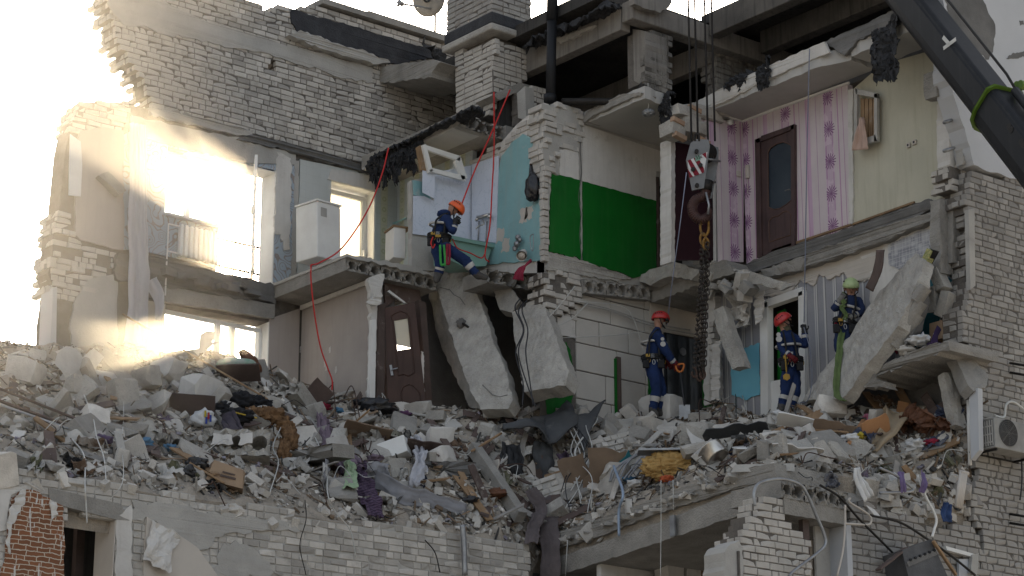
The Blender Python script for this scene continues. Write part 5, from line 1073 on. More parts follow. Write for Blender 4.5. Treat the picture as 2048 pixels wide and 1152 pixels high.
for i in range(NU+1):
    for j in range(NV+1):
        p = heap(i/NU, j/NV); k = .1 if 0 < j < NV else .02
        d = noise.noise(p*1.7)*k*1.3+noise.noise(p*4.5)*k*.8+abs(noise.noise(p*9))*k*.4
        vv.append(p+Vector((-.35*d,-.45*d,d)))
    vv.append(heap(i/NU, 1)+Vector((.05,.1,-.6)))
NV += 1
ff = [(i*(NV+1)+j, i*(NV+1)+j+1, (i+1)*(NV+1)+j+1, (i+1)*(NV+1)+j) for i in range(NU) for j in range(NV)]
TREE = BVHTree.FromPolygons(vv, ff)
hm = link('rubble_heap', mesh('rubble_heap', vv, ff, False), None, None, m_dirt); tag(hm, 'grey heap of crushed mortar and dust filling the collapsed storey', 'rubble', kind='stuff')
def on_heap(px, py, off=0.0):
    """point of the heap's surface seen at a photograph position"""
    q = ray(px, py).normalized(); h, n, i, d = TREE.ray_cast(CAM, q)
    if h is None: h, n, i, d = TREE.find_nearest(curve(Bc, px).lerp(curve(Tc, px), .5))
    if n.z < 0: n = -n
    if n.dot(q) > 0: n = -n
    return h + n*off, n
def lay(p, n, rnd, spread=.5):
    """random resting orientation with its up axis near the surface normal"""
    up = (n+Vector((rnd.gauss(0,spread), rnd.gauss(0,spread), rnd.gauss(0,spread)))).normalized()
    x = up.orthogonal().normalized(); x.rotate(Matrix.Rotation(rnd.uniform(0,6.28),3,up)); y = up.cross(x)
    return Matrix(((x.x,y.x,up.x,p.x),(x.y,y.y,up.y,p.y),(x.z,y.z,up.z,p.z),(0,0,0,1)))
rr = random.Random(77)
def heap_rand(vlo=.02, vhi=.98, ulo=.0, uhi=1.0):
    u, v = rr.uniform(ulo, uhi), rr.uniform(vlo, vhi); p = heap(u, v); q = TREE.find_nearest(p); n = q[1]
    if n.z < 0: n = -n
    return q[0], n
m_hardp = mat('grey_slat', (.3,.28,.26), (.2,.19,.18), 4, .2, 50, .9)
# small bits nobody could count
mb = MB(); vars_ = [chunk_geo(1,1,.6,rr,11,.4) for _ in range(24)]
for i in range(11000):
    p, n = heap_rand(); s = .016+.085*rr.random()**2.6; v, f = rr.choice(vars_); M = lay(p+n*s*.25, n, rr, .6) @ Matrix.Diagonal((s*rr.uniform(.7,1.6), s, s*rr.uniform(.5,1.1), 1))
    mb.add([M @ Vector(q) for q in v], f, rr.choices((0,1,2,3,4),(6,4,1.2,.9,.5))[0])
m_bitd = mat('dark_debris', (.1,.095,.09), (.05,.05,.05), 5, .4, 50, .9, isl=.6); m_bitw = mat('splinter_wood', (.24,.17,.11), (.14,.1,.07), 5, .3, 50, .85, isl=.5)
m_bitc = mat('coloured_scraps', (.3,.3,.36), (.2,.17,.2), 1.2, .2, 30, .7, isl=.6)
o = mb.build('rubble_bits', [m_gravel, m_chunk, m_bitd, m_bitw, m_bitc]); tag(o, 'countless small crumbs of brick, plaster and mortar over the heap', 'rubble', kind='stuff')
mb = MB()
for i in range(2200):      # splinters and slivers
    p, n = heap_rand(); L_ = rr.uniform(.1,.4); M = lay(p+n*.03, n, rr, .35); mb.box((-L_/2,-.008,-.004),(L_/2,rr.uniform(.004,.03),.006), M, rr.choices((0,1,2),(3,2,2))[0])
o = mb.build('splinters', [m_bitw, m_bitd, m_gravel]); tag(o, 'countless thin splinters of wood and plaster on the heap', 'splinters', kind='stuff')
# loose bricks one by one
LB = {}
for k in range(10):
    v, f = brick_geo(rr.choice((.25,.25,.16,.12)), rr, .088, .12); me = mesh('loose_brick', [(x-.1,y-.06,z-.044) for x, y, z in v], f); me.materials.append(m_chunk); LB[k] = me
CHK = []
for k in range(16):
    v, f = chunk_geo(1, rr.uniform(.6,1), rr.uniform(.35,.7), rr, 20, .35); me = mesh('rubble_chunk', v, f); me.materials.append((m_chunk, m_concl, m_conc, m_chunk)[k % 4]); CHK.append(me)
n_b = 0
def put(name, me, M, label, cat, group): o = link(name, me, M); tag(o, label, cat, group); return o
zones = [  # (pixel box, bricks, chunks, chunk size, where)
 ((0,700,330,950),34,36,(.12,.34),'in the dusty rubble below the long curtain'), ((330,720,620,960),22,26,(.12,.36),'around the two fur coats'), ((600,790,1000,960),30,30,(.1,.3),'around the lilac blanket and mahogany door'), ((980,800,1260,1080),22,24,(.12,.35),'around the roofing felt sheet'),
 ((1180,830,1560,960),34,34,(.12,.36),'around the yellow foam and steel pot'), ((1540,830,1780,940),18,20,(.1,.28),'at the feet of the rescuer looking up'), ((1700,960,1940,1040),26,18,(.1,.26),'in the spill beside the bent white pipe'), ((440,960,960,1060),54,10,(.08,.2),'along the top of the lower brick wall'), ((0,925,440,985),26,6,(.06,.16),'above the dark doorway lintel')]
for (xa, ya, xb, yb), nb, nc, (s0, s1), wh in zones:
    for i in range(nb+nc):
        px, py = rr.uniform(xa, xb), rr.uniform(ya, yb); h, n = on_heap(px, py)
        if i < nb: put('loose_brick', rr.choice(LB), lay(h+n*.03, n, rr, .45), 'loose chipped brick lying '+wh, 'brick', 'bricks lying '+wh)
        else:
            s = s0*.8+(s1*1.5-s0*.8)*rr.random()**2.4; put('rubble_chunk', rr.choice(CHK), lay(h+n*s*.18, n, rr, .5) @ Matrix.Diagonal((s*rr.uniform(.8,1.5), s, s*rr.uniform(.7,1.1), 1)), 'angular masonry lump lying '+wh, 'masonry lump', 'lumps lying '+wh)
# boards and planks
PL = []
for k in range(6):
    L_, w_, t_ = rr.uniform(.5,1.1), rr.uniform(.05,.15), rr.uniform(.015,.03); mb = MB(); mb.box((-L_/2,-w_/2,-t_/2),(L_/2,w_/2,t_/2)); v = mb.v
    for q in v: q.x += rr.uniform(-.05,.05)
    me = mesh('broken_plank', v, mb.f); me.materials.append((m_wood, m_wooddk, m_plastg, m_wooddk, m_wooddk, m_hardp)[k]); PL.append(me)
for (xa, ya, xb, yb), n_, wh in (((0,760,330,930),15,'below the long curtain'), ((380,800,640,960),18,'near the fur coats'), ((640,800,1000,980),24,'between mahogany door and lower wall'), ((940,800,1180,1050),22,'near the felt sheet'), ((1200,840,1560,960),14,'near the yellow foam'), ((1540,780,1900,900),26,'below the huge leaning slab'), ((1700,930,1930,1040),8,'above the leaning stove')):
    for i in range(n_):
        h, n = on_heap(rr.uniform(xa, xb), rr.uniform(ya, yb)); put('broken_plank', rr.choice(PL), lay(h+n*.04, n, rr, .2), 'broken plank lying in the rubble '+wh, 'plank', 'planks '+wh)
# sheets and panels
SH = []
for k in range(6):
    a_ = rr.uniform(.25,.45); pl_ = rag([(-a_/2,-a_/3),(a_/2,-a_/2.6),(a_/2.2,a_/3),(-a_/2.4,a_/2.6)], .1, .03, rr); v = [(x,y,0) for x, y in pl_]+[(x,y,.02) for x, y in pl_]; q = len(pl_)
    f = [tuple(range(q-1,-1,-1)), tuple(range(q,2*q))]+[(i,(i+1)%q,q+(i+1)%q,q+i) for i in range(q)]
    me = mesh('broken_board', v, f); me.materials.append((m_plast, m_wooddk, m_plastg, m_plast, m_cream, m_concl)[k]); SH.append(me)
for (xa, ya, xb, yb), n_, wh in (((20,700,330,900),8,'below the long curtain'), ((330,730,620,940),8,'near the fur coats'), ((640,800,1000,960),8,'near the lilac blanket'), ((940,810,1200,1040),7,'near the felt sheet'), ((1200,840,1560,950),7,'near the steel pot'), ((1560,830,1930,930),15,'below the dark cavity')):
    for i in range(n_):
        h, n = on_heap(rr.uniform(xa, xb), rr.uniform(ya, yb)); put('broken_board', rr.choice(SH), lay(h+n*.04, n, rr, .3), 'flat broken board piece lying '+wh, 'board', 'board pieces '+wh)

# larger shards of floor slab and wall
SD = []
for k in range(7):
    v, f = chunk_geo(1, rr.uniform(.55,.8), rr.uniform(.16,.3), rr, 24, .4); me = mesh('slab_shard', v, f); me.materials.append((m_concl, m_conc, m_chunk, m_plastg)[k % 4]); SD.append(me)
for (xa, ya, xb, yb), n_, wh in (((0,710,330,900),17,'below the long curtain'), ((330,740,620,960),10,'near the fur coats'), ((620,830,1000,1000),10,'near the lilac blanket'), ((980,830,1240,1040),7,'near the felt sheet'), ((1200,845,1560,940),9,'near the yellow foam'), ((1560,840,1900,920),6,'below the dark cavity')):
    for i in range(n_):
        h, n = on_heap(rr.uniform(xa, xb), rr.uniform(ya, yb)); s = rr.uniform(.35,.85); put('slab_shard', rr.choice(SD), lay(h+n*.05, n, rr, .4) @ Matrix.Diagonal((s,s,s,1)), 'flat shard of broken slab lying '+wh, 'slab shard', 'slab shards '+wh)
for i in range(60):
    t = rr.random(); px = 1095+t*380; py = 1095-t*140+rr.uniform(-4,6); s = rr.uniform(.06,.2); put('rubble_chunk', rr.choice(CHK), Matrix.Translation(HX(px, py, -2.0+rr.uniform(-.04,.1))) @ Matrix.Rotation(rr.uniform(0,6),4,'Z') @ Matrix.Rotation(rr.gauss(0,.5),4,'X') @ Matrix.Diagonal((s*1.4,s,s*.7,1)), 'masonry lump squeezed between the two sagging slabs', 'masonry lump', 'lumps between the sagging slabs')
# ---------------------------------------------------------------- things lying on and in the heap
def hp(px, py, off=.05): return on_heap(px, py, off)[0]
def frame_at(px, py, off=.05, yaw=0.0, tilt=0.0, roll=0.0):
    """upright frame facing the street: local x = to the right in view, y = away, z = up"""
    p = hp(px, py, off); return Matrix.Translation(p) @ Matrix.Rotation(AZ-math.pi/2+yaw,4,'Z') @ Matrix.Rotation(tilt,4,'X') @ Matrix.Rotation(roll,4,'Y')
def panel(name, px, py, w_, h_, mt_, label, cat, yaw=0, tilt=.6, roll=0, th=.015, off=.08, ragg=.02):
    M = frame_at(px, py, off, yaw, tilt, roll); o = prism(name, M, rag([(-w_/2,-h_/2),(w_/2,-h_/2),(w_/2,h_/2),(-w_/2,h_/2)], .15, ragg), 0, th, mt_); tag(o, label, cat); return o
m_furb = mat('brown_fur', (.26,.15,.075), (.1,.055,.028), 14, 1.0, 90, .95); m_furk = mat('black_fur', (.012,.012,.014), (.03,.03,.034), 12, 1.0, 80, .95)
m_lilac = mat('lilac_cotton', (.2,.155,.19), (.16,.12,.15), 3, .1, 60, .95); m_purp = mat('purple_knit', (.045,.025,.05), (.11,.075,.12), 2, .4, 60, .95)
def knit(g, src):
    w = g.m('SINE', g.m('ADD', g.m('MULTIPLY', g.z, 150), g.m('MULTIPLY', g.m('SINE', g.m('MULTIPLY', g.x, 60)), 1.5))); return g.mixc(g.m('MULTIPLY', g.m('GREATER_THAN', w, .1), .7), (.018,.01,.022), src)
pattern(m_purp, knit)
m_lime = mat('green_print_cotton', (.34,.42,.27), (.22,.32,.2), 9, .1, 60, .95); m_greycl = mat('grey_felt_cloth', (.26,.26,.275), (.2,.2,.215), 3, .15, 60, .95)
m_foam = mat('yellow_foam', (.5,.33,.13), (.36,.22,.08), 8, 1.0, 30, .95); m_steel = mat('steel_pot', (.55,.52,.48), (.4,.38,.36), 4, .05, 30, .28, metal=1.0)
m_card = mat('cardboard', (.33,.24,.16), (.27,.19,.13), 3, .1, 40, .92); m_hard = mat('brown_hardboard', (.22,.16,.115), (.15,.11,.08), 2, .15, 60, .9, stain=[(DUST,3,.6,.5)])
m_felt = mat('grey_roofing_felt', (.05,.053,.058), (.08,.083,.088), 2, .4, 60, .9, stain=[((.16,.155,.15),2.5,.58,.6)])
m_carpet = mat('brown_carpet_strip', (.12,.1,.1), (.085,.07,.07), 4, .4, 70, .95); m_plasb = mat('white_plastic', (.62,.62,.62), (.5,.5,.5), 4, .05, 30, .4)
m_bluec = mat('blue_denim', (.035,.065,.16), (.025,.045,.11), 4, .2, 60, .95); m_redc = mat('crimson_cloth', (.25,.02,.045), (.16,.012,.03), 4, .1, 40, .9); m_pinkc = mat('pink_plastic', (.55,.18,.3), None, 4, .05, 30, .5)
m_ply = mat('orange_plywood', (.4,.21,.1), (.32,.16,.075), 2, .1, 50, .8); m_leather = mat('brown_leatherette', (.14,.06,.03), (.08,.035,.02), 3, .3, 30, .6); m_khaki = mat('beige_mat', (.36,.29,.2), (.28,.22,.15), 3, .2, 50, .95)
m_bluebag = mat('blue_plastic', (.08,.2,.33), (.06,.15,.26), 4, .1, 30, .45); m_blackbag = mat('black_plastic', (.012,.012,.014), (.02,.02,.024), 4, .3, 20, .35, spec=.5); m_teddy = mat('green_pillow', (.1,.3,.2), (.42,.42,.4), 7, .1, 30, .9)
# fur coats
fc = thing('fur_coat', hp(530,860), 'shaggy brown fur coat spilled over broken concrete', 'coat')
for i, (px, py, sx, sy, sz) in enumerate(((505,848,.42,.3,.28),(535,850,.45,.34,.34),(556,868,.36,.32,.34),(545,882,.3,.26,.3),(572,895,.24,.22,.4),(570,925,.2,.18,.42))): blob('fur_lobe', frame_at(px, py, .12), sx, sy, sz, m_furb, .5, i+3, fc, 4, 3.2)
fk = thing('black_fur_coat', hp(470,830), 'black fur coat heaped above the brown one', 'coat')
for i, (px, py, sx, sy, sz) in enumerate(((440,832,.4,.3,.26),(475,820,.5,.34,.32),(505,822,.42,.3,.26),(462,845,.5,.3,.26),(518,832,.3,.28,.24))): blob('fur_lobe', frame_at(px, py, .13), sx, sy, sz, m_furk, .45, i+13, fk, 4, 3)
o = cloth('dark_sleeve', [hp(448,850,.22), hp(448,875,.24), hp(452,895,.26)], .27, tuple(RIGHT), mat('plum_lining', (.03,.025,.04), (.06,.05,.06), 5, .3, 50, .9), None, 2, .04, 6, taper=(.7,1.1), thick=.04); tag(o, 'dark plum coat sleeve hanging over the pale broken block', 'sleeve')
pb = blob('printed_bag', frame_at(408,856,.14), .36, .25, .28, m_plasb, .5, 5, None, 3, 2.0); tag(pb, 'white plastic bag with coloured print beside the black fur', 'bag')
for i, (dx, dz, c_) in enumerate(((.03,.05,(.5,.4,.02)),(.08,.02,(.35,.03,.03)),(.11,-.02,(.03,.06,.3)),(.05,-.05,(.03,.06,.3)))):
    mb = MB(); mb.box((dx-.012,-.15,dz-.05),(dx+.016,-.128,dz+.05)); mb.build('print', mat('bag_print', c_, None, 3, 0), pb, W[pb.name])
mb = MB(); a, b = hp(452,852,.3), hp(490,862,.3); mb.tube([a,b], .012, 6); o = mb.build('yellow_stick', mat('yellow_paint', (.6,.42,.06), None, 3, .05)); tag(o, 'short yellow stick poking over the dark coats', 'stick')
# block with white tiles and cores
def core_block(px, py, w_, n, th, ln, yaw, tilt, mt_, label, seed, off=.1, r=.08):
    t = thing('core_block', frame_at(px, py, off, yaw, tilt) @ Matrix.Translation((-w_/2,0,-th/2)), label, 'concrete block')
    hollow_geo(w_, ln, th, n, r, random.Random(seed), .09, ln*.8).build('block', mt_, t, W[t.name]); return t
cb = core_block(455,905, .98, 3, .42, .5, .1, -.25, m_concl, 'broken hollow concrete block with white tile patches under the coats', 31, .25, .12)
for q in ([(.12,.12),(.45,.15),(.42,.3),(.15,.32)], [(.52,.14),(.72,.17),(.72,.34),(.55,.33)]): prism('tile_patch', W[cb.name], rag(q, .06, .02), -.02, .0, m_plast, cb)
core_block(362,905, .6, 3, .3, .5, .25, -.15, m_conc, 'grey hollow block wedged left of the tiled block', 32, .15)
core_block(455,796, .5, 2, .24, .5, -.7, -.5, m_conc, 'small hollow block under the overturned table', 33, .1)
core_block(560,792, .75, 3, .26, .7, -.55, -.55, m_concl, 'pale hollow slab chunk sliding down below the lower window', 34, .12)
core_block(230,855, 1.35, 6, .24, .8, .22, -.75, m_concl, 'long slab fragment with filled round cores in the left rubble', 35, .06, .07)
core_block(85,815, .5, 2, .25, .6, .2, -.35, m_conc, 'dusty slab stub with one open core at the far left', 36, .1, .09)
core_block(600,925, 1.0, 1, .2, .5, -.72, .1, m_conc, 'ribbed concrete beam with stamped marks sloping to the right', 37, .16, .001)
core_block(675,880, 1.3, 5, .24, .5, -.38, -.2, m_conc, 'dark edged slab lying behind the lilac blanket', 38, .05, .06)
core_block(880,945, 1.0, 1, .24, .5, .1, -.1, m_concd, 'rough grey slab lump under the sheer strip', 39, .1, .001)
core_block(745,1015, .5, 2, .22, .5, 0, -.1, m_conc, 'slab end with open cores under the grey cloth', 40, .1, .07)
# cloths
wdr = tuple(RIGHT)
def drape(name, pts, width, mt_, label, cat='cloth', folds=3, amp=.04, seed=1, wd=None, taper=None, off=.1, thick=.005, rough=.055):
    o = cloth(name, [hp(x, y, off) for x, y in pts], width, wd or wdr, mt_, None, folds, amp, seed, nv=20, taper=taper, thick=thick, rough=rough, k=12); tag(o, label, cat); return o
drape('lilac_blanket', [(636,848),(655,880),(672,915),(690,940),(712,960)], .5, m_lilac, 'lilac blanket draped down the rubble slope', 'blanket', 4, .05, 2, None, (.35,1.0), .14)
drape('striped_knit', [(706,945),(716,975),(724,1005),(738,1030),(742,1052)], .46, m_purp, 'dark purple striped knit hanging below the lilac blanket', 'knitwear', 3, .05, 3, None, (1,.45), .16)
drape('green_cloth', [(688,932),(690,960),(694,998)], .2, m_lime, 'pale green printed cloth beside the purple knit', 'cloth', 2, .03, 4, None, (.6,1.2), .2)
drape('grey_cloth', [(690,930),(668,935),(650,955),(638,985)], .2, m_greycl, 'light grey cloth bent over rubble left of the green cloth', 'cloth', 1, .03, 5, (0,0,1), None, .16)
drape('grey_cloth', [(745,975),(800,1000),(850,1010),(925,1028)], .36, m_greycl, 'long grey cloth sheet spread along the wall top', 'cloth', 2, .012, 6, (0,.1,1), (1,.5), .1, .004, .025)
drape('grey_cloth', [(730,960),(760,965),(782,990)], .28, m_greycl, 'folded grey cloth right of the purple knit', 'cloth', 2, .03, 16, (0,0,1), (1,.8), .16)
drape('sheer_strip', [(806,896),(826,900),(838,925),(836,960),(832,985),(846,990)], .18, m_curt, 'sheer white strip curling over a grey slab lump', 'cloth', 2, .03, 7, None, (1,1.2), .2)
o = blob('foam_block', frame_at(778,912,.2,-.2,-.1,-.25), .5, .3, .32, m_plast, .02, 8); bpy.data.objects.remove(o)
mb = MB(); mb.box((-.23,-.12,-.15),(.23,.12,.15)); o = bevel(mb.build('foam_block', m_white, None, frame_at(778,912,.16,-.3,-.2,-.3)), .012); tag(o, 'clean white foam block lying on the slope', 'foam block')
v, f = chunk_geo(.5,.25,.36,R,22,.5); o = link('pale_chunk', mesh('pale_chunk', v, f), frame_at(879,890,.14,.2,.2), None, m_plast); tag(o, 'large pale pink plaster chunk among splintered boards', 'plaster chunk')
v, f = chunk_geo(.36,.25,.36,R,22,.5); o = link('blue_chunk', mesh('blue_chunk', v, f), frame_at(982,832,.14,.2,.1), None, m_plast); tag(o, 'plaster chunk with a sky blue painted face', 'plaster chunk')
prism('blue_face', W[o.name] @ Matrix.Translation((0,-.14,0)), rag([(-.13,-.1),(.13,-.12),(.13,.14),(-.1,.15)], .06, .015), -.01, .01, m_blue, o)
for i, (px, py, s_) in enumerate(((980,870,.3),(880,800,.4),(855,808,.3),(1390,800,.5),(1330,835,.62),(1300,860,.4),(1400,852,.35),(1620,812,.3),(1665,830,.42),(160,790,.4),(200,770,.35),(40,760,.5),(290,770,.45),(400,800,.6),(330,760,.5),(620,835,.35))):
    v, f = chunk_geo(s_*1.2, s_*.8, s_*.8, R, 24, .4); o = link('big_chunk', mesh('big_chunk', v, f), frame_at(px, py, s_*.25, R.uniform(-1,1), R.uniform(-.4,.4), R.uniform(-.4,.4)), None, (m_concl, m_plast, m_chunk)[i % 3]); tag(o, ('big block under the blue faced chunk','big pale block at the foot of the long leaning slab','square block right of the tilted door','big block at the foot of the hanging chains','big block hiding the boots of the spade rescuer','big block left of the spade rescuer boots','big block behind the brickwork lump','block by the foot of the huge leaning slab','bright block below the green strap','dusty block below the white pointed sheet','dusty block beside the white pointed sheet','dusty block at the far left','dusty block below the curtain end','big block left of the overturned table','big dusty block in front of the lower window','block beside the leaning brown board')[i], 'masonry block', 'big blocks on the heap')
# roofing felt sheet
tp_ = spline([hp(x, y, .3) for x, y in ((997,884),(1030,876),(1065,868),(1107,856),(1142,840),(1170,824))], 8); bt_ = spline([hp(x, y, .5) for x, y in ((1000,902),(1039,894),(1065,919),(1100,938),(1132,918),(1176,838))], 8); vv_ = []; nn = 14
for i, (a_, b_) in enumerate(zip(tp_, bt_)):
    for j in range(nn+1):
        t_ = j/nn; q = a_.lerp(b_, t_)+Vector((0,0,.1*math.sin(math.pi*t_))); k_ = .05*noise.noise(q*3)+.05*(abs(noise.noise(q*6))-.25)+(rr.uniform(-.012,.012) if j in (0,nn) else 0); vv_.append(q+Vector((-.4*k_,-.5*k_,k_)))
o = link('felt_sheet', mesh('felt_sheet', vv_, [(i*(nn+1)+j,i*(nn+1)+j+1,(i+1)*(nn+1)+j+1,(i+1)*(nn+1)+j) for i in range(len(tp_)-1) for j in range(nn)], True), None, None, m_felt); s_ = o.modifiers.new('thickness','SOLIDIFY'); s_.thickness = .025
tag(o, 'large sheet of grey roofing felt draped in the middle of the heap', 'roofing felt')
for i, (px, py, w_, ln) in enumerate(((1025,905,.35,.7),(1065,905,.3,.75),(1005,920,.2,.5))):
    p = hp(px, py, .28); o = cloth('felt_flap', [p, p+Vector((-.05,-.05,-ln*.5)), p+Vector((0,0,-ln))], w_, wdr, m_tar if i != 1 else m_felt, None, 2, .06, 10+i, thick=.02, rough=.06); tag(o, ('left charred felt flap hanging under the felt sheet','grey felt flap hanging under the felt sheet','narrow charred felt strip at the sheet end')[i], 'roofing felt')
o = drape('carpet_strip', [(1062,985),(1056,1030),(1058,1080),(1056,1150),(1056,1200)], .3, m_carpet, 'brown carpet strip hanging down to the frame of the lower opening', 'carpet', 1, .02, 11, None, None, .35, .006, .03)
o = drape('carpet_strip', [(1036,1000),(1046,1030),(1038,1070),(1030,1110)], .2, m_carpet, 'narrow torn carpet strip left of the longer one', 'carpet', 1, .02, 12, None, None, .3, .006, .03)
# beams, sticks
def stick(a, b, wd, ht, mt_, label, cat='plank', offa=.1, offb=.1, pa=None, pb=None):
    p, q = pa or hp(*a, offa), pb or hp(*b, offb); x = (q-p).normalized(); y = x.cross(UPZ).normalized(); z = x.cross(y)
    M = Matrix(((x.x,y.x,z.x,p.x),(x.y,y.y,z.y,p.y),(x.z,y.z,z.z,p.z),(0,0,0,1))); mb = MB(); mb.box((0,-wd/2,-ht/2),((q-p).length,wd/2,ht/2)); o = bevel(mb.build('stick', mt_, None, M), .006, 1); o.name = cat.replace(' ','_'); tag(o, label, cat); return o
stick((938,915),(1020,1050), .16,.2, m_conc, 'long grey concrete lintel beam sloping through the debris', 'concrete beam', .22, .22)
stick((920,926),(995,892), .05,.03, m_wood, 'thin pale wooden batten poking left of the felt sheet', 'batten', .3, .3)
stick((0,0),(512,826), .03,.03, m_wood, 'long thin pole slanting from the rear wall onto the heap', 'pole', pa=HY(245,628,YR-.3), offb=.3)
for i, (a, b, w_, mt_, lab) in enumerate((((-20,790),(165,862),.16,m_wooddk,'broad dark plank running down the left rubble'),((-20,815),(175,885),.12,m_wooddk,'lower dark plank with a pale metal strip at far left'),((-20,822),(150,880),.02,m_metal,'thin metal strip beside the dark left planks'),((200,760),(250,820),.1,m_wood,'short grey timber post in the dusty left rubble'),((215,770),(218,815),.1,m_wood,'upright timber stub in the dusty left rubble'),((1630,740+60),(1700,880),.07,m_wood,'pale batten lying below the leaning slab'),((1655,800),(1780,862),.09,m_wood,'long tan board slanting below the dark cavity'),((1692,800),(1790,875),.06,m_wooddk,'dark slat parallel to the long tan board'),((1700,905),(1728,855),.06,m_ply,'short orange batten standing in colourful rubbish'),((1595,850),(1672,868),.09,m_wood,'splintered pale timber left of the brown boards'),((1258,872),(1345,880),.04,m_wood,'thin batten on the masonry blocks'),((380,905+40),(440,985),.05,m_wood,'pale batten beside the crushed carton'),((860,850),(905,930),.12,m_wooddk,'brown board standing among splinters'),((905,945),(945,1010),.1,m_wood,'pale timber lying under the concrete beam'),((1360,945),(1440,905),.2,m_wooddk,'brown board under the steel pot'))):
    stick(a, b, w_, .03, mt_, lab, 'plank' if mt_ is not m_metal else 'metal strip', .14, .14)
# hardboard sheets, tables, panels
panel('cupboard_board', 380, 835, .72, .5, m_wooddk, 'smooth brown cupboard panel leaning left of the black fur', 'panel', -.2, .5, .12, .02, .12, .01)
panel('cupboard_board', 622, 808, .42, .62, m_wooddk, 'brown panel leaning by the lilac blanket', 'panel', .5, .4, .6, .02, .1, .01)
panel('cupboard_board', 735, 872, .75, .36, m_hard, 'dusty hardboard lying right of the lilac blanket', 'panel', 0, 1.1, .35, .02, .08, .02)
panel('cupboard_board', 850, 912, .6, .34, m_wooddk, 'speckled dark board above the grey slab lump', 'panel', -.2, 1.0, .3, .02, .1, .02)
panel('overturned_table', 470, 765, .7, .34, m_wooddk, 'overturned brown table under the green pillow', 'table', 0, .9, -.05, .03, .16, .005)
panel('hardboard_sheet', 1216, 960, .62, .78, m_hard, 'large brown hardboard sheet with teal paint remains', 'hardboard', .1, .45, .05, .012, .12, .06)
panel('hardboard_sheet', 1160, 985, .45, .9, m_hard, 'tall brown hardboard sheet left of the teal stained one', 'hardboard', -.3, .4, -.25, .012, .14, .04)
panel('teal_sheet', 1262, 945, .3, .36, m_teal, 'small teal painted board fragment', 'board', .3, .5, .5, .012, .14, .05)
panel('white_sheet', 160, 760, .42, .8, m_plast, 'pointed white sheet standing in the dusty glow', 'sheet', .1, .2, .0, .01, .1, .16)
panel('pointed_board', 412, 706, .3, .42, m_plast, 'pointed board silhouetted in the lower window', 'board', 0, .1, .7, .012, .14, .1)
panel('white_door_sheet', 1618, 862, 1.0, .3, m_white, 'dirty white panel sheet on the rubble below the rescuer', 'panel', -.4, 1.1, .45, .02, .1, .03)
panel('white_door_sheet', 1590, 915, .8, .4, m_plast, 'pale plaster sheet near the slab edge with holes', 'panel', .2, 1.2, .1, .02, .06, .06)
panel('black_sheet', 1470, 810, .95, .42, m_felt, 'dark grey sheet lying under the sky blue patch', 'sheet', .3, 1.0, -.25, .015, .12, .06)
panel('plywood_piece', 1802, 842, .17, .42, m_ply, 'orange plywood piece standing in the dark cavity mouth', 'plywood', .2, .2, .15, .015, .12, .0)
panel('brown_boards', 1735, 782, .45, .34, m_ply, 'reddish board leaning at the foot of the leaning slab', 'board', .5, .4, -.5, .02, .2, .03); panel('brown_boards', 1680, 800, .6, .3, m_hard, 'crossed brown board under the strap', 'board', -.4, .6, .3, .02, .14, .03)
# masonry lumps still showing courses
def course_lump(px, py, w_, h_, yaw, tilt, roll, seed, label, off=.1):
    M = frame_at(px, py, off, yaw, tilt, roll); t = thing('masonry_lump', M, label, 'masonry'); brickwork(t, M, [rag([(-w_/2,-h_/2),(w_/2,-h_/2),(w_/2,h_/2),(-w_/2,h_/2)], .15, .05)], .22, m_brick, 120, seed, .04, 'l', rough=.015, mortar=m_plastg); return t
course_lump(1500,876,1.0,.55,.1,-.55,-.25,71,'fallen lump of coursed brickwork in front of the white doorway',.06); ml = course_lump(1430,880,.7,.5,.1,-.55,-.2,72,'plastered lump of brickwork beside the coursed lump',.05); prism('plaster', W[ml.name], rag([(-.36,-.26),(.36,-.26),(.36,.26),(-.36,.26)], .12, .03), -.03, -.008, m_plast, ml)
course_lump(1245,905,.85,.6,.3,-.4,-.35,73,'cracked brickwork lump above the brown hardboard',.06); course_lump(1120,1000,.7,.8,-.2,-.2,-.3,74,'brickwork lump sliding beside the carpet strip',.08); course_lump(1640,900,.6,.28,-.1,-.7,.1,75,'low brickwork lump near the hollow slab fragment',.06)
# foam, pot, plate
fo = thing('insulation_foam', hp(1362,940), 'lump of yellow insulation foam under a white metal edge', 'foam')
blob('foam', frame_at(1362,940,.12), .95, .4, .44, m_foam, .3, 3, fo, 5, 7.0); stick_ = MB(); stick_.box((-.55,-.18,.2),(.5,.2,.23)); stick_.build('metal_edge', m_metal, fo, frame_at(1362,938,.12,0,0,-.02))
pt_ = thing('steel_pot', frame_at(1432,928,.14,0,-.5,-.6), 'dented steel cooking pot tipped towards the street', 'pot')
mb = MB(); K = 28; prof = [(.0,.0),(.17,.0),(.2,.03),(.2,.22),(.215,.225),(.2,.228),(.185,.22),(.185,.03),(0,.02)]; vv_ = []; 
for r_, z_ in prof: vv_ += [(r_*math.cos(2*math.pi*j/K), r_*math.sin(2*math.pi*j/K), z_-.1) for j in range(K)]
mb.add(vv_, [(i*K+j, i*K+(j+1)%K, (i+1)*K+(j+1)%K, (i+1)*K+j) for i in range(len(prof)-1) for j in range(K)]); mb.build('bowl', m_steel, pt_, W[pt_.name], True)
for s_ in (-1,1): mb = MB(); mb.tube(spline([(s_*.2,-.06,.06),(s_*.27,-.03,.06),(s_*.27,.03,.06),(s_*.2,.06,.06)],4), .01); mb.build('handle', m_steel, pt_, W[pt_.name], True)
mb = MB(); prof = [(0,.0),(.1,.0),(.16,.03),(.165,.035),(.1,.012),(0,.01)]; vv_ = []
for r_, z_ in prof: vv_ += [(r_*math.cos(2*math.pi*j/K), r_*math.sin(2*math.pi*j/K), z_) for j in range(K)]
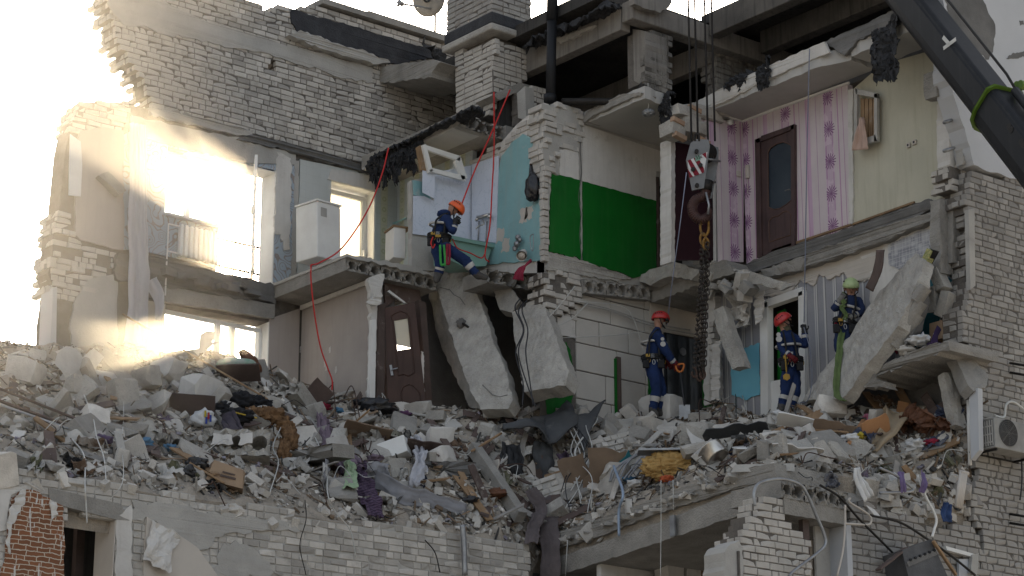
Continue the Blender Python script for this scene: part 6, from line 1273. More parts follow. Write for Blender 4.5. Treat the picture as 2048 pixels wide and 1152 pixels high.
mb.add(vv_, [(i*K+j, i*K+(j+1)%K, (i+1)*K+(j+1)%K, (i+1)*K+j) for i in range(len(prof)-1) for j in range(K)]); o = mb.build('plate', m_white, None, frame_at(1493,912,.1,0,.35), True); tag(o, 'white china plate lying beside the steel pot', 'plate')
# carton, bags, scraps
ct = thing('crushed_carton', frame_at(438,965,.14,.3,-.1,.2), 'crushed brown cardboard carton below the broken block', 'carton')
mb = MB(); v = [(-.28,-.15,-.15),(.24,-.18,-.16),(.3,.15,-.14),(-.24,.18,-.15),(-.22,-.1,.17),(.2,-.14,.12),(.27,.12,.18),(-.26,.14,.14)]; mb.add(v, [(0,3,2,1),(4,5,6,7),(0,1,5,4),(1,2,6,5),(2,3,7,6),(3,0,4,7)]); mb.build('box', m_card, ct, W[ct.name])
mb = MB(); mb.box((-.1,-.172,-.06),(.12,-.166,-.03)); mb.box((-.08,-.17,.0),(.1,-.165,.02)); mb.build('printed_strip', m_wooddk, ct, W[ct.name])
for i, (px, py, s_, mt_, lab) in enumerate(((285,895,.24,m_bluebag,'crumpled blue plastic bag in the left rubbish'),(340,905,.2,m_bluebag,'small blue plastic scrap near the carton'),(205,888,.26,mat('violet_plastic',(.13,.09,.17),None,3,.1),'violet plastic scrap in the left rubbish'),(390,940,.36,m_blackbag,'black plastic sack beside the carton'),(370,955,.3,m_blackbag,'smaller black sack left of the carton'),(755,822,.5,m_blackbag,'torn black film below the mahogany door'),(725,815,.3,m_blackbag,'black film scrap left of the torn one'),(655,822,.2,m_redc,'crimson rag below the beige partition'),(681,829,.16,m_bluebag,'bright blue scrap near the crimson rag'),(813,836,.22,mat('violet_cloth',(.12,.055,.12),None,3,.1),'violet rag in the middle rubble'),(810,855,.24,m_plasb,'clear plastic bag in the middle rubble'),(748,798,.26,m_lilac,'lilac rag hanging at the jamb foot'),(1015,850,.3,m_furk,'singed black fluff near the felt sheet'),(1012,960,.0,m_card,''),(990,995,.3,m_leather,'rust brown leather scrap on the concrete beam'),(935,1005,.22,m_blackbag,'black net scrap on the lower wall top'),(1265,965,.22,m_bluebag,'blue grey carrier scrap by the yellow foam'),(1275,975,.22,m_plasb,'white leaflet with purple print on the slab'),(1340,965,.2,mat('orange_plastic',(.45,.1,.04),None,3,.05),'flat orange red plastic piece under the foam'),(1480,890,.25,m_bitd,'dark soot cake on the masonry lump'),(1760,852,.24,m_redc,'crimson cloth beside the beige mat'),(1745,842,.24,m_pinkc,'pink plastic sheet scrap in the cavity mouth'),(1700,885,.26,m_plasb,'white carrier bag in colourful rubbish'),(1830,895,.3,m_plasb,'white and green bag on the slab fragment'),(1865,890,.2,m_redc,'small red wrapper by the facade'),(1720,880,.2,mat('yellow_pack',(.5,.4,.05),None,3,.05),'yellow packet in colourful rubbish'),(1690,900,.2,m_bluec,'denim scrap near the hollow fragment'),(1780,970,.34,m_plasb,'tied white plastic bag among lower bricks'),(1560,842,.3,m_plasb,'clear film near the standing rescuer'))):
    if s_ <= 0: continue
    o = blob('scrap', frame_at(px, py, .08, R.uniform(-1,1)), s_, s_*.7, s_*.5, mt_, .75, i+40, None, 3, 2.2); o.name = 'crumpled_scrap'; tag(o, lab, 'scrap')
tp = thing('green_pillow', frame_at(455,752,.2), 'green and white ring shaped toy pillow on the overturned table', 'pillow')
mb = MB(); mb.tube([(.26*math.cos(a*.39),.16*math.sin(a*.39),.05) for a in range(17)], .075, 10); mb.build('ring', m_teddy, tp, W[tp.name], True); blob('head', W[tp.name] @ Matrix.Translation((-.12,.05,.12)), .22, .2, .16, m_plasb, .15, 4, tp)
o = blob('toy_bear', frame_at(488,748,.24,.3,0,.8), .5, .22, .22, m_leather, .2, 9); tag(o, 'brown plush toy slumped right of the green pillow', 'toy')
o = cloth('leather_sheet', [hp(1800,868,.1), hp(1835,860,.2), hp(1870,856,.22), hp(1900,864,.12)], .42, tuple(-HEAD*.7+Vector((0,0,.5))), m_leather, None, 2.5, .06, 14, nv=26, rough=.09, k=12, thick=.005, shag=.006); tag(o, 'crumpled brown leatherette sheet in front of the dark cavity', 'leatherette')
o = cloth('beige_mat', [hp(1735,910,.1), hp(1765,880,.25), hp(1790,848,.35), hp(1800,862,.2)], .5, tuple(RIGHT*.8+Vector((0,0,-.4))), m_khaki, None, 1, .05, 15, nv=14, taper=(.3,1), rough=.03); tag(o, 'curled beige floor mat below the cavity mouth', 'mat')
# ---------------------------------------------------------------- things in the rooms, pipes, ropes, outside fittings
F = fA(YR)
fr_ = thing('fridge', HY(645,515,3.2), 'dented white fridge standing in the ruined kitchen', 'fridge')
p = HY(664,520,3.25); Mf = Matrix.Translation(p) @ Matrix.Rotation(math.radians(8),4,'Z') @ Matrix.Rotation(math.radians(-2),4,'Y')
mb = MB(); mb.box((-.34,0,0),(.2,.55,1.0)); bevel(mb.build('cabinet', m_white, fr_, Mf), .02); mb = MB(); mb.box((-.36,-.02,1.0),(.22,.56,1.03)); mb.build('top_lid', m_white, fr_, Mf); mb = MB(); mb.box((-.26,-.004,.74),(-.12,-.001,.9)); mb.build('label_sticker', m_plastg, fr_, Mf); mb = MB(); mb.box((.2,.02,.03),(.215,.5,.97)); mb.build('rear_edge', m_concd, fr_, Mf)
kc = thing('kitchen_cabinet', HX(805,512,-1.0), 'narrow white kitchen cabinet beside the marbled partition', 'cabinet')
p = HY(800,516,2.5); Mf = Matrix.Translation(p) @ Matrix.Rotation(-.25,4,'Z'); mb = MB(); mb.box((-.12,0,0),(.1,.4,.55)); bevel(mb.build('body', m_white, kc, Mf), .01); mb = MB(); mb.box((-.14,-.02,.55),(.2,.42,.58)); mb.build('worktop', m_wood, kc, Mf)
bt = thing('bathtub', HY(945,528,1.3), 'green enamel bathtub side behind the seated rescuer', 'bathtub')
m_mint = mat('mint_enamel', (.22,.38,.33), (.19,.33,.29), 2, .05, 30, .35)
prism('side', fA(1.45), PP(fA(1.45), [(898,476),(984,494),(972,532),(930,534),(900,520)]), 0, .45, m_mint, bt); prism('rim', fA(1.42), PP(fA(1.42), [(896,470),(990,490),(988,496),(898,478)]), -.02, .5, m_mint, bt)
tpt = thing('bath_tap', HX(966,436,XT-.06), 'chrome bath mixer tap on the marbled panel', 'tap')
T_ = lambda px, py, d=.1: HX(px, py, XT-d)
mb = MB(); mb.tube([T_(955,436), T_(978,430)], .035, 10); mb.tube([T_(955,436,.1), T_(953,441,.13)], .03, 8); mb.tube([T_(977,432,.1), T_(980,434,.14)], .035, 10); mb.build('body', m_steel, tpt, None, True)
mb = MB(); mb.tube(spline([T_(966,440,.12), T_(968,448,.18), T_(958,452,.2), T_(952,458,.22)],5), .013); mb.build('spout', m_steel, tpt, None, True)
for a, b in ((958,480),(974,484)): mb = MB(); mb.tube([T_(a,442,.06), T_(a-2,b,.06)], .012); mb.build('supply_pipe', m_metal, tpt, None, True)
va = thing('valve_cluster', HX(1035,490,XT-.1), 'cluster of old water valves low on the turquoise wall', 'valve')
for i, (px, py, r_) in enumerate(((1036,475,.05),(1034,488,.06),(1030,497,.05),(1040,480,.04))): blob('valve', Matrix.Translation(T_(px,py)), r_*1.8, r_*1.8, r_*2, m_metal, .3, i, va)
mb = MB(); mb.tube(spline([T_(1066,468), T_(1060,474), T_(1062,496), T_(1066,500), T_(1067,468)],5), .008); mb.build('hose', m_metal, va, None, True)
mb = MB(); mb.tube([T_(1043,512,.25), T_(1047,505,.12)], .09, 14, cap=False, r1=.06); mb.tube([T_(1043,512,.24), T_(1047,505,.1)], .06, 12); o = mb.build('drain_elbow', m_cream, None, None, True); tag(o, 'cream plastic drain elbow on the bathroom floor edge', 'pipe')
o = drape_ = cloth('maroon_cloth', [HX(1062,520,-1.1), HX(1045,535,-1.2), HX(1035,560,-1.25)], .28, (0,-1,.2), m_redc, None, 2, .03, 3); tag(o, 'maroon cloth hanging over the bathroom slab holes', 'cloth')
hb = thing('hanging_bag', HX(1065,402,XT-.15), 'black bin bag hanging on the turquoise bathroom wall', 'bag')
M_ = Matrix.Translation(T_(1064,375,.12)); blob('bag_body', M_, .18, .3, .5, m_blackbag, .3, 5, hb, 4, 1.6); mb = MB(); mb.tube([T_(1062,322,.05), T_(1063,345,.09), T_(1064,362,.12)], .02, 8, r1=.07); mb.build('bag_neck', m_blackbag, hb, None, True)
cl = thing('ball_lamp', HZ(1297,215,2.4), 'wire ball pendant dangling from a cord under the pillar', 'lamp'); p0 = HY(1296,166,-1.42)
zb = HY(1297,226,-1.42); mb = MB(); mb.tube([p0, zb], .006, 5); mb.build('cord', m_wire, cl)
blob('ball', Matrix.Translation(zb), .2, .2, .12, m_metal, .5, 3, cl, 4, 8)
# satellite dish
sd = thing('satellite_dish', HY(845,10,4.6), 'grey satellite dish on an arm above the attic coping', 'satellite dish')
p = HY(854,-4,4.4); mb = MB(); K = 28; ax = (Vector((.9,.35,.25))).normalized(); s1 = ax.orthogonal().normalized(); s2 = ax.cross(s1); vv_ = [p]
for k in range(1,5):
    r_ = .36*k/4; vv_ += [p+s1*(r_*math.cos(2*math.pi*j/K))+s2*(r_*math.sin(2*math.pi*j/K))+ax*(.5*r_*r_) for j in range(K)]
ff_ = [(0,1+j,1+(j+1)%K) for j in range(K)]+[(1+k*K+j,1+k*K+(j+1)%K,1+(k+1)*K+(j+1)%K,1+(k+1)*K+j) for k in range(3) for j in range(K)]
mb.add(vv_, ff_); o = mb.build('reflector', m_conc, sd, None, True); s_ = o.modifiers.new('t','SOLIDIFY'); s_.thickness = .015
mb = MB(); mb.tube([HY(862,18,4.4), HY(840,14,4.3), HY(806,8,4.2)], .022, 8); mb.build('feed_arm', m_metal, sd, None, True); mb = MB(); mb.tube([HY(806,10,4.2), HY(796,2,4.2)], .05, 8); mb.tube([HY(800,2,4.2), HY(796,12,4.2)], .035, 8); mb.build('feed_horn', m_metal, sd, None, True); mb = MB(); mb.tube([p+ax*-.05, p+Vector((.35,.2,-.1)), p+Vector((.35,.2,-1.2))], .025, 8); mb.build('mast', m_metal, sd, None, True)
# red ropes
Rp = lambda px, py, y: HY(px, py, y)
wire('red_rope', [Rp(777,296,2.6), Rp(765,345,2.4), Rp(745,400,2.2), Rp(718,450,2.0), Rp(680,500,1.9), Rp(640,525,1.85), Rp(622,530,1.85)], .013, m_rope, 'red rope curving from the felt down to the kitchen slab', 'rope')
wire('red_rope', [Rp(622,530,1.8), Rp(622,560,1.8), Rp(628,620,1.8), Rp(640,690,1.8), Rp(655,735,1.8), Rp(664,760,1.8), Rp(664,780,1.8)], .013, m_rope, 'red rope hanging in front of the beige partition', 'rope')
wire('red_rope', [Rp(1020,180,.9), Rp(990,250,.9), Rp(950,340,.95), Rp(922,412,1.0)], .013, m_rope, 'red rope slanting from the chimney hole to the orange helmet', 'rope')
wire('red_rope', [Rp(988,184,.9), Rp(988,300,.9), Rp(984,380,.9), Rp(980,450,.9), Rp(970,510,.9), Rp(978,524,.9)], .013, m_rope, 'red rope falling straight from chimney to bathtub', 'rope')
wire('red_rope', [Rp(905,478,1.05), Rp(915,496,.95), Rp(940,506,.9), Rp(962,516,.9), Rp(970,508,.9)], .011, m_rope, 'slack red rope between the belt and the bathtub', 'rope')
# white wires hanging on the left
def fall(pts, r, mt_, lab, grp=None, off=.14): wire('wire', [on_heap(x, y, off)[0] if y < 955 else HY(x, y, -2.12) for x, y in pts], r, mt_, lab, 'wire', grp)
fall([(168,808),(175,850),(190,890),(205,930),(212,960)], .009, m_wire, 'pale wire hanging down the left rubble', 'wires over the left heap'); fall([(142,898),(160,930),(170,970),(172,1005),(174,1046)], .011, m_wire, 'thick white cable hanging over the doorway lintel'); fall([(236,815),(240,860),(242,900),(246,960),(220,1000)], .006, m_wire, 'pale wire hanging down the left rubble', 'wires over the left heap')
fall([(546,865),(545,910),(548,940),(540,985)], .008, m_wire, 'thin white cord below the brown fur coat'); fall([(615,870),(640,940),(655,985),(668,1020),(700,1060),(712,1115)], .009, m_wire, 'white cord running down past the grey cloth to the lower wall'); fall([(610,1000),(612,1040),(600,1090),(612,1150)], .007, m_iron, 'rusty wire hanging on the lower brick wall'); fall([(850,1080),(870,1105),(880,1145)], .009, m_iron, 'bent rebar end on the lower wall top'); fall([(925,1050),(928,1090),(930,1150)], .045, m_metal, 'dented metal strip hanging on the lower wall')
for i in range(9):
    a = (1150+R.uniform(-15,25), 850+R.uniform(0,20)); b = (1165+R.uniform(-10,15), 925+R.uniform(-5,10)); c_ = (1160+R.uniform(-40,40), 985+R.uniform(-20,60)); m_ = (a[0]+R.uniform(-30,50), 900+R.uniform(-30,20))
    wire('wire', [hp(*a,.2), hp(*m_,.4), hp(*b,.3), hp((b[0]+c_[0])/2+R.uniform(-15,15),(b[1]+c_[1])/2,.28), hp(*c_,.2)], .008, m_wire if i % 3 else m_wired, 'tangled wire spilling beside the felt sheet', 'wire', 'wire tangle by the felt sheet')
for i in range(3):
    a = (1030+i*7, 622+R.uniform(-8,8)); wire('cable', [HX(a[0]+10,a[1]-20,-1.1), HX(*a,-1.3), HX(a[0]+14+R.uniform(-9,9),660,-1.45), HX(a[0]+2+R.uniform(-8,8),705,-1.6), HX(a[0]+16,765,-1.72), HX(a[0]+24+R.uniform(-12,12),812,-1.8)], .012, m_wired, 'dark cable bundle strand hanging in front of the short thick block', 'cable', 'cables by the short block')
# bent metal profiles near the foam
for i in range(7): wire('metal_profile', [hp(1230+i*9,985-i*3,.2), hp(1255+i*8,960-i*4,.28), hp(1290+i*5,930-i*2,.24)], .014, m_metal, 'bent strip of light metal profile left of the foam', 'metal strip', 'metal strips by the foam')
wire('metal_profile', [hp(1262,960,.35), HX(1246,985,-2.15), HX(1238,1020,-2.15), HX(1238,1072,-2.15)], .022, mat('pale_blue_metal', (.3,.38,.5), None, 3, .05, 30, .4), 'long pale blue metal strip hanging over the slabs', 'metal strip')
mb = MB(); q = loc(fB(-2.1),1347,1045); mb.box((q[0]-.05,-.03,q[1]-.2),(q[0]+.05,0,q[1]+.1)); o = mb.build('perforated_plate', m_metal, None, fB(-2.1)); tag(o, 'perforated metal plate hanging on the lower slab edge', 'metal plate')
for pts in ([(1346,960),(1347,1020)], [(1322,960),(1322,1060),(1321,1152)], [(1135,1080),(1131,1152)]): wire('thread', [HX(x, y, -2.2) for x, y in pts], .006, m_wire, 'thin pale string hanging in front of the sagging slabs', 'string', 'strings on the slabs')
# pipes at the lower right
Yp = YF-.15; pp = lambda *L_: [HY(x, y, Yp) for x, y in L_]
wire('bent_pipe', pp((1510,1012),(1508,985),(1520,966),(1560,958),(1598,968),(1615,990),(1632,1030),(1648,1068),(1650,1090),(1630,1110),(1590,1140),(1578,1152)), .022, m_metal, 'long bent grey pipe looping over the lintel and pier', 'pipe', n=8)
wire('bent_pipe', pp((1640,970),(1680,995),(1720,1040),(1780,1100),(1835,1160)), .017, m_iron, 'thin dark pipe slanting down across the lower facade', 'pipe', n=8)
wire('bent_pipe', pp((1738,1030),(1800,1045),(1850,1075),(1900,1110),(1950,1150)), .018, m_iron, 'grey hose pipe drooping towards the leaning stove', 'pipe', n=8)
wire('bent_pipe', pp((1690,1010),(1690,1046),(1688,1080),(1684,1110),(1674,1152)), .016, m_cream, 'rusty white riser on the window jamb', 'pipe', n=8)
wire('bent_pipe', pp((1690,1047),(1720,1049),(1740,1048),(1738,1030),(1700,1005),(1700,996)), .016, m_cream, 'short bent cream pipe loop beside the riser', 'pipe', n=8)
wire('bent_pipe', pp((1760,936),(1790,950),(1815,968),(1826,978),(1815,984),(1760,986)), .02, m_metal, 'bent silver pipe among the lower rubble', 'pipe', n=8)
wire('bent_pipe', pp((1835,950),(1850,990),(1872,1035),(1868,1060),(1864,1074)), .019, m_white, 'white bent pipe standing in the lower rubble', 'pipe', n=8)
rd = thing('fallen_radiator', HY(1917,1010,Yp), 'fallen white radiator hanging at the facade edge', 'radiator')
for i in range(4): mb = MB(); a, b = HY(1922+i*3.2,944+i,Yp), HY(1912+i*3.2,1014+i,Yp); mb.tube([a,b], .028, 8); mb.build('column', m_cream, rd, None, True)
mb = MB(); mb.tube([HY(1920,944,Yp), HY(1936,947,Yp)], .03, 8); mb.build('header', m_cream, rd, None, True)
o = cloth('blue_jeans', [HY(1894,1006,Yp), HY(1892,1025,Yp), HY(1894,1044,Yp)], .26, (1,0,0), m_bluec, None, 2, .05, 5, taper=(.5,1)); tag(o, 'blue jeans hanging out of the lower rubble', 'jeans')
for i, (a, b) in enumerate((((1804,945),(1806,985)),((1846,945),(1842,985)))):
    o = cloth('violet_rag', [HY(*a,Yp), HY((a[0]+b[0])/2+3,(a[1]+b[1])/2,Yp-.05), HY(*b,Yp)], .12, (1,0,0), mat('violet_rag', (.16,.12,.24), None, 4, .1), None, 2, .03, 8+i); tag(o, ('violet rag hanging left of the white bent pipe','violet rag hanging behind the white bent pipe')[i], 'rag')
o = cloth('torn_film', [HY(1716,935,Yp), HY(1722,965,Yp), HY(1736,998,Yp)], .24, (1,0,.1), m_plasb, None, 3, .05, 12, taper=(.6,1)); tag(o, 'torn white film hanging beside the three hole slab', 'film')
o = prism('white_paper_card', fA(Yp), PP(fA(Yp), [(1732,1010),(1748,1018),(1764,1036),(1752,1034)]), 0, .006, m_plasb); tag(o, 'white paper card caught on the pipes', 'paper')
# bricks heaped in the lower right
for i in range(46):
    px, py = R.uniform(1760,1940), R.uniform(955,1050); p = HY(px, py, YF+.25+R.uniform(-.1,.25)); put('loose_brick', rr.choice(LB), Matrix.Translation(p) @ Matrix.Rotation(R.uniform(0,3),4,'Z') @ Matrix.Rotation(R.gauss(0,.4),4,'X') @ Matrix.Diagonal((1.15,1.15,1.15,1)), 'loose white brick heaped above the leaning stove', 'brick', 'bricks above the stove')
# stove
so_ = thing('burnt_stove', HY(1850,1150,YF-.4), 'scorched grey kitchen stove leaning on the lower facade', 'stove')
a, b, c_ = HY(1806,1098,YF-.45), HY(1862,1078,YF-.55), HY(1830,1160,YF-.5); Ms = plane_frame(a, b, c_); n_ = Ms.to_3x3() @ Vector((0,1,0)); ps = lambda pts: [((Ms.inverted() @ HP(x, y, a, n_)).x, (Ms.inverted() @ HP(x, y, a, n_)).z) for x, y in pts]
m_stove = mat('scorched_enamel', (.11,.11,.115), (.06,.06,.063), 3, .2, 40, .6, stain=[((.2,.2,.2),4,.62,.5)])
prism('body', Ms, ps([(1804,1100),(1862,1078),(1912,1190),(1830,1210)]), 0, .5, m_stove, so_); prism('front_panel', Ms, ps([(1812,1124),(1870,1100),(1874,1110),(1816,1134)]), -.012, 0, m_concd, so_)
for i in range(6): q = ps([(1820+i*9.5,1120-i*3.8)])[0]; mb = MB(); mb.disc_prism((q[0],-.016,q[1]), (0,1,0), .02, .02, 10); mb.build('knob_hole', m_black, so_, Ms)
o = stick((0,0),(1,1), .1,.03, m_wooddk, 'charred board leaning left of the stove', 'plank', pa=HY(1756,1140,YF-.4), pb=HY(1812,1096,YF-.4)); o = stick((0,0),(1,1), .05,.04, m_wood, 'pale batten along the right side of the stove', 'plank', pa=HY(1866,1082,YF-.6), pb=HY(1912,1150,YF-.6))
wl2 = thing('small_window_frame', HY(1930,1130,YF-.1), 'grey window frame with broken casing at the lower right', 'window frame'); prism('top_casing', fA(YF-.1), PP(fA(YF-.1), [(1892,1092),(1950,1108),(1946,1114),(1894,1100)]), 0, .08, m_white, wl2); prism('side_casing', fA(YF-.12), rag(PP(fA(YF-.12), [(1944,1110),(1958,1106),(1954,1150),(1942,1146)]), .06, .01), 0, .06, m_plastg, wl2); prism('leaf', fA(YF-.05), PP(fA(YF-.05), [(1918,1118),(1944,1118),(1946,1180),(1918,1180)]), 0, .04, m_facplast, wl2)
# air conditioner
m_acgrey = mat('dusty_casing', (.3,.295,.28), (.22,.215,.205), 4, .1, 30, .6)
ac = thing('air_conditioner', HY(2010,890,YF-.3), 'white outdoor air conditioner unit on the brick facade', 'air conditioner')
Fa = fA(YF-.42); x0, x1 = loc(Fa,1990,870)[0], loc(Fa,2078,870)[0]; z0, z1 = loc(Fa,2000,896)[1], loc(Fa,2000,836)[1]
mb = MB(); mb.box((x0,0,z0),(x1,.3,z1)); bevel(mb.build('casing', m_acgrey, ac, Fa), .015)
cxm, czm = loc(Fa,2016,866); rad = .2
mb = MB()
for k in range(7): mb.tube([(cxm+rad*(k+1)/7*math.cos(t*.2618), -.012, czm+rad*(k+1)/7*math.sin(t*.2618)) for t in range(25)], .006, 4)
for k in range(8): mb.tube([(cxm,-.012,czm),(cxm+rad*math.cos(k*.785),-.012,czm+rad*math.sin(k*.785))], .005, 4)
mb.build('fan_grille', m_concd, ac, Fa); mb = MB(); mb.disc_prism((cxm,-.003,czm),(0,1,0),rad,.006,24); mb.build('fan_opening', m_black, ac, Fa)
mb = MB()
for k in range(6): mb.box((x0-.01,.03+.045*k,z0+.04),(x0-.002,.05+.045*k,z1-.04))
for k in range(4): mb.box((x0-.012,.03,z0+.08+.12*k),(x0-.003,.28,z0+.1+.12*k))
mb.build('coil_guard', m_plastg, ac, Fa); mb = MB(); mb.box((x0-.001,.02,z0+.03),(x0+.002,.28,z1-.03)); mb.build('coil', m_concd, ac, Fa)
mb = MB(); mb.tube([(x0+.05,.02,z0-.02),(x0+.05,.42,z0-.02)], .018); mb.tube([(x1-.1,.02,z0-.02),(x1-.1,.42,z0-.02)], .018); mb.tube([(x0-.1,.42,z0-.02),(x1,.42,z0-.02)], .015); mb.build('bracket', m_iron, ac, Fa)
wire('conduit', [HY(1990,832,YF-.12), HY(2008,834,YF-.12), HY(2012,810,YF-.12), HY(2026,804,YF-.1), HY(2050,820,YF-.08)], .02, m_wire, 'white cooling conduit rising from the air conditioner', 'conduit'); wire('conduit', [HY(2042,905,YF-.05), HY(2044,960,YF-.05), HY(2040,1000,YF-.05)], .012, m_wired, 'dark cable below the air conditioner', 'cable')
for py in (726,745,1028,1046): mb = MB(); mb.tube([HY(2020,py,YF-.02), HY(2050,py+5,YF-.3)], .02, 6); o = mb.build('wall_bracket', m_iron, None, None, True); tag(o, 'dark iron bracket stub on the brick facade', 'bracket', 'bracket stubs on the facade')
# rubbish on the hanging floor slab
Xs = 1.2
for i, (px, py, s_, mt_, lab) in enumerate(((1870,672,.0,m_card,''),(1800,690,.36,m_redc,'pink red cloth on the hanging floor slab'),(1815,700,.3,m_plast,'dripping white rag on the hanging floor slab'),(1840,680,.3,m_plasb,'white crumpled rubbish on the hanging floor slab'),(1868,690,.18,mat('deep_violet',(.04,.02,.07),None,3,.1),'deep violet scarf end on the hanging floor slab'))):
    if s_ > 0: o = blob('crumpled_scrap', Matrix.Translation(HX(px,py,Xs)), s_, s_, s_*.55, mt_, .7, i+80, None, 3, 2.4); tag(o, lab, 'scrap')
o = prism('picture_panel', fA(-6.2), PP(fA(-6.2), [(1868,668),(1886,628),(1910,626),(1898,672)]), 0, .02, m_plasb); tag(o, 'white panel standing on the hanging floor slab', 'panel')
cbx = thing('carton', HY(1905,660,-6.3), 'brown carton on the hanging floor slab', 'carton'); prism('side', fA(-6.35), PP(fA(-6.35), [(1884,640),(1898,648),(1898,684),(1884,676)]), 0, .25, m_card, cbx); prism('flap', fA(-6.4), PP(fA(-6.4), [(1900,650),(1916,656),(1914,672),(1900,668)]), 0, .02, m_card, cbx)
o = cloth('violet_scarf', [HY(1878,655,-6.45), HY(1866,690,-6.45), HY(1862,722,-6.45)], .12, (1,0,0), mat('violet_scarf', (.03,.016,.06), None, 3, .1), None, 1, .02, 6); tag(o, 'violet scarf hanging over the slab rim', 'scarf')
bk = thing('colourful_box', HX(1855,512,1.2), 'small colourful packet stuck above the leaning slab', 'packet'); prism('pack', fB(1.4), PP(fB(1.4), [(1842,520),(1854,496),(1864,502),(1852,526)]), 0, .12, mat('packet_print', (.5,.45,.2), (.1,.14,.06), 25, .0), bk); prism('rim', fB(1.42), PP(fB(1.42), [(1838,524),(1852,528),(1866,504),(1868,500),(1862,498),(1850,524)]), 0, .12, m_black, bk)
o = cloth('dark_board', [HX(1762,500,1.3), HX(1756,540,1.3), HX(1740,580,1.3)], .18, (0,-1,0), m_wooddk, None, 1, .01, 7, rough=.005, thick=.02); tag(o, 'grey weathered board above the leaning slab', 'board')
for i, (px, py) in enumerate(((1880,560),(1868,600),(1890,610))):
    v, f = chunk_geo(.2,.2,.45,R,20); o = link('dangling_lump', mesh('dangling_lump', v, f), Matrix.Translation(HX(px,py,1.75)) @ Matrix.Rotation(.4*i-.4,4,'X'), None, m_concl); tag(o, 'concrete lump dangling in front of the teal wall', 'concrete lump', 'lumps by the teal wall')
# green lifting strap on the slab
mg = mat('green_strap', (.12,.17,.06), (.075,.11,.04), 8, .3, 60, .85)
o = cloth('lifting_strap', [HP(x, y, BSM.translation-BSM.to_3x3() @ Vector((0,.05,0)), BSM.to_3x3() @ Vector((0,1,0))) for x, y in ((1690,585),(1686,640),(1680,700),(1674,750),(1674,790),(1688,802))], .1, tuple(RIGHT), mg, None, 1, .015, 4, nv=8, thick=.012, rough=.02); tag(o, 'green lifting strap slung around the huge leaning slab', 'strap')

# bent reinforcing bars and stray wires in the heap
for i in range(46):
    px, py = rr.uniform(20,1900), rr.uniform(780,1000); wh = ('below the long curtain' if px < 340 else 'near the fur coats' if px < 620 else 'near the lilac blanket' if px < 960 else 'near the felt sheet' if px < 1250 else 'near the steel pot' if px < 1560 else 'below the dark cavity')
    L_ = rr.uniform(25,80); an = rr.uniform(-.6,.6); pts = [on_heap(px+L_*t*math.cos(an)+rr.uniform(-6,6), py+L_*t*math.sin(an)+rr.uniform(-10,10), .06+.14*math.sin(math.pi*t)+rr.uniform(0,.05))[0] for t in (0,.3,.6,1)]
    k = i % 3; wire(('rebar','wire','wire')[k], pts, (.009,.006,.006)[k], (m_rust, m_wire, m_wired)[k], ('bent rusty bar','stray pale wire','stray dark wire')[k]+' lying '+wh, ('rebar','wire','wire')[k], ('rusty bars','pale wires','dark wires')[k]+' '+wh)
CLT = [mat('dusty_'+n_, c_, None, 4, .2, 40, .95, stain=[(DUST,3,.5,.6)]) for n_, c_ in (('navy',(.05,.06,.1)),('brown',(.14,.09,.06)),('white',(.5,.49,.47)),('black',(.02,.02,.022)),('violet',(.12,.09,.14)),('olive',(.13,.13,.08)))]; CN = ('navy','brown','white','black','violet','olive')
for i in range(54):
    px, py = rr.uniform(60,1900), rr.uniform(790,990); h, n = on_heap(px, py, .04); k = rr.randrange(6); wh = ('below the long curtain' if px < 340 else 'near the fur coats' if px < 620 else 'near the lilac blanket' if px < 960 else 'near the felt sheet' if px < 1250 else 'near the steel pot' if px < 1560 else 'below the dark cavity')
    o = crumple('cloth_scrap', lay(h, n, rr, .25), rr.uniform(.18,.42), rr.uniform(.14,.3), CLT[k], .12, i+7, n=9, thick=.008, outline=.5); tag(o, 'crumpled dusty '+CN[k]+' cloth scrap '+wh, 'cloth scrap', CN[k]+' scraps '+wh)
# ---------------------------------------------------------------- crane boom, hook block, chains
def at_depth(px, py, d): q = ray(px, py); return CAM + q*(d/q.dot(HEAD))
bo = thing('crane_boom', at_depth(1960,200,33), 'black telescopic crane boom crossing above the facade', 'crane boom')
P1, P2 = at_depth(1646,-220,36.0), at_depth(2108,372,31.6); ax = (P2-P1).normalized(); sd_ = ax.cross(UPZ).normalized(); hv = sd_.cross(ax)
if hv.z < 0: hv = -hv
def boom_sec(s0, s1, hh, hw, name, mt_, parent, off=0.0, smooth=False):
    prof = [(-hw*.75,hh),(hw*.75,hh),(hw,hh*.8),(hw,-hh*.2),(hw*.86,-hh*.62),(hw*.5,-hh*.92),(0,-hh),(-hw*.5,-hh*.92),(-hw*.86,-hh*.62),(-hw,-hh*.2),(-hw,hh*.8)]; n = len(prof); mb = MB()
    v = [P1+ax*s+sd_*(x)+hv*(y+off) for s in (s0, s1) for x, y in prof]
    mb.add(v, [(i,(i+1)%n,n+(i+1)%n,n+i) for i in range(n)]+[tuple(range(n)), tuple(range(2*n-1,n-1,-1))]); return bevel(mb.build(name, mt_, parent), .03, 2)
def s_of(px, py): q = ray(px, py); n = q.cross(ax); # closest point of the axis to a ray
def s_at(px):
    lo, hi = 0, (P2-P1).length
    for _ in range(40):
        m_ = (lo+hi)/2; v = P1+ax*m_-CAM; x = CX+FPX*v.dot(RIGHT)/v.dot(FW)
        if x < px: lo = m_
        else: hi = m_
    return lo
Lb = (P2-P1).length; sc_ = s_at(1990)
boom_sec(0, sc_, .30, .26, 'inner_section', m_black, bo); boom_sec(sc_-.02, Lb+1, .36, .31, 'outer_section', m_black, bo)
m_lime_p = mat('lime_paint', (.11,.2,.025), (.08,.15,.02), 3, .05, 30, .4)
cl_ = boom_sec(sc_-.022, sc_+.022, .385, .335, 'collar', m_lime_p, bo)
mb = MB()
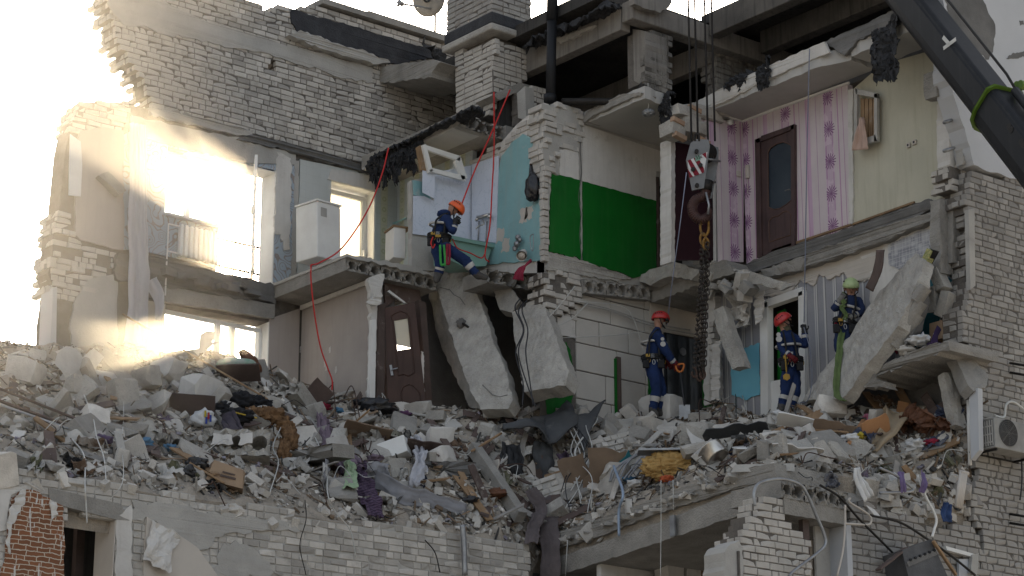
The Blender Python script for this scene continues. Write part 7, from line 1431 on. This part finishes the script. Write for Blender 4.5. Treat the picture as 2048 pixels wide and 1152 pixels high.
for s_, y_ in ((sc_-.06,.44),(sc_+.0,.5)):
    mb.disc_prism(P1+ax*s_+hv*y_-sd_*.2, sd_, .07, .1, 10)
mb.build('guide_lug', m_lime_p, bo)
mb = MB(); mb.box((-.04,-.02,-.12),(.04,.02,.12)); o_ = P1+ax*(sc_+.0)-sd_*.33*0
# cable over the boom
face = -sd_ if (-sd_).dot(FW) < 0 else sd_
mb = MB(); mb.tube([P1+hv*.55+ax*0, P1+hv*.52+ax*(sc_-.2), P1+hv*.46+ax*(sc_+.3)], .022, 8); mb.build('guy_cable', m_iron, bo, None, True)
mb = MB(); mb.tube([P1+hv*.46+ax*(sc_+.15), P1+hv*.44+ax*(Lb+1)], .07, 10); mb.build('cable_cylinder', m_black, bo, None, True)
# white tape mark on the side of the boom
def on_boom(px, py, dd): return HP(px, py, P1+face*(.262+dd), face)
m_tape = mat('white_tape', (.6,.6,.58), (.5,.5,.48), 6, .1)
for a, b in (((1886,74),(1900,90)), ((1887,97),(1912,78))):
    p, q = on_boom(*a, .0), on_boom(*b, .0); x = (q-p).normalized(); z = face; y = z.cross(x); wv = y*.03; mb = MB(); mb.add([p-wv,q-wv,q+wv,p+wv]+[k+face*.004 for k in (p-wv,q-wv,q+wv,p+wv)], [(0,3,2,1),(4,5,6,7),(0,1,5,4),(1,2,6,5),(2,3,7,6),(3,0,4,7)]); mb.build('tape_mark', m_tape, bo)
for px, py in ((2018,254),(2042,284)):
    p = HP(px, py, P1+face*.313, face); mb = MB(); mb.disc_prism(p, face, .05, .01, 12); mb.build('slot_hole', m_iron, bo); mb = MB(); mb.disc_prism(p+ax*.07, face, .05, .01, 12); mb.build('slot_hole', m_iron, bo)
# hook block
HD = (HX(1405,330,.45)-CAM).dot(HEAD)
hk = lambda px, py, d=0.0: at_depth(px, py, HD-d)
hb_ = thing('hook_block', hk(1405,380), 'grey crane hook block with red and white striped plate', 'hook block')
m_hgrey = mat('grey_machine_paint', (.2,.205,.215), (.15,.155,.16), 4, .15, 40, .55, stain=[((.05,.05,.05),6,.62,.6)]); m_hook = mat('worn_dark_red_hook', (.075,.035,.03), (.04,.022,.02), 5, .2, 40, .5)
def facing(p): return Matrix(((RIGHT.x,HEAD.x,0,p.x),(RIGHT.y,HEAD.y,0,p.y),(0,0,1,p.z),(0,0,0,1)))
yawH = facing(hk(1405,330)) @ Matrix.Rotation(math.radians(-28),4,'Z')
def plate(name, pts, d0, d1, mt_, M=None):
    M = M or facing(hk(1405,330)); n_ = M.to_3x3() @ Vector((0,1,0)); inv = M.inverted(); q = [inv @ HP(x, y, M.translation + n_*0, n_) for x, y in pts]
    return prism(name, M, [(k.x,k.z) for k in q], d0, d1, mt_, hb_)
bevel(plate('side_plate', [(1372,320),(1381,286),(1392,278),(1417,279),(1420,292),(1408,376),(1384,381)], 0, .03, m_hgrey), .006)
bevel(plate('side_plate', [(1404,318),(1414,284),(1424,277),(1440,282),(1440,310),(1427,384),(1412,386)], .3, .33, m_hgrey), .006)
sg = plate('stripe_sign', [(1375,322),(1415,304),(1408,345),(1379,356)], -.008, -.001, m_plasb)
m_sred = mat('sign_red', (.22,.02,.035), None, 3, .05)
for q in ([(1375,322),(1381,319),(1399,349),(1389,352)], [(1387,317),(1395,313),(1408,338),(1408,345),(1404,347)], [(1375,338),(1386,354),(1379,356)], [(1404,309),(1412,305),(1413,318)]): plate('sign_stripe', q, -.012, -.007, m_sred)
plate('load_label', [(1390,314),(1400,310),(1401,320),(1391,324)], -.016, -.011, mat('label_green', (.25,.42,.33), None, 3, 0))
tx = bpy.data.curves.new('load_text', 'FONT'); tx.body = '35t'; tx.size = .085; tx.extrude = .002; to = bpy.data.objects.new('load_text', tx); C.objects.link(to); bpy.context.view_layer.update(); _tm = bpy.data.meshes.new_from_object(to.evaluated_get(bpy.context.evaluated_depsgraph_get())); bpy.data.objects.remove(to)
Mt = facing(hk(1392,319,.02)) @ Matrix.Rotation(math.pi/2,4,'X') @ Matrix.Rotation(.28,4,'Z'); _tm.materials.clear(); _tm.materials.append(m_wired); link('load_text', _tm, Mt, hb_)
for px, py in ((1393,303),(1394,371),(1386,339),(1401,331)): mb = MB(); mb.disc_prism(hk(px,py,.02), HEAD, .035, .06, 10); mb.build('bolt', m_iron, hb_)
for k in range(3): mb = MB(); mb.disc_prism(hk(1404+k*5,306,-.08-.08*k), HEAD, .165, .055, 24); mb.build('sheave', m_iron, hb_, None, True)
mb = MB(); mb.tube([hk(1416,318,-.05), hk(1440,322,-.3)], .02); mb.tube([hk(1410,360,-.05), hk(1430,364,-.3)], .02); mb.build('spacer_rod', m_metal, hb_, None, True)
mb = MB(); mb.tube(spline([hk(1390,282), hk(1390,272), hk(1394,268), hk(1398,272), hk(1398,282)],4), .018); mb.build('becket', m_iron, hb_, None, True)
mb = MB(); mb.tube([hk(1414,362,-.1), hk(1412,382,-.1)], .1, 12); mb.build('swivel', m_iron, hb_, None, True)
mb = MB(); pth = spline([hk(1412,376,-.1), hk(1410,392,-.1), hk(1394,398,-.1), hk(1385,412,-.1), hk(1388,430,-.1), hk(1402,440,-.1), hk(1416,432,-.1), hk(1420,418,-.1)],5); n = len(pth)
for i in range(n-1): mb.tube([pth[i], pth[i+1]], (.085)*(1 if i < n*.75 else 1-(i-n*.75)/(n*.25)*.7), 10)
mb.build('hook', m_hook, hb_, None, True)
mb = MB(); mb.tube([hk(1412,385,.02), hk(1418,410,.02), hk(1416,428,.02)], .02); mb.build('safety_latch', m_metal, hb_, None, True)
for i, (xt, xb) in enumerate(((1387,1383),(1398,1396),(1417,1416),(1431,1430))):
    p = hk(xb,282,-.1*i); mb = MB(); mb.tube([p, Vector((p.x,p.y,p.z+9))], .017, 8); o = mb.build('hoist_rope', m_wired, None, None, True); tag(o, 'vertical steel hoist rope above the hook block', 'rope', 'hoist ropes')
# chain slings
LK = MB(); LK.tube([(.028*math.cos(a)*(1 if True else 1), 0, .028*math.sin(a)+(.028 if math.sin(a) > 0 else -.028 if math.sin(a) < 0 else 0)) for a in [2*math.pi*k/12 for k in range(13)]], .0115, 6)
lk_me = mesh('chain_link', LK.v, LK.f, True); m_chain = mat('worn_chain_steel', (.07,.058,.05), (.035,.03,.027), 9, .3, 60, .5, metal=.6); lk_me.materials.append(m_chain)
lk_y = mesh('chain_link', LK.v, LK.f, True); lk_y.materials.append(mat('chipped_yellow_paint', (.3,.15,.02), (.06,.045,.03), 9, .3, 60, .6))
def chain(p, q, label, group='chain sling legs'):
    t = thing('chain_sling', p, label, 'chain', group); d = q-p; L_ = d.length; n = int(L_/.075); z = d.normalized(); x = z.orthogonal().normalized(); y = z.cross(x)
    for i in range(n):
        c_ = p+d*((i+.5)/n); a, b = (x, y) if i % 2 else (y, -x); link('chain_link', lk_me, Matrix(((a.x,b.x,z.x,c_.x),(a.y,b.y,z.y,c_.y),(a.z,b.z,z.z,c_.z),(0,0,0,1))), t)
    return t
ml = thing('master_link', hk(1409,450,-.1), 'chipped yellow master link hanging in the crane hook', 'master link')
mb = MB(); c0 = hk(1409,452,-.1); mb.tube([c0+RIGHT*(.07*math.cos(a))+UPZ*(.17*math.sin(a)) for a in [2*math.pi*k/20 for k in range(21)]], .022, 8); mb.build('ring', lk_y.materials[0], ml, None, True)
for k in range(2): mb = MB(); c1 = hk(1406+6*k,478+10*k,-.1+.05*k); mb.tube([c1+RIGHT*(.045*math.cos(a))+UPZ*(.1*math.sin(a)) for a in [2*math.pi*k_/16 for k_ in range(17)]], .02, 8); mb.build('sub_link', lk_y.materials[0], ml, None, True)
for i, (a, b, lab) in enumerate((((1406,484),(1400,590),0),((1411,492),(1409,600),0),((1415,486),(1415,598),0),((1403,500),(1404,585),0),((1400,575),(1389,735),1),((1405,590),(1399,742),1),((1409,590),(1405,738),1),((1413,590),(1409,740),1))):
    chain(hk(*a, .04*i-.1), hk(*b, .04*i-.1), ('upper fold of rusty chain under the yellow master link','long rusty chain leg hanging beside the padded door')[lab], ('folded chains','long chain legs')[lab])
for i, (px, py) in enumerate(((1389,745),(1399,752),(1405,748))):
    hk_ = MB(); c1 = hk(px, py, .04*(4+i)-.1); hk_.tube(spline([c1+UPZ*.09, c1+RIGHT*.03+UPZ*.03, c1+RIGHT*.035-UPZ*.03, c1-UPZ*.08, c1-RIGHT*.04-UPZ*.03, c1-RIGHT*.03+UPZ*.01],4), .02, 8); o = hk_.build('sling_hook', m_rust, None, None, True); tag(o, 'small steel sling hook at the end of a long chain leg', 'hook', 'sling hooks')
wire('tag_line', [hk(1373,345,.02), HY(1360,450,-2.0), HY(1345,560,-1.4), HY(1337,625,-.8), HY(1334,650,-.6)], .009, mat('pale_blue_cord', (.32,.36,.5), None, 5, .1), 'thin pale blue cord from hook block to the red helmet rescuer', 'cord')
wire('tag_line', [HX(1619,98,1.2), HX(1614,300,1.25), HX(1611,480,1.3), HX(1608,645,1.45)], .01, mat('grey_blue_cord', (.2,.22,.28), None, 5, .1), 'grey cord hanging from the ceiling edge to the raised glove', 'cord')
wire('tag_line', [HX(1608,655,1.42), HX(1620,700,1.4), HX(1624,760,1.4), HX(1616,800,1.4), HX(1600,806,1.4)], .008, mat('grey_blue_cord2', (.2,.22,.28), None, 5, .1), 'loose grey cord trailing from the raised glove to the rubble', 'cord')

# ---------------------------------------------------------------- rescuers
m_suit = mat('royal_blue_overall', (.011,.027,.095), (.007,.018,.062), 6, .5, 22, .9, fine=.15, stain=[((.11,.11,.13), 6, .62, .45)]); m_suitd = mat('navy_overall', (.016,.03,.085), (.01,.02,.06), 6, .35, 22, .85, fine=.1)
m_skin = mat('skin', (.36,.2,.14), (.3,.16,.11), 12, .05, 60, .6); m_glove = mat('dark_glove', (.018,.018,.02), (.03,.03,.032), 8, .2, 60, .8); m_glover = mat('red_glove', (.15,.015,.02), (.06,.012,.014), 10, .2, 60, .8); m_gloveg = mat('grey_glove', (.2,.195,.18), None, 8, .2, 60, .85)
m_boot = mat('dusty_boot', (.035,.032,.03), (.09,.085,.08), 8, .3, 50, .85); m_refl = mat('reflective_tape', (.45,.44,.42), (.36,.35,.34), 8, .05, 60, .45); m_harn = mat('harness_webbing', (.012,.012,.013), (.022,.022,.024), 8, .2, 80, .8); m_yel = mat('yellow_fitting', (.36,.22,.03), None, 5, .05, 30, .5); m_scarf = mat('camouflage_scarf', (.12,.11,.07), (.06,.06,.045), 18, .2, 60, .9); m_hair = mat('dark_hair', (.025,.018,.014), None, 8, .4, 60, .8)
def seg_dist(p, a, b):
    d = b-a; t = max(0, min(1, (p-a).dot(d)/max(d.length_squared,1e-9))); return (p-(a+d*t)).length, t
def person(P0, J, label, helm, gloves, suit, group=None, look=None, hup=None, legs=True):
    """J: joint -> (px, py, metres towards the street); one continuous skinned body"""
    dd = (P0-CAM).dot(HEAD); X = {k: at_depth(v[0], v[1], dd-v[2]) for k, v in J.items()}
    root = thing('person', P0, label, 'person', group)
    chains = [['pelvis','waist','chest','neck','head','crown'], ['chest','sh_a','el_a','wr_a'], ['chest','sh_b','el_b','wr_b']]
    if legs: chains += [['pelvis','hip_a','kn_a','an_a','toe_a'], ['pelvis','hip_b','kn_b','an_b','toe_b']]
    else: chains += [['pelvis','hip_a','kn_a'], ['pelvis','hip_b','kn_b']]
    rad = dict(pelvis=(.17,.155), waist=(.165,.15), chest=(.185,.16), neck=(.062,.062), head=(.088,.1), crown=(.075,.08), sh=(.1,.1), el=(.074,.074), wr=(.054,.054), hip=(.122,.122), kn=(.092,.092), an=(.078,.078), toe=(.05,.042))
    verts = []; radii = []; edges = []; idx = {}; seg = []
    def addv(p, r): verts.append(p); radii.append(r); return len(verts)-1
    for ch_ in chains:
        for a, b in zip(ch_[:-1], ch_[1:]):
            for k in (a, b):
                if k not in idx: idx[k] = addv(X[k], rad.get(k, rad.get(k.split('_')[0])))
            ra, rb_ = radii[idx[a]], radii[idx[b]]; fr_ = {'el': (.35,.62,.8), 'kn': (.3,.5,.62), 'sh': (.5,), 'pelvis': (.5,), 'waist': (.5,)}.get(a.split('_')[0], ())
            prev = idx[a]
            for t in fr_:
                bulge = 1.06 if a.startswith(('el','kn','hip')) and t < .5 else 1
                i = addv(X[a].lerp(X[b], t), tuple((p_*(1-t)+q_*t)*bulge for p_, q_ in zip(ra, rb_))); edges.append((prev, i)); prev = i
            edges.append((prev, idx[b])); seg.append((a, b))
    me = bpy.data.meshes.new('body'); me.from_pydata([tuple(v) for v in verts], edges, []); o = bpy.data.objects.new('body', me); C.objects.link(o)
    sk = o.modifiers.new('skin', 'SKIN'); sk.use_smooth_shade = True; sk.branch_smoothing = .4
    for i, r in enumerate(radii): me.skin_vertices[0].data[i].radius = r
    me.skin_vertices[0].data[idx['pelvis']].use_root = True
    o.modifiers.new('sub', 'SUBSURF').levels = 2; bpy.context.view_layer.update()
    ev = o.evaluated_get(bpy.context.evaluated_depsgraph_get()); nm = bpy.data.meshes.new_from_object(ev); bpy.data.objects.remove(o)
    for m_ in (suit, m_skin, m_boot, m_refl, m_scarf): nm.materials.append(m_)
    for v in nm.vertices:                                   # cloth creases
        p = v.co; k = .02*noise.noise(p*8)+.016*(abs(noise.noise(p*16))-.3)+.006*noise.noise(p*30); v.co = p + v.normal*k
    for f in nm.polygons:
        f.use_smooth = True; c_ = f.center; best = min(((seg_dist(c_, X[a], X[b]), a, b) for a, b in seg), key=lambda q: q[0][0]); (d_, t), a, b = best; mi = 0
        if a in ('head',) or (a == 'neck' and t > .1): mi = 1
        elif a.startswith('an'): mi = 2
        elif a.startswith('kn') and t > .86: mi = 2
        elif a.startswith('kn') and .28 < t < .52 and b.startswith('an'): mi = 3
        elif a.startswith('el') and .6 < t < .82: mi = 3
        f.material_index = mi
    body = link('body', nm, None, root)
    # head: helmet, face
    up_ = (X['crown']-X['neck']).normalized() if hup is None else Vector(hup).normalized(); fwd = Vector(look).normalized(); fwd = (fwd-up_*fwd.dot(up_)).normalized(); sdv = fwd.cross(up_)
    hc = X['head']+up_*.045; mb = MB(); K, Rg = 20, 8; vv_ = []
    for i in range(Rg+1):
        th = (i/Rg)*math.radians(98)
        for j in range(K):
            an = 2*math.pi*j/K; rx = .145+.012*math.cos(an); low = -.012*math.cos(an) if i == Rg else 0
            vv_.append(hc+fwd*(rx*math.sin(th)*math.cos(an))+sdv*(.122*math.sin(th)*math.sin(an))+up_*(.128*math.cos(th)+low))
    mb.add(vv_, [(i*K+j, i*K+(j+1)%K, (i+1)*K+(j+1)%K, (i+1)*K+j) for i in range(Rg) for j in range(K)]); hel = mb.build('helmet', helm, root, None, True); s_ = hel.modifiers.new('t','SOLIDIFY'); s_.thickness = .012; s_.offset = 1
    mb = MB()
    for sg_ in (-1,1):
        for k in range(4): c_ = hc+sdv*(sg_*.1)+fwd*(-.06+.035*k)+up_*.075; mb.tube([c_-sdv*(sg_*.02), c_+sdv*(sg_*.02)], .011, 6)
    mb.build('vent', m_harn, hel)
    mb = MB()
    for sg_ in (-1,1): mb.tube([hc+sdv*(sg_*.118)-up_*.0, hc+sdv*(sg_*.105)-up_*.1+fwd*.03, hc+fwd*.08-up_*.165+sdv*(sg_*.02)], .009, 5)
    mb.build('chin_strap', m_harn, root)
    fc_ = X['head']+fwd*.095; mb = MB(); mb.tube([fc_+up_*.03, fc_+fwd*.022-up_*.012, fc_+fwd*.01-up_*.02], .013, 6, r1=.016); mb.build('nose', m_skin, root, None, True)
    mb = MB()
    for sg_ in (-1,1): mb.disc_prism(fc_+sdv*(sg_*.034)+up_*.02-fwd*.004, fwd, .012, .012, 8)
    mb.build('eye', m_harn, root); mb = MB(); mb.tube([fc_-up_*.052-sdv*.025, fc_-up_*.05+fwd*.006, fc_-up_*.052+sdv*.025], .006, 5); mb.build('mouth', m_leather, root)
    for sg_ in (-1,1): mb = MB(); mb.disc_prism(X['head']+sdv*(sg_*.095)-up_*.005, sdv, .03, .02, 8); mb.build('ear', m_skin, root, None, True)
    # gloves with five fingers
    for s_, (mt_g, curl) in zip(('a','b'), gloves):
        wr, el = X['wr_'+s_], X['el_'+s_]; d = (wr-el).normalized(); sv = d.cross(-HEAD); sv = sv.normalized() if sv.length > .1 else d.orthogonal().normalized(); nv_ = d.cross(sv)
        mb = MB(); mb.tube([wr-d*.05, wr+d*.02], .05, 10); mb.tube([wr, wr+d*.05, wr+d*.1], .046, 10, r1=.044)
        for k in range(4):
            b0 = wr+d*.085+sv*((k-1.5)*.022); L_ = (.07,.08,.075,.06)[k]; mb.tube([b0, b0+d*L_*.5+nv_*.01, b0+d*L_*(1-.6*curl)+nv_*(.02+.05*curl), b0+d*L_*(1-.95*curl)+nv_*(.02+.07*curl)], .0115, 6)
        mb.tube([wr+d*.03+sv*.035, wr+d*.06+sv*.07, wr+d*.095+sv*.075], .013, 6); mb.build('glove', mt_g, root, None, True)
    # harness: belt, leg loops, braces, gear
    sp = (X['chest']-X['pelvis']).normalized(); a1 = (RIGHT-sp*RIGHT.dot(sp)).normalized(); a2 = sp.cross(a1)
    def ring(c_, r1_, r2_, rr_, n_=22): return [c_+a1*(r1_*math.cos(2*math.pi*k/n_))+a2*(r2_*math.sin(2*math.pi*k/n_)) for k in range(n_+1)]
    c0 = X['pelvis'].lerp(X['waist'], .75); mb = MB()
    for k in range(3): mb.tube(ring(c0+sp*(.03*k-.03), .192, .178, .02), .02, 6)
    belt = mb.build('belt', m_harn, root, None, True)
    mb = MB(); mb.box((-.05,-.02,-.035),(.05,.02,.035), Matrix.Translation(c0-HEAD*.175)); mb.build('buckle', m_metal, belt)
    for k in range(7):
        an = math.pi*(1.1+.8*k/6); c_ = c0+a1*(.19*math.cos(an))-HEAD*(.17*abs(math.sin(an)))-sp*(.06+.04*(k % 2)); mb = MB(); mb.tube([c_+a1*(.022*math.cos(q*.628))+UPZ*(.042*math.sin(q*.628)) for q in range(11)], .006, 5); mb.build('carabiner', (m_metal, m_redc, m_yel, m_metal)[k % 4], belt)
    for dx in (-.13,.12): mb = MB(); mb.box((-.055,-.03,-.08),(.055,.03,.06), facing(c0+RIGHT*dx-HEAD*.15-sp*.12)); bevel(mb.build('pouch', m_harn, belt), .015)
    mb = MB(); q = c0-HEAD*.18-RIGHT*.1+sp*.01; mb.box((-.035,-.015,-.025),(.035,.015,.025), facing(q)); mb.build('yellow_fitting', m_yel, belt)
    shc = X['chest']+sp*.05
    for sg_ in (-1,1):
        mb = MB(); mid = (X['sh_a'] if sg_ < 0 else X['sh_b']).lerp(X['neck'], .5)
        mb.tube(spline([c0+a1*(sg_*.09)-HEAD*.18, X['waist'].lerp(X['chest'],.4)-HEAD*.185+a1*(sg_*.08), X['chest']-HEAD*.185+a1*(sg_*.075), mid+UPZ*.05, X['chest']+HEAD*.16+a1*(sg_*.06), c0+HEAD*.16+a1*(sg_*.08)],5), .019, 6); mb.build('shoulder_strap', m_harn, root, None, True)
    mb = MB(); mb.tube(ring(X['chest']-sp*.04, .205, .182, .02), .022, 6); mb.build('chest_band', m_refl, root, None, True)
    return root, X, dict(up=up_, fwd=fwd, side=sdv, hc=hc, fc=fc_, c0=c0, sp=sp)
m_hred = mat('red_helmet', (.45,.03,.03), (.36,.02,.02), 5, .02, 30, .35, spec=.5); m_hor = mat('orange_helmet', (.75,.12,.02), (.65,.09,.015), 5, .02, 30, .35, spec=.5); m_hlime = mat('pale_lime_helmet', (.4,.5,.25), (.34,.43,.21), 5, .02, 30, .35, spec=.5)
# 1: standing with a spade
r1, X1_, I1 = person(HY(1310,832,-.75), dict(pelvis=(1308,734,0), waist=(1306,712,0), chest=(1308,682,0), neck=(1316,658,0), head=(1320,643,0), crown=(1318,631,0), sh_a=(1316,672,.17), el_a=(1334,706,.2), wr_a=(1351,728,.12), sh_b=(1306,672,-.17), el_b=(1318,706,-.2), wr_b=(1334,724,-.12), hip_a=(1306,742,.09), kn_a=(1314,782,.1), an_a=(1304,824,.08), toe_a=(1318,834,.1), hip_b=(1312,742,-.09), kn_b=(1324,782,-.08), an_b=(1318,824,-.1), toe_b=(1332,832,-.1)),
  'rescuer in blue overalls and red helmet leaning on an orange handled spade', m_hred, ((m_glover,.8),(m_glover,.8)), m_suit, look=RIGHT*1.0-HEAD*.15-UPZ*.1, hup=UPZ-RIGHT*.02)
mb = MB(); mb.tube([I1['hc']+I1['fwd']*.12+I1['side']*k+I1['up']*-.03 for k in (-.09,-.03,.03,.09)], .028, 8); mb.build('goggles', m_harn, r1, None, True)
mb = MB(); mb.tube([I1['fc']-I1['up']*.035+I1['side']*k+I1['fwd']*.008 for k in (-.035,0,.035)], .012, 6); mb.build('moustache', m_hair, r1)
for i, (px, py, r_) in enumerate(((1325,678,.03),(1326,688,.045))): mb = MB(); mb.disc_prism(at_depth(px,py,(HY(1310,832,-.75)-CAM).dot(HEAD)-.26), HEAD, r_, .01, 14); mb.build('sleeve_badge', m_refl, r1)
sp_ = thing('spade', HY(1367,815,-.85), 'spade with orange handle held upright in the rubble', 'spade'); dS = (HY(1310,832,-.75)-CAM).dot(HEAD)-.14; sp3 = lambda px, py: at_depth(px, py, dS)
mb = MB(); mb.tube(spline([sp3(1351,730), sp3(1367,728), sp3(1366,738), sp3(1361,744), sp3(1354,740), sp3(1351,730)],4), .018, 8); mb.build('handle', mat('orange_plastic_handle', (.5,.15,.03), None, 4, .05, 30, .5), sp_, None, True); mb = MB(); mb.tube([sp3(1361,744), sp3(1368,806), sp3(1369,812)], .016, 8); mb.build('shaft', m_wired, sp_, None, True); mb = MB(); mb.box((-.09,-.01,-.22),(.09,.01,.02), facing(sp3(1369,812))); mb.build('blade', m_metal, sp_)
# 2: looking up
P2_ = HX(1575,826,1.45)
r2, X2_, I2 = person(P2_, dict(pelvis=(1582,738,0), waist=(1581,716,.02), chest=(1577,688,.02), neck=(1571,661,.0), head=(1569,647,.02), crown=(1561,638,-.03), sh_a=(1560,676,.06), el_a=(1565,702,.12), wr_a=(1580,712,.2), sh_b=(1594,680,.02), el_b=(1613,694,.08), wr_b=(1609,664,.1), hip_a=(1576,748,.05), kn_a=(1572,782,.08), an_a=(1564,814,.05), toe_a=(1560,824,.2), hip_b=(1588,748,-.02), kn_b=(1592,782,.06), an_b=(1580,820,.03), toe_b=(1578,830,.2)),
  'rescuer in blue overalls and red helmet looking up with one glove raised', m_hred, ((m_glover,.6),(m_glove,.9)), m_suit, look=RIGHT*.8-HEAD*.25+UPZ*.75, hup=UPZ*.75-RIGHT*.62-HEAD*.1)
mb = MB(); mb.tube([X2_['neck']+UPZ*.0-RIGHT*.02, X2_['neck']+UPZ*.06+RIGHT*.05], .085, 10, r1=.075); mb.build('neck_scarf', m_scarf, r2, None, True)
d2 = (P2_-CAM).dot(HEAD)-.2
for px, py, r_ in ((1557,669,.035),(1558,678,.05)): mb = MB(); mb.disc_prism(at_depth(px,py,d2), HEAD, r_, .01, 14); mb.build('sleeve_badge', m_refl, r2)
mb = MB(); mb.tube([at_depth(1570,708,d2-.1), at_depth(1573,745,d2-.1)], .012); mb.build('lanyard', m_yel, r2); mb = MB(); mb.disc_prism(at_depth(1573,754,d2-.1), HEAD, .06, .03, 6); mb.build('descender', m_yel, r2)
# 3: behind the huge slab
P3_ = HX(1690,700,1.72)
r3, X3_, I3 = person(P3_, dict(pelvis=(1688,662,0), waist=(1691,642,0), chest=(1699,614,0), neck=(1702,592,.02), head=(1702,578,.05), crown=(1702,567,.03), sh_a=(1682,602,.02), el_a=(1668,620,.08), wr_a=(1679,602,.16), sh_b=(1718,602,.02), el_b=(1724,624,.08), wr_b=(1708,632,.14), hip_a=(1682,672,.02), kn_a=(1680,710,.03), hip_b=(1694,672,.02), kn_b=(1694,710,.03)),
  'rescuer in navy overalls and pale green helmet behind the huge leaning slab', m_hlime, ((m_gloveg,.9),(m_gloveg,.9)), m_suitd, look=-HEAD*1.0-UPZ*.5-RIGHT*.1, hup=UPZ*.9-HEAD*.3, legs=False)
mb = MB(); q = I3['hc']+I3['fwd']*.14+I3['up']*.02; mb.add([q-I3['side']*.06, q+I3['side']*.06, q+I3['side']*.02+I3['up']*.07-I3['fwd']*.03, q-I3['side']*.02+I3['up']*.07-I3['fwd']*.03]+[k+I3['fwd']*.012 for k in (q-I3['side']*.06, q+I3['side']*.06, q+I3['side']*.02+I3['up']*.07-I3['fwd']*.03, q-I3['side']*.02+I3['up']*.07-I3['fwd']*.03)], [(0,3,2,1),(4,5,6,7),(0,1,5,4),(1,2,6,5),(2,3,7,6),(3,0,4,7)]); mb.build('helmet_emblem', m_harn, r3)
d3 = (P3_-CAM).dot(HEAD)-.2
o = cloth('strap_end', [at_depth(x, y, d3) for x, y in ((1682,598),(1690,610),(1684,616),(1692,630),(1688,640))], .07, tuple(RIGHT), mg, None, 1, .01, 9, nv=6, thick=.012); tag(o, 'bunched end of the green strap in grey gloves', 'strap')
# 4: perched on the slab edge
P4_ = HY(880,520,1.15)
r4, X4_, I4 = person(P4_, dict(pelvis=(880,488,0), waist=(878,470,0), chest=(884,446,.02), neck=(898,428,.04), head=(908,421,.05), crown=(906,409,.05), sh_a=(894,437,.17), el_a=(905,466,.22), wr_a=(909,449,.2), sh_b=(888,436,-.15), el_b=(904,462,-.08), wr_b=(910,448,.05), hip_a=(888,494,.08), kn_a=(930,520,.12), an_a=(956,552,.08), toe_a=(976,556,.08), hip_b=(874,496,-.02), kn_b=(881,530,.1), an_b=(876,548,.05), toe_b=(871,566,.12)),
  'rescuer in blue overalls and orange helmet perched on the slab edge with gear belt', m_hor, ((m_glove,.8),(m_glove,.8)), m_suit, look=RIGHT*1.0-UPZ*.75-HEAD*.1, hup=UPZ*.8+RIGHT*.55)
d4 = (P4_-CAM).dot(HEAD)-.24
for i, (a, b, mt_, w_) in enumerate((((884,490),(886,526),mat('green_webbing', (.05,.3,.07), None, 6, .2),.08),((897,488),(896,524),m_redc,.05))):
    p, q = at_depth(*a, d4), at_depth(*b, d4); mb = MB(); mb.tube(spline([p-RIGHT*w_*.4, q-RIGHT*w_*.45, q-UPZ*.03, q+RIGHT*w_*.45, p+RIGHT*w_*.4],5), .022, 6); mb.build('sling_loop', mt_, r4, None, True)
mb = MB(); mb.tube(spline([at_depth(866,474,d4), at_depth(862,486,d4), at_depth(866,496,d4), at_depth(870,488,d4)],4), .012); mb.build('rope_coil', m_rope, r4, None, True)
blob('hood', Matrix.Translation(X4_['neck']-RIGHT*.08+UPZ*.0), .24, .26, .14, m_suit, .15, 3, r4); mb = MB(); mb.box((-.045,-.02,-.02),(.045,.02,.02), facing(at_depth(876,472,d4))); mb.build('yellow_fitting', m_yel, r4)

# ---------------------------------------------------------------- sunlit dust in the left rooms
dm = bpy.data.materials.new('sunlit_dust'); dm.use_nodes = True; t = dm.node_tree; t.nodes.clear(); ou = t.nodes.new('ShaderNodeOutputMaterial'); pv = t.nodes.new('ShaderNodeVolumeScatter')
pv.inputs['Color'].default_value = (1,.86,.64,1); pv.inputs['Anisotropy'].default_value = .7; pv.inputs['Density'].default_value = .0115; t.links.new(pv.outputs[0], ou.inputs['Volume'])
back = [Vector((-7.55,4.2,0)), Vector((-3.45,4.2,0))]; front = [p-HEAD*24 for p in back]; fp = [back[0], back[1], front[1], front[0]]
mb = MB(); mb.add([p+UPZ*z for z in (-5.25, 4.3) for p in fp], [(0,1,2,3),(7,6,5,4),(0,4,5,1),(1,5,6,2),(2,6,7,3),(3,7,4,0)]); o = mb.build('dust_cloud', dm); tag(o, 'pale cloud of dust hanging in the sunlit left rooms', 'dust', kind='stuff')
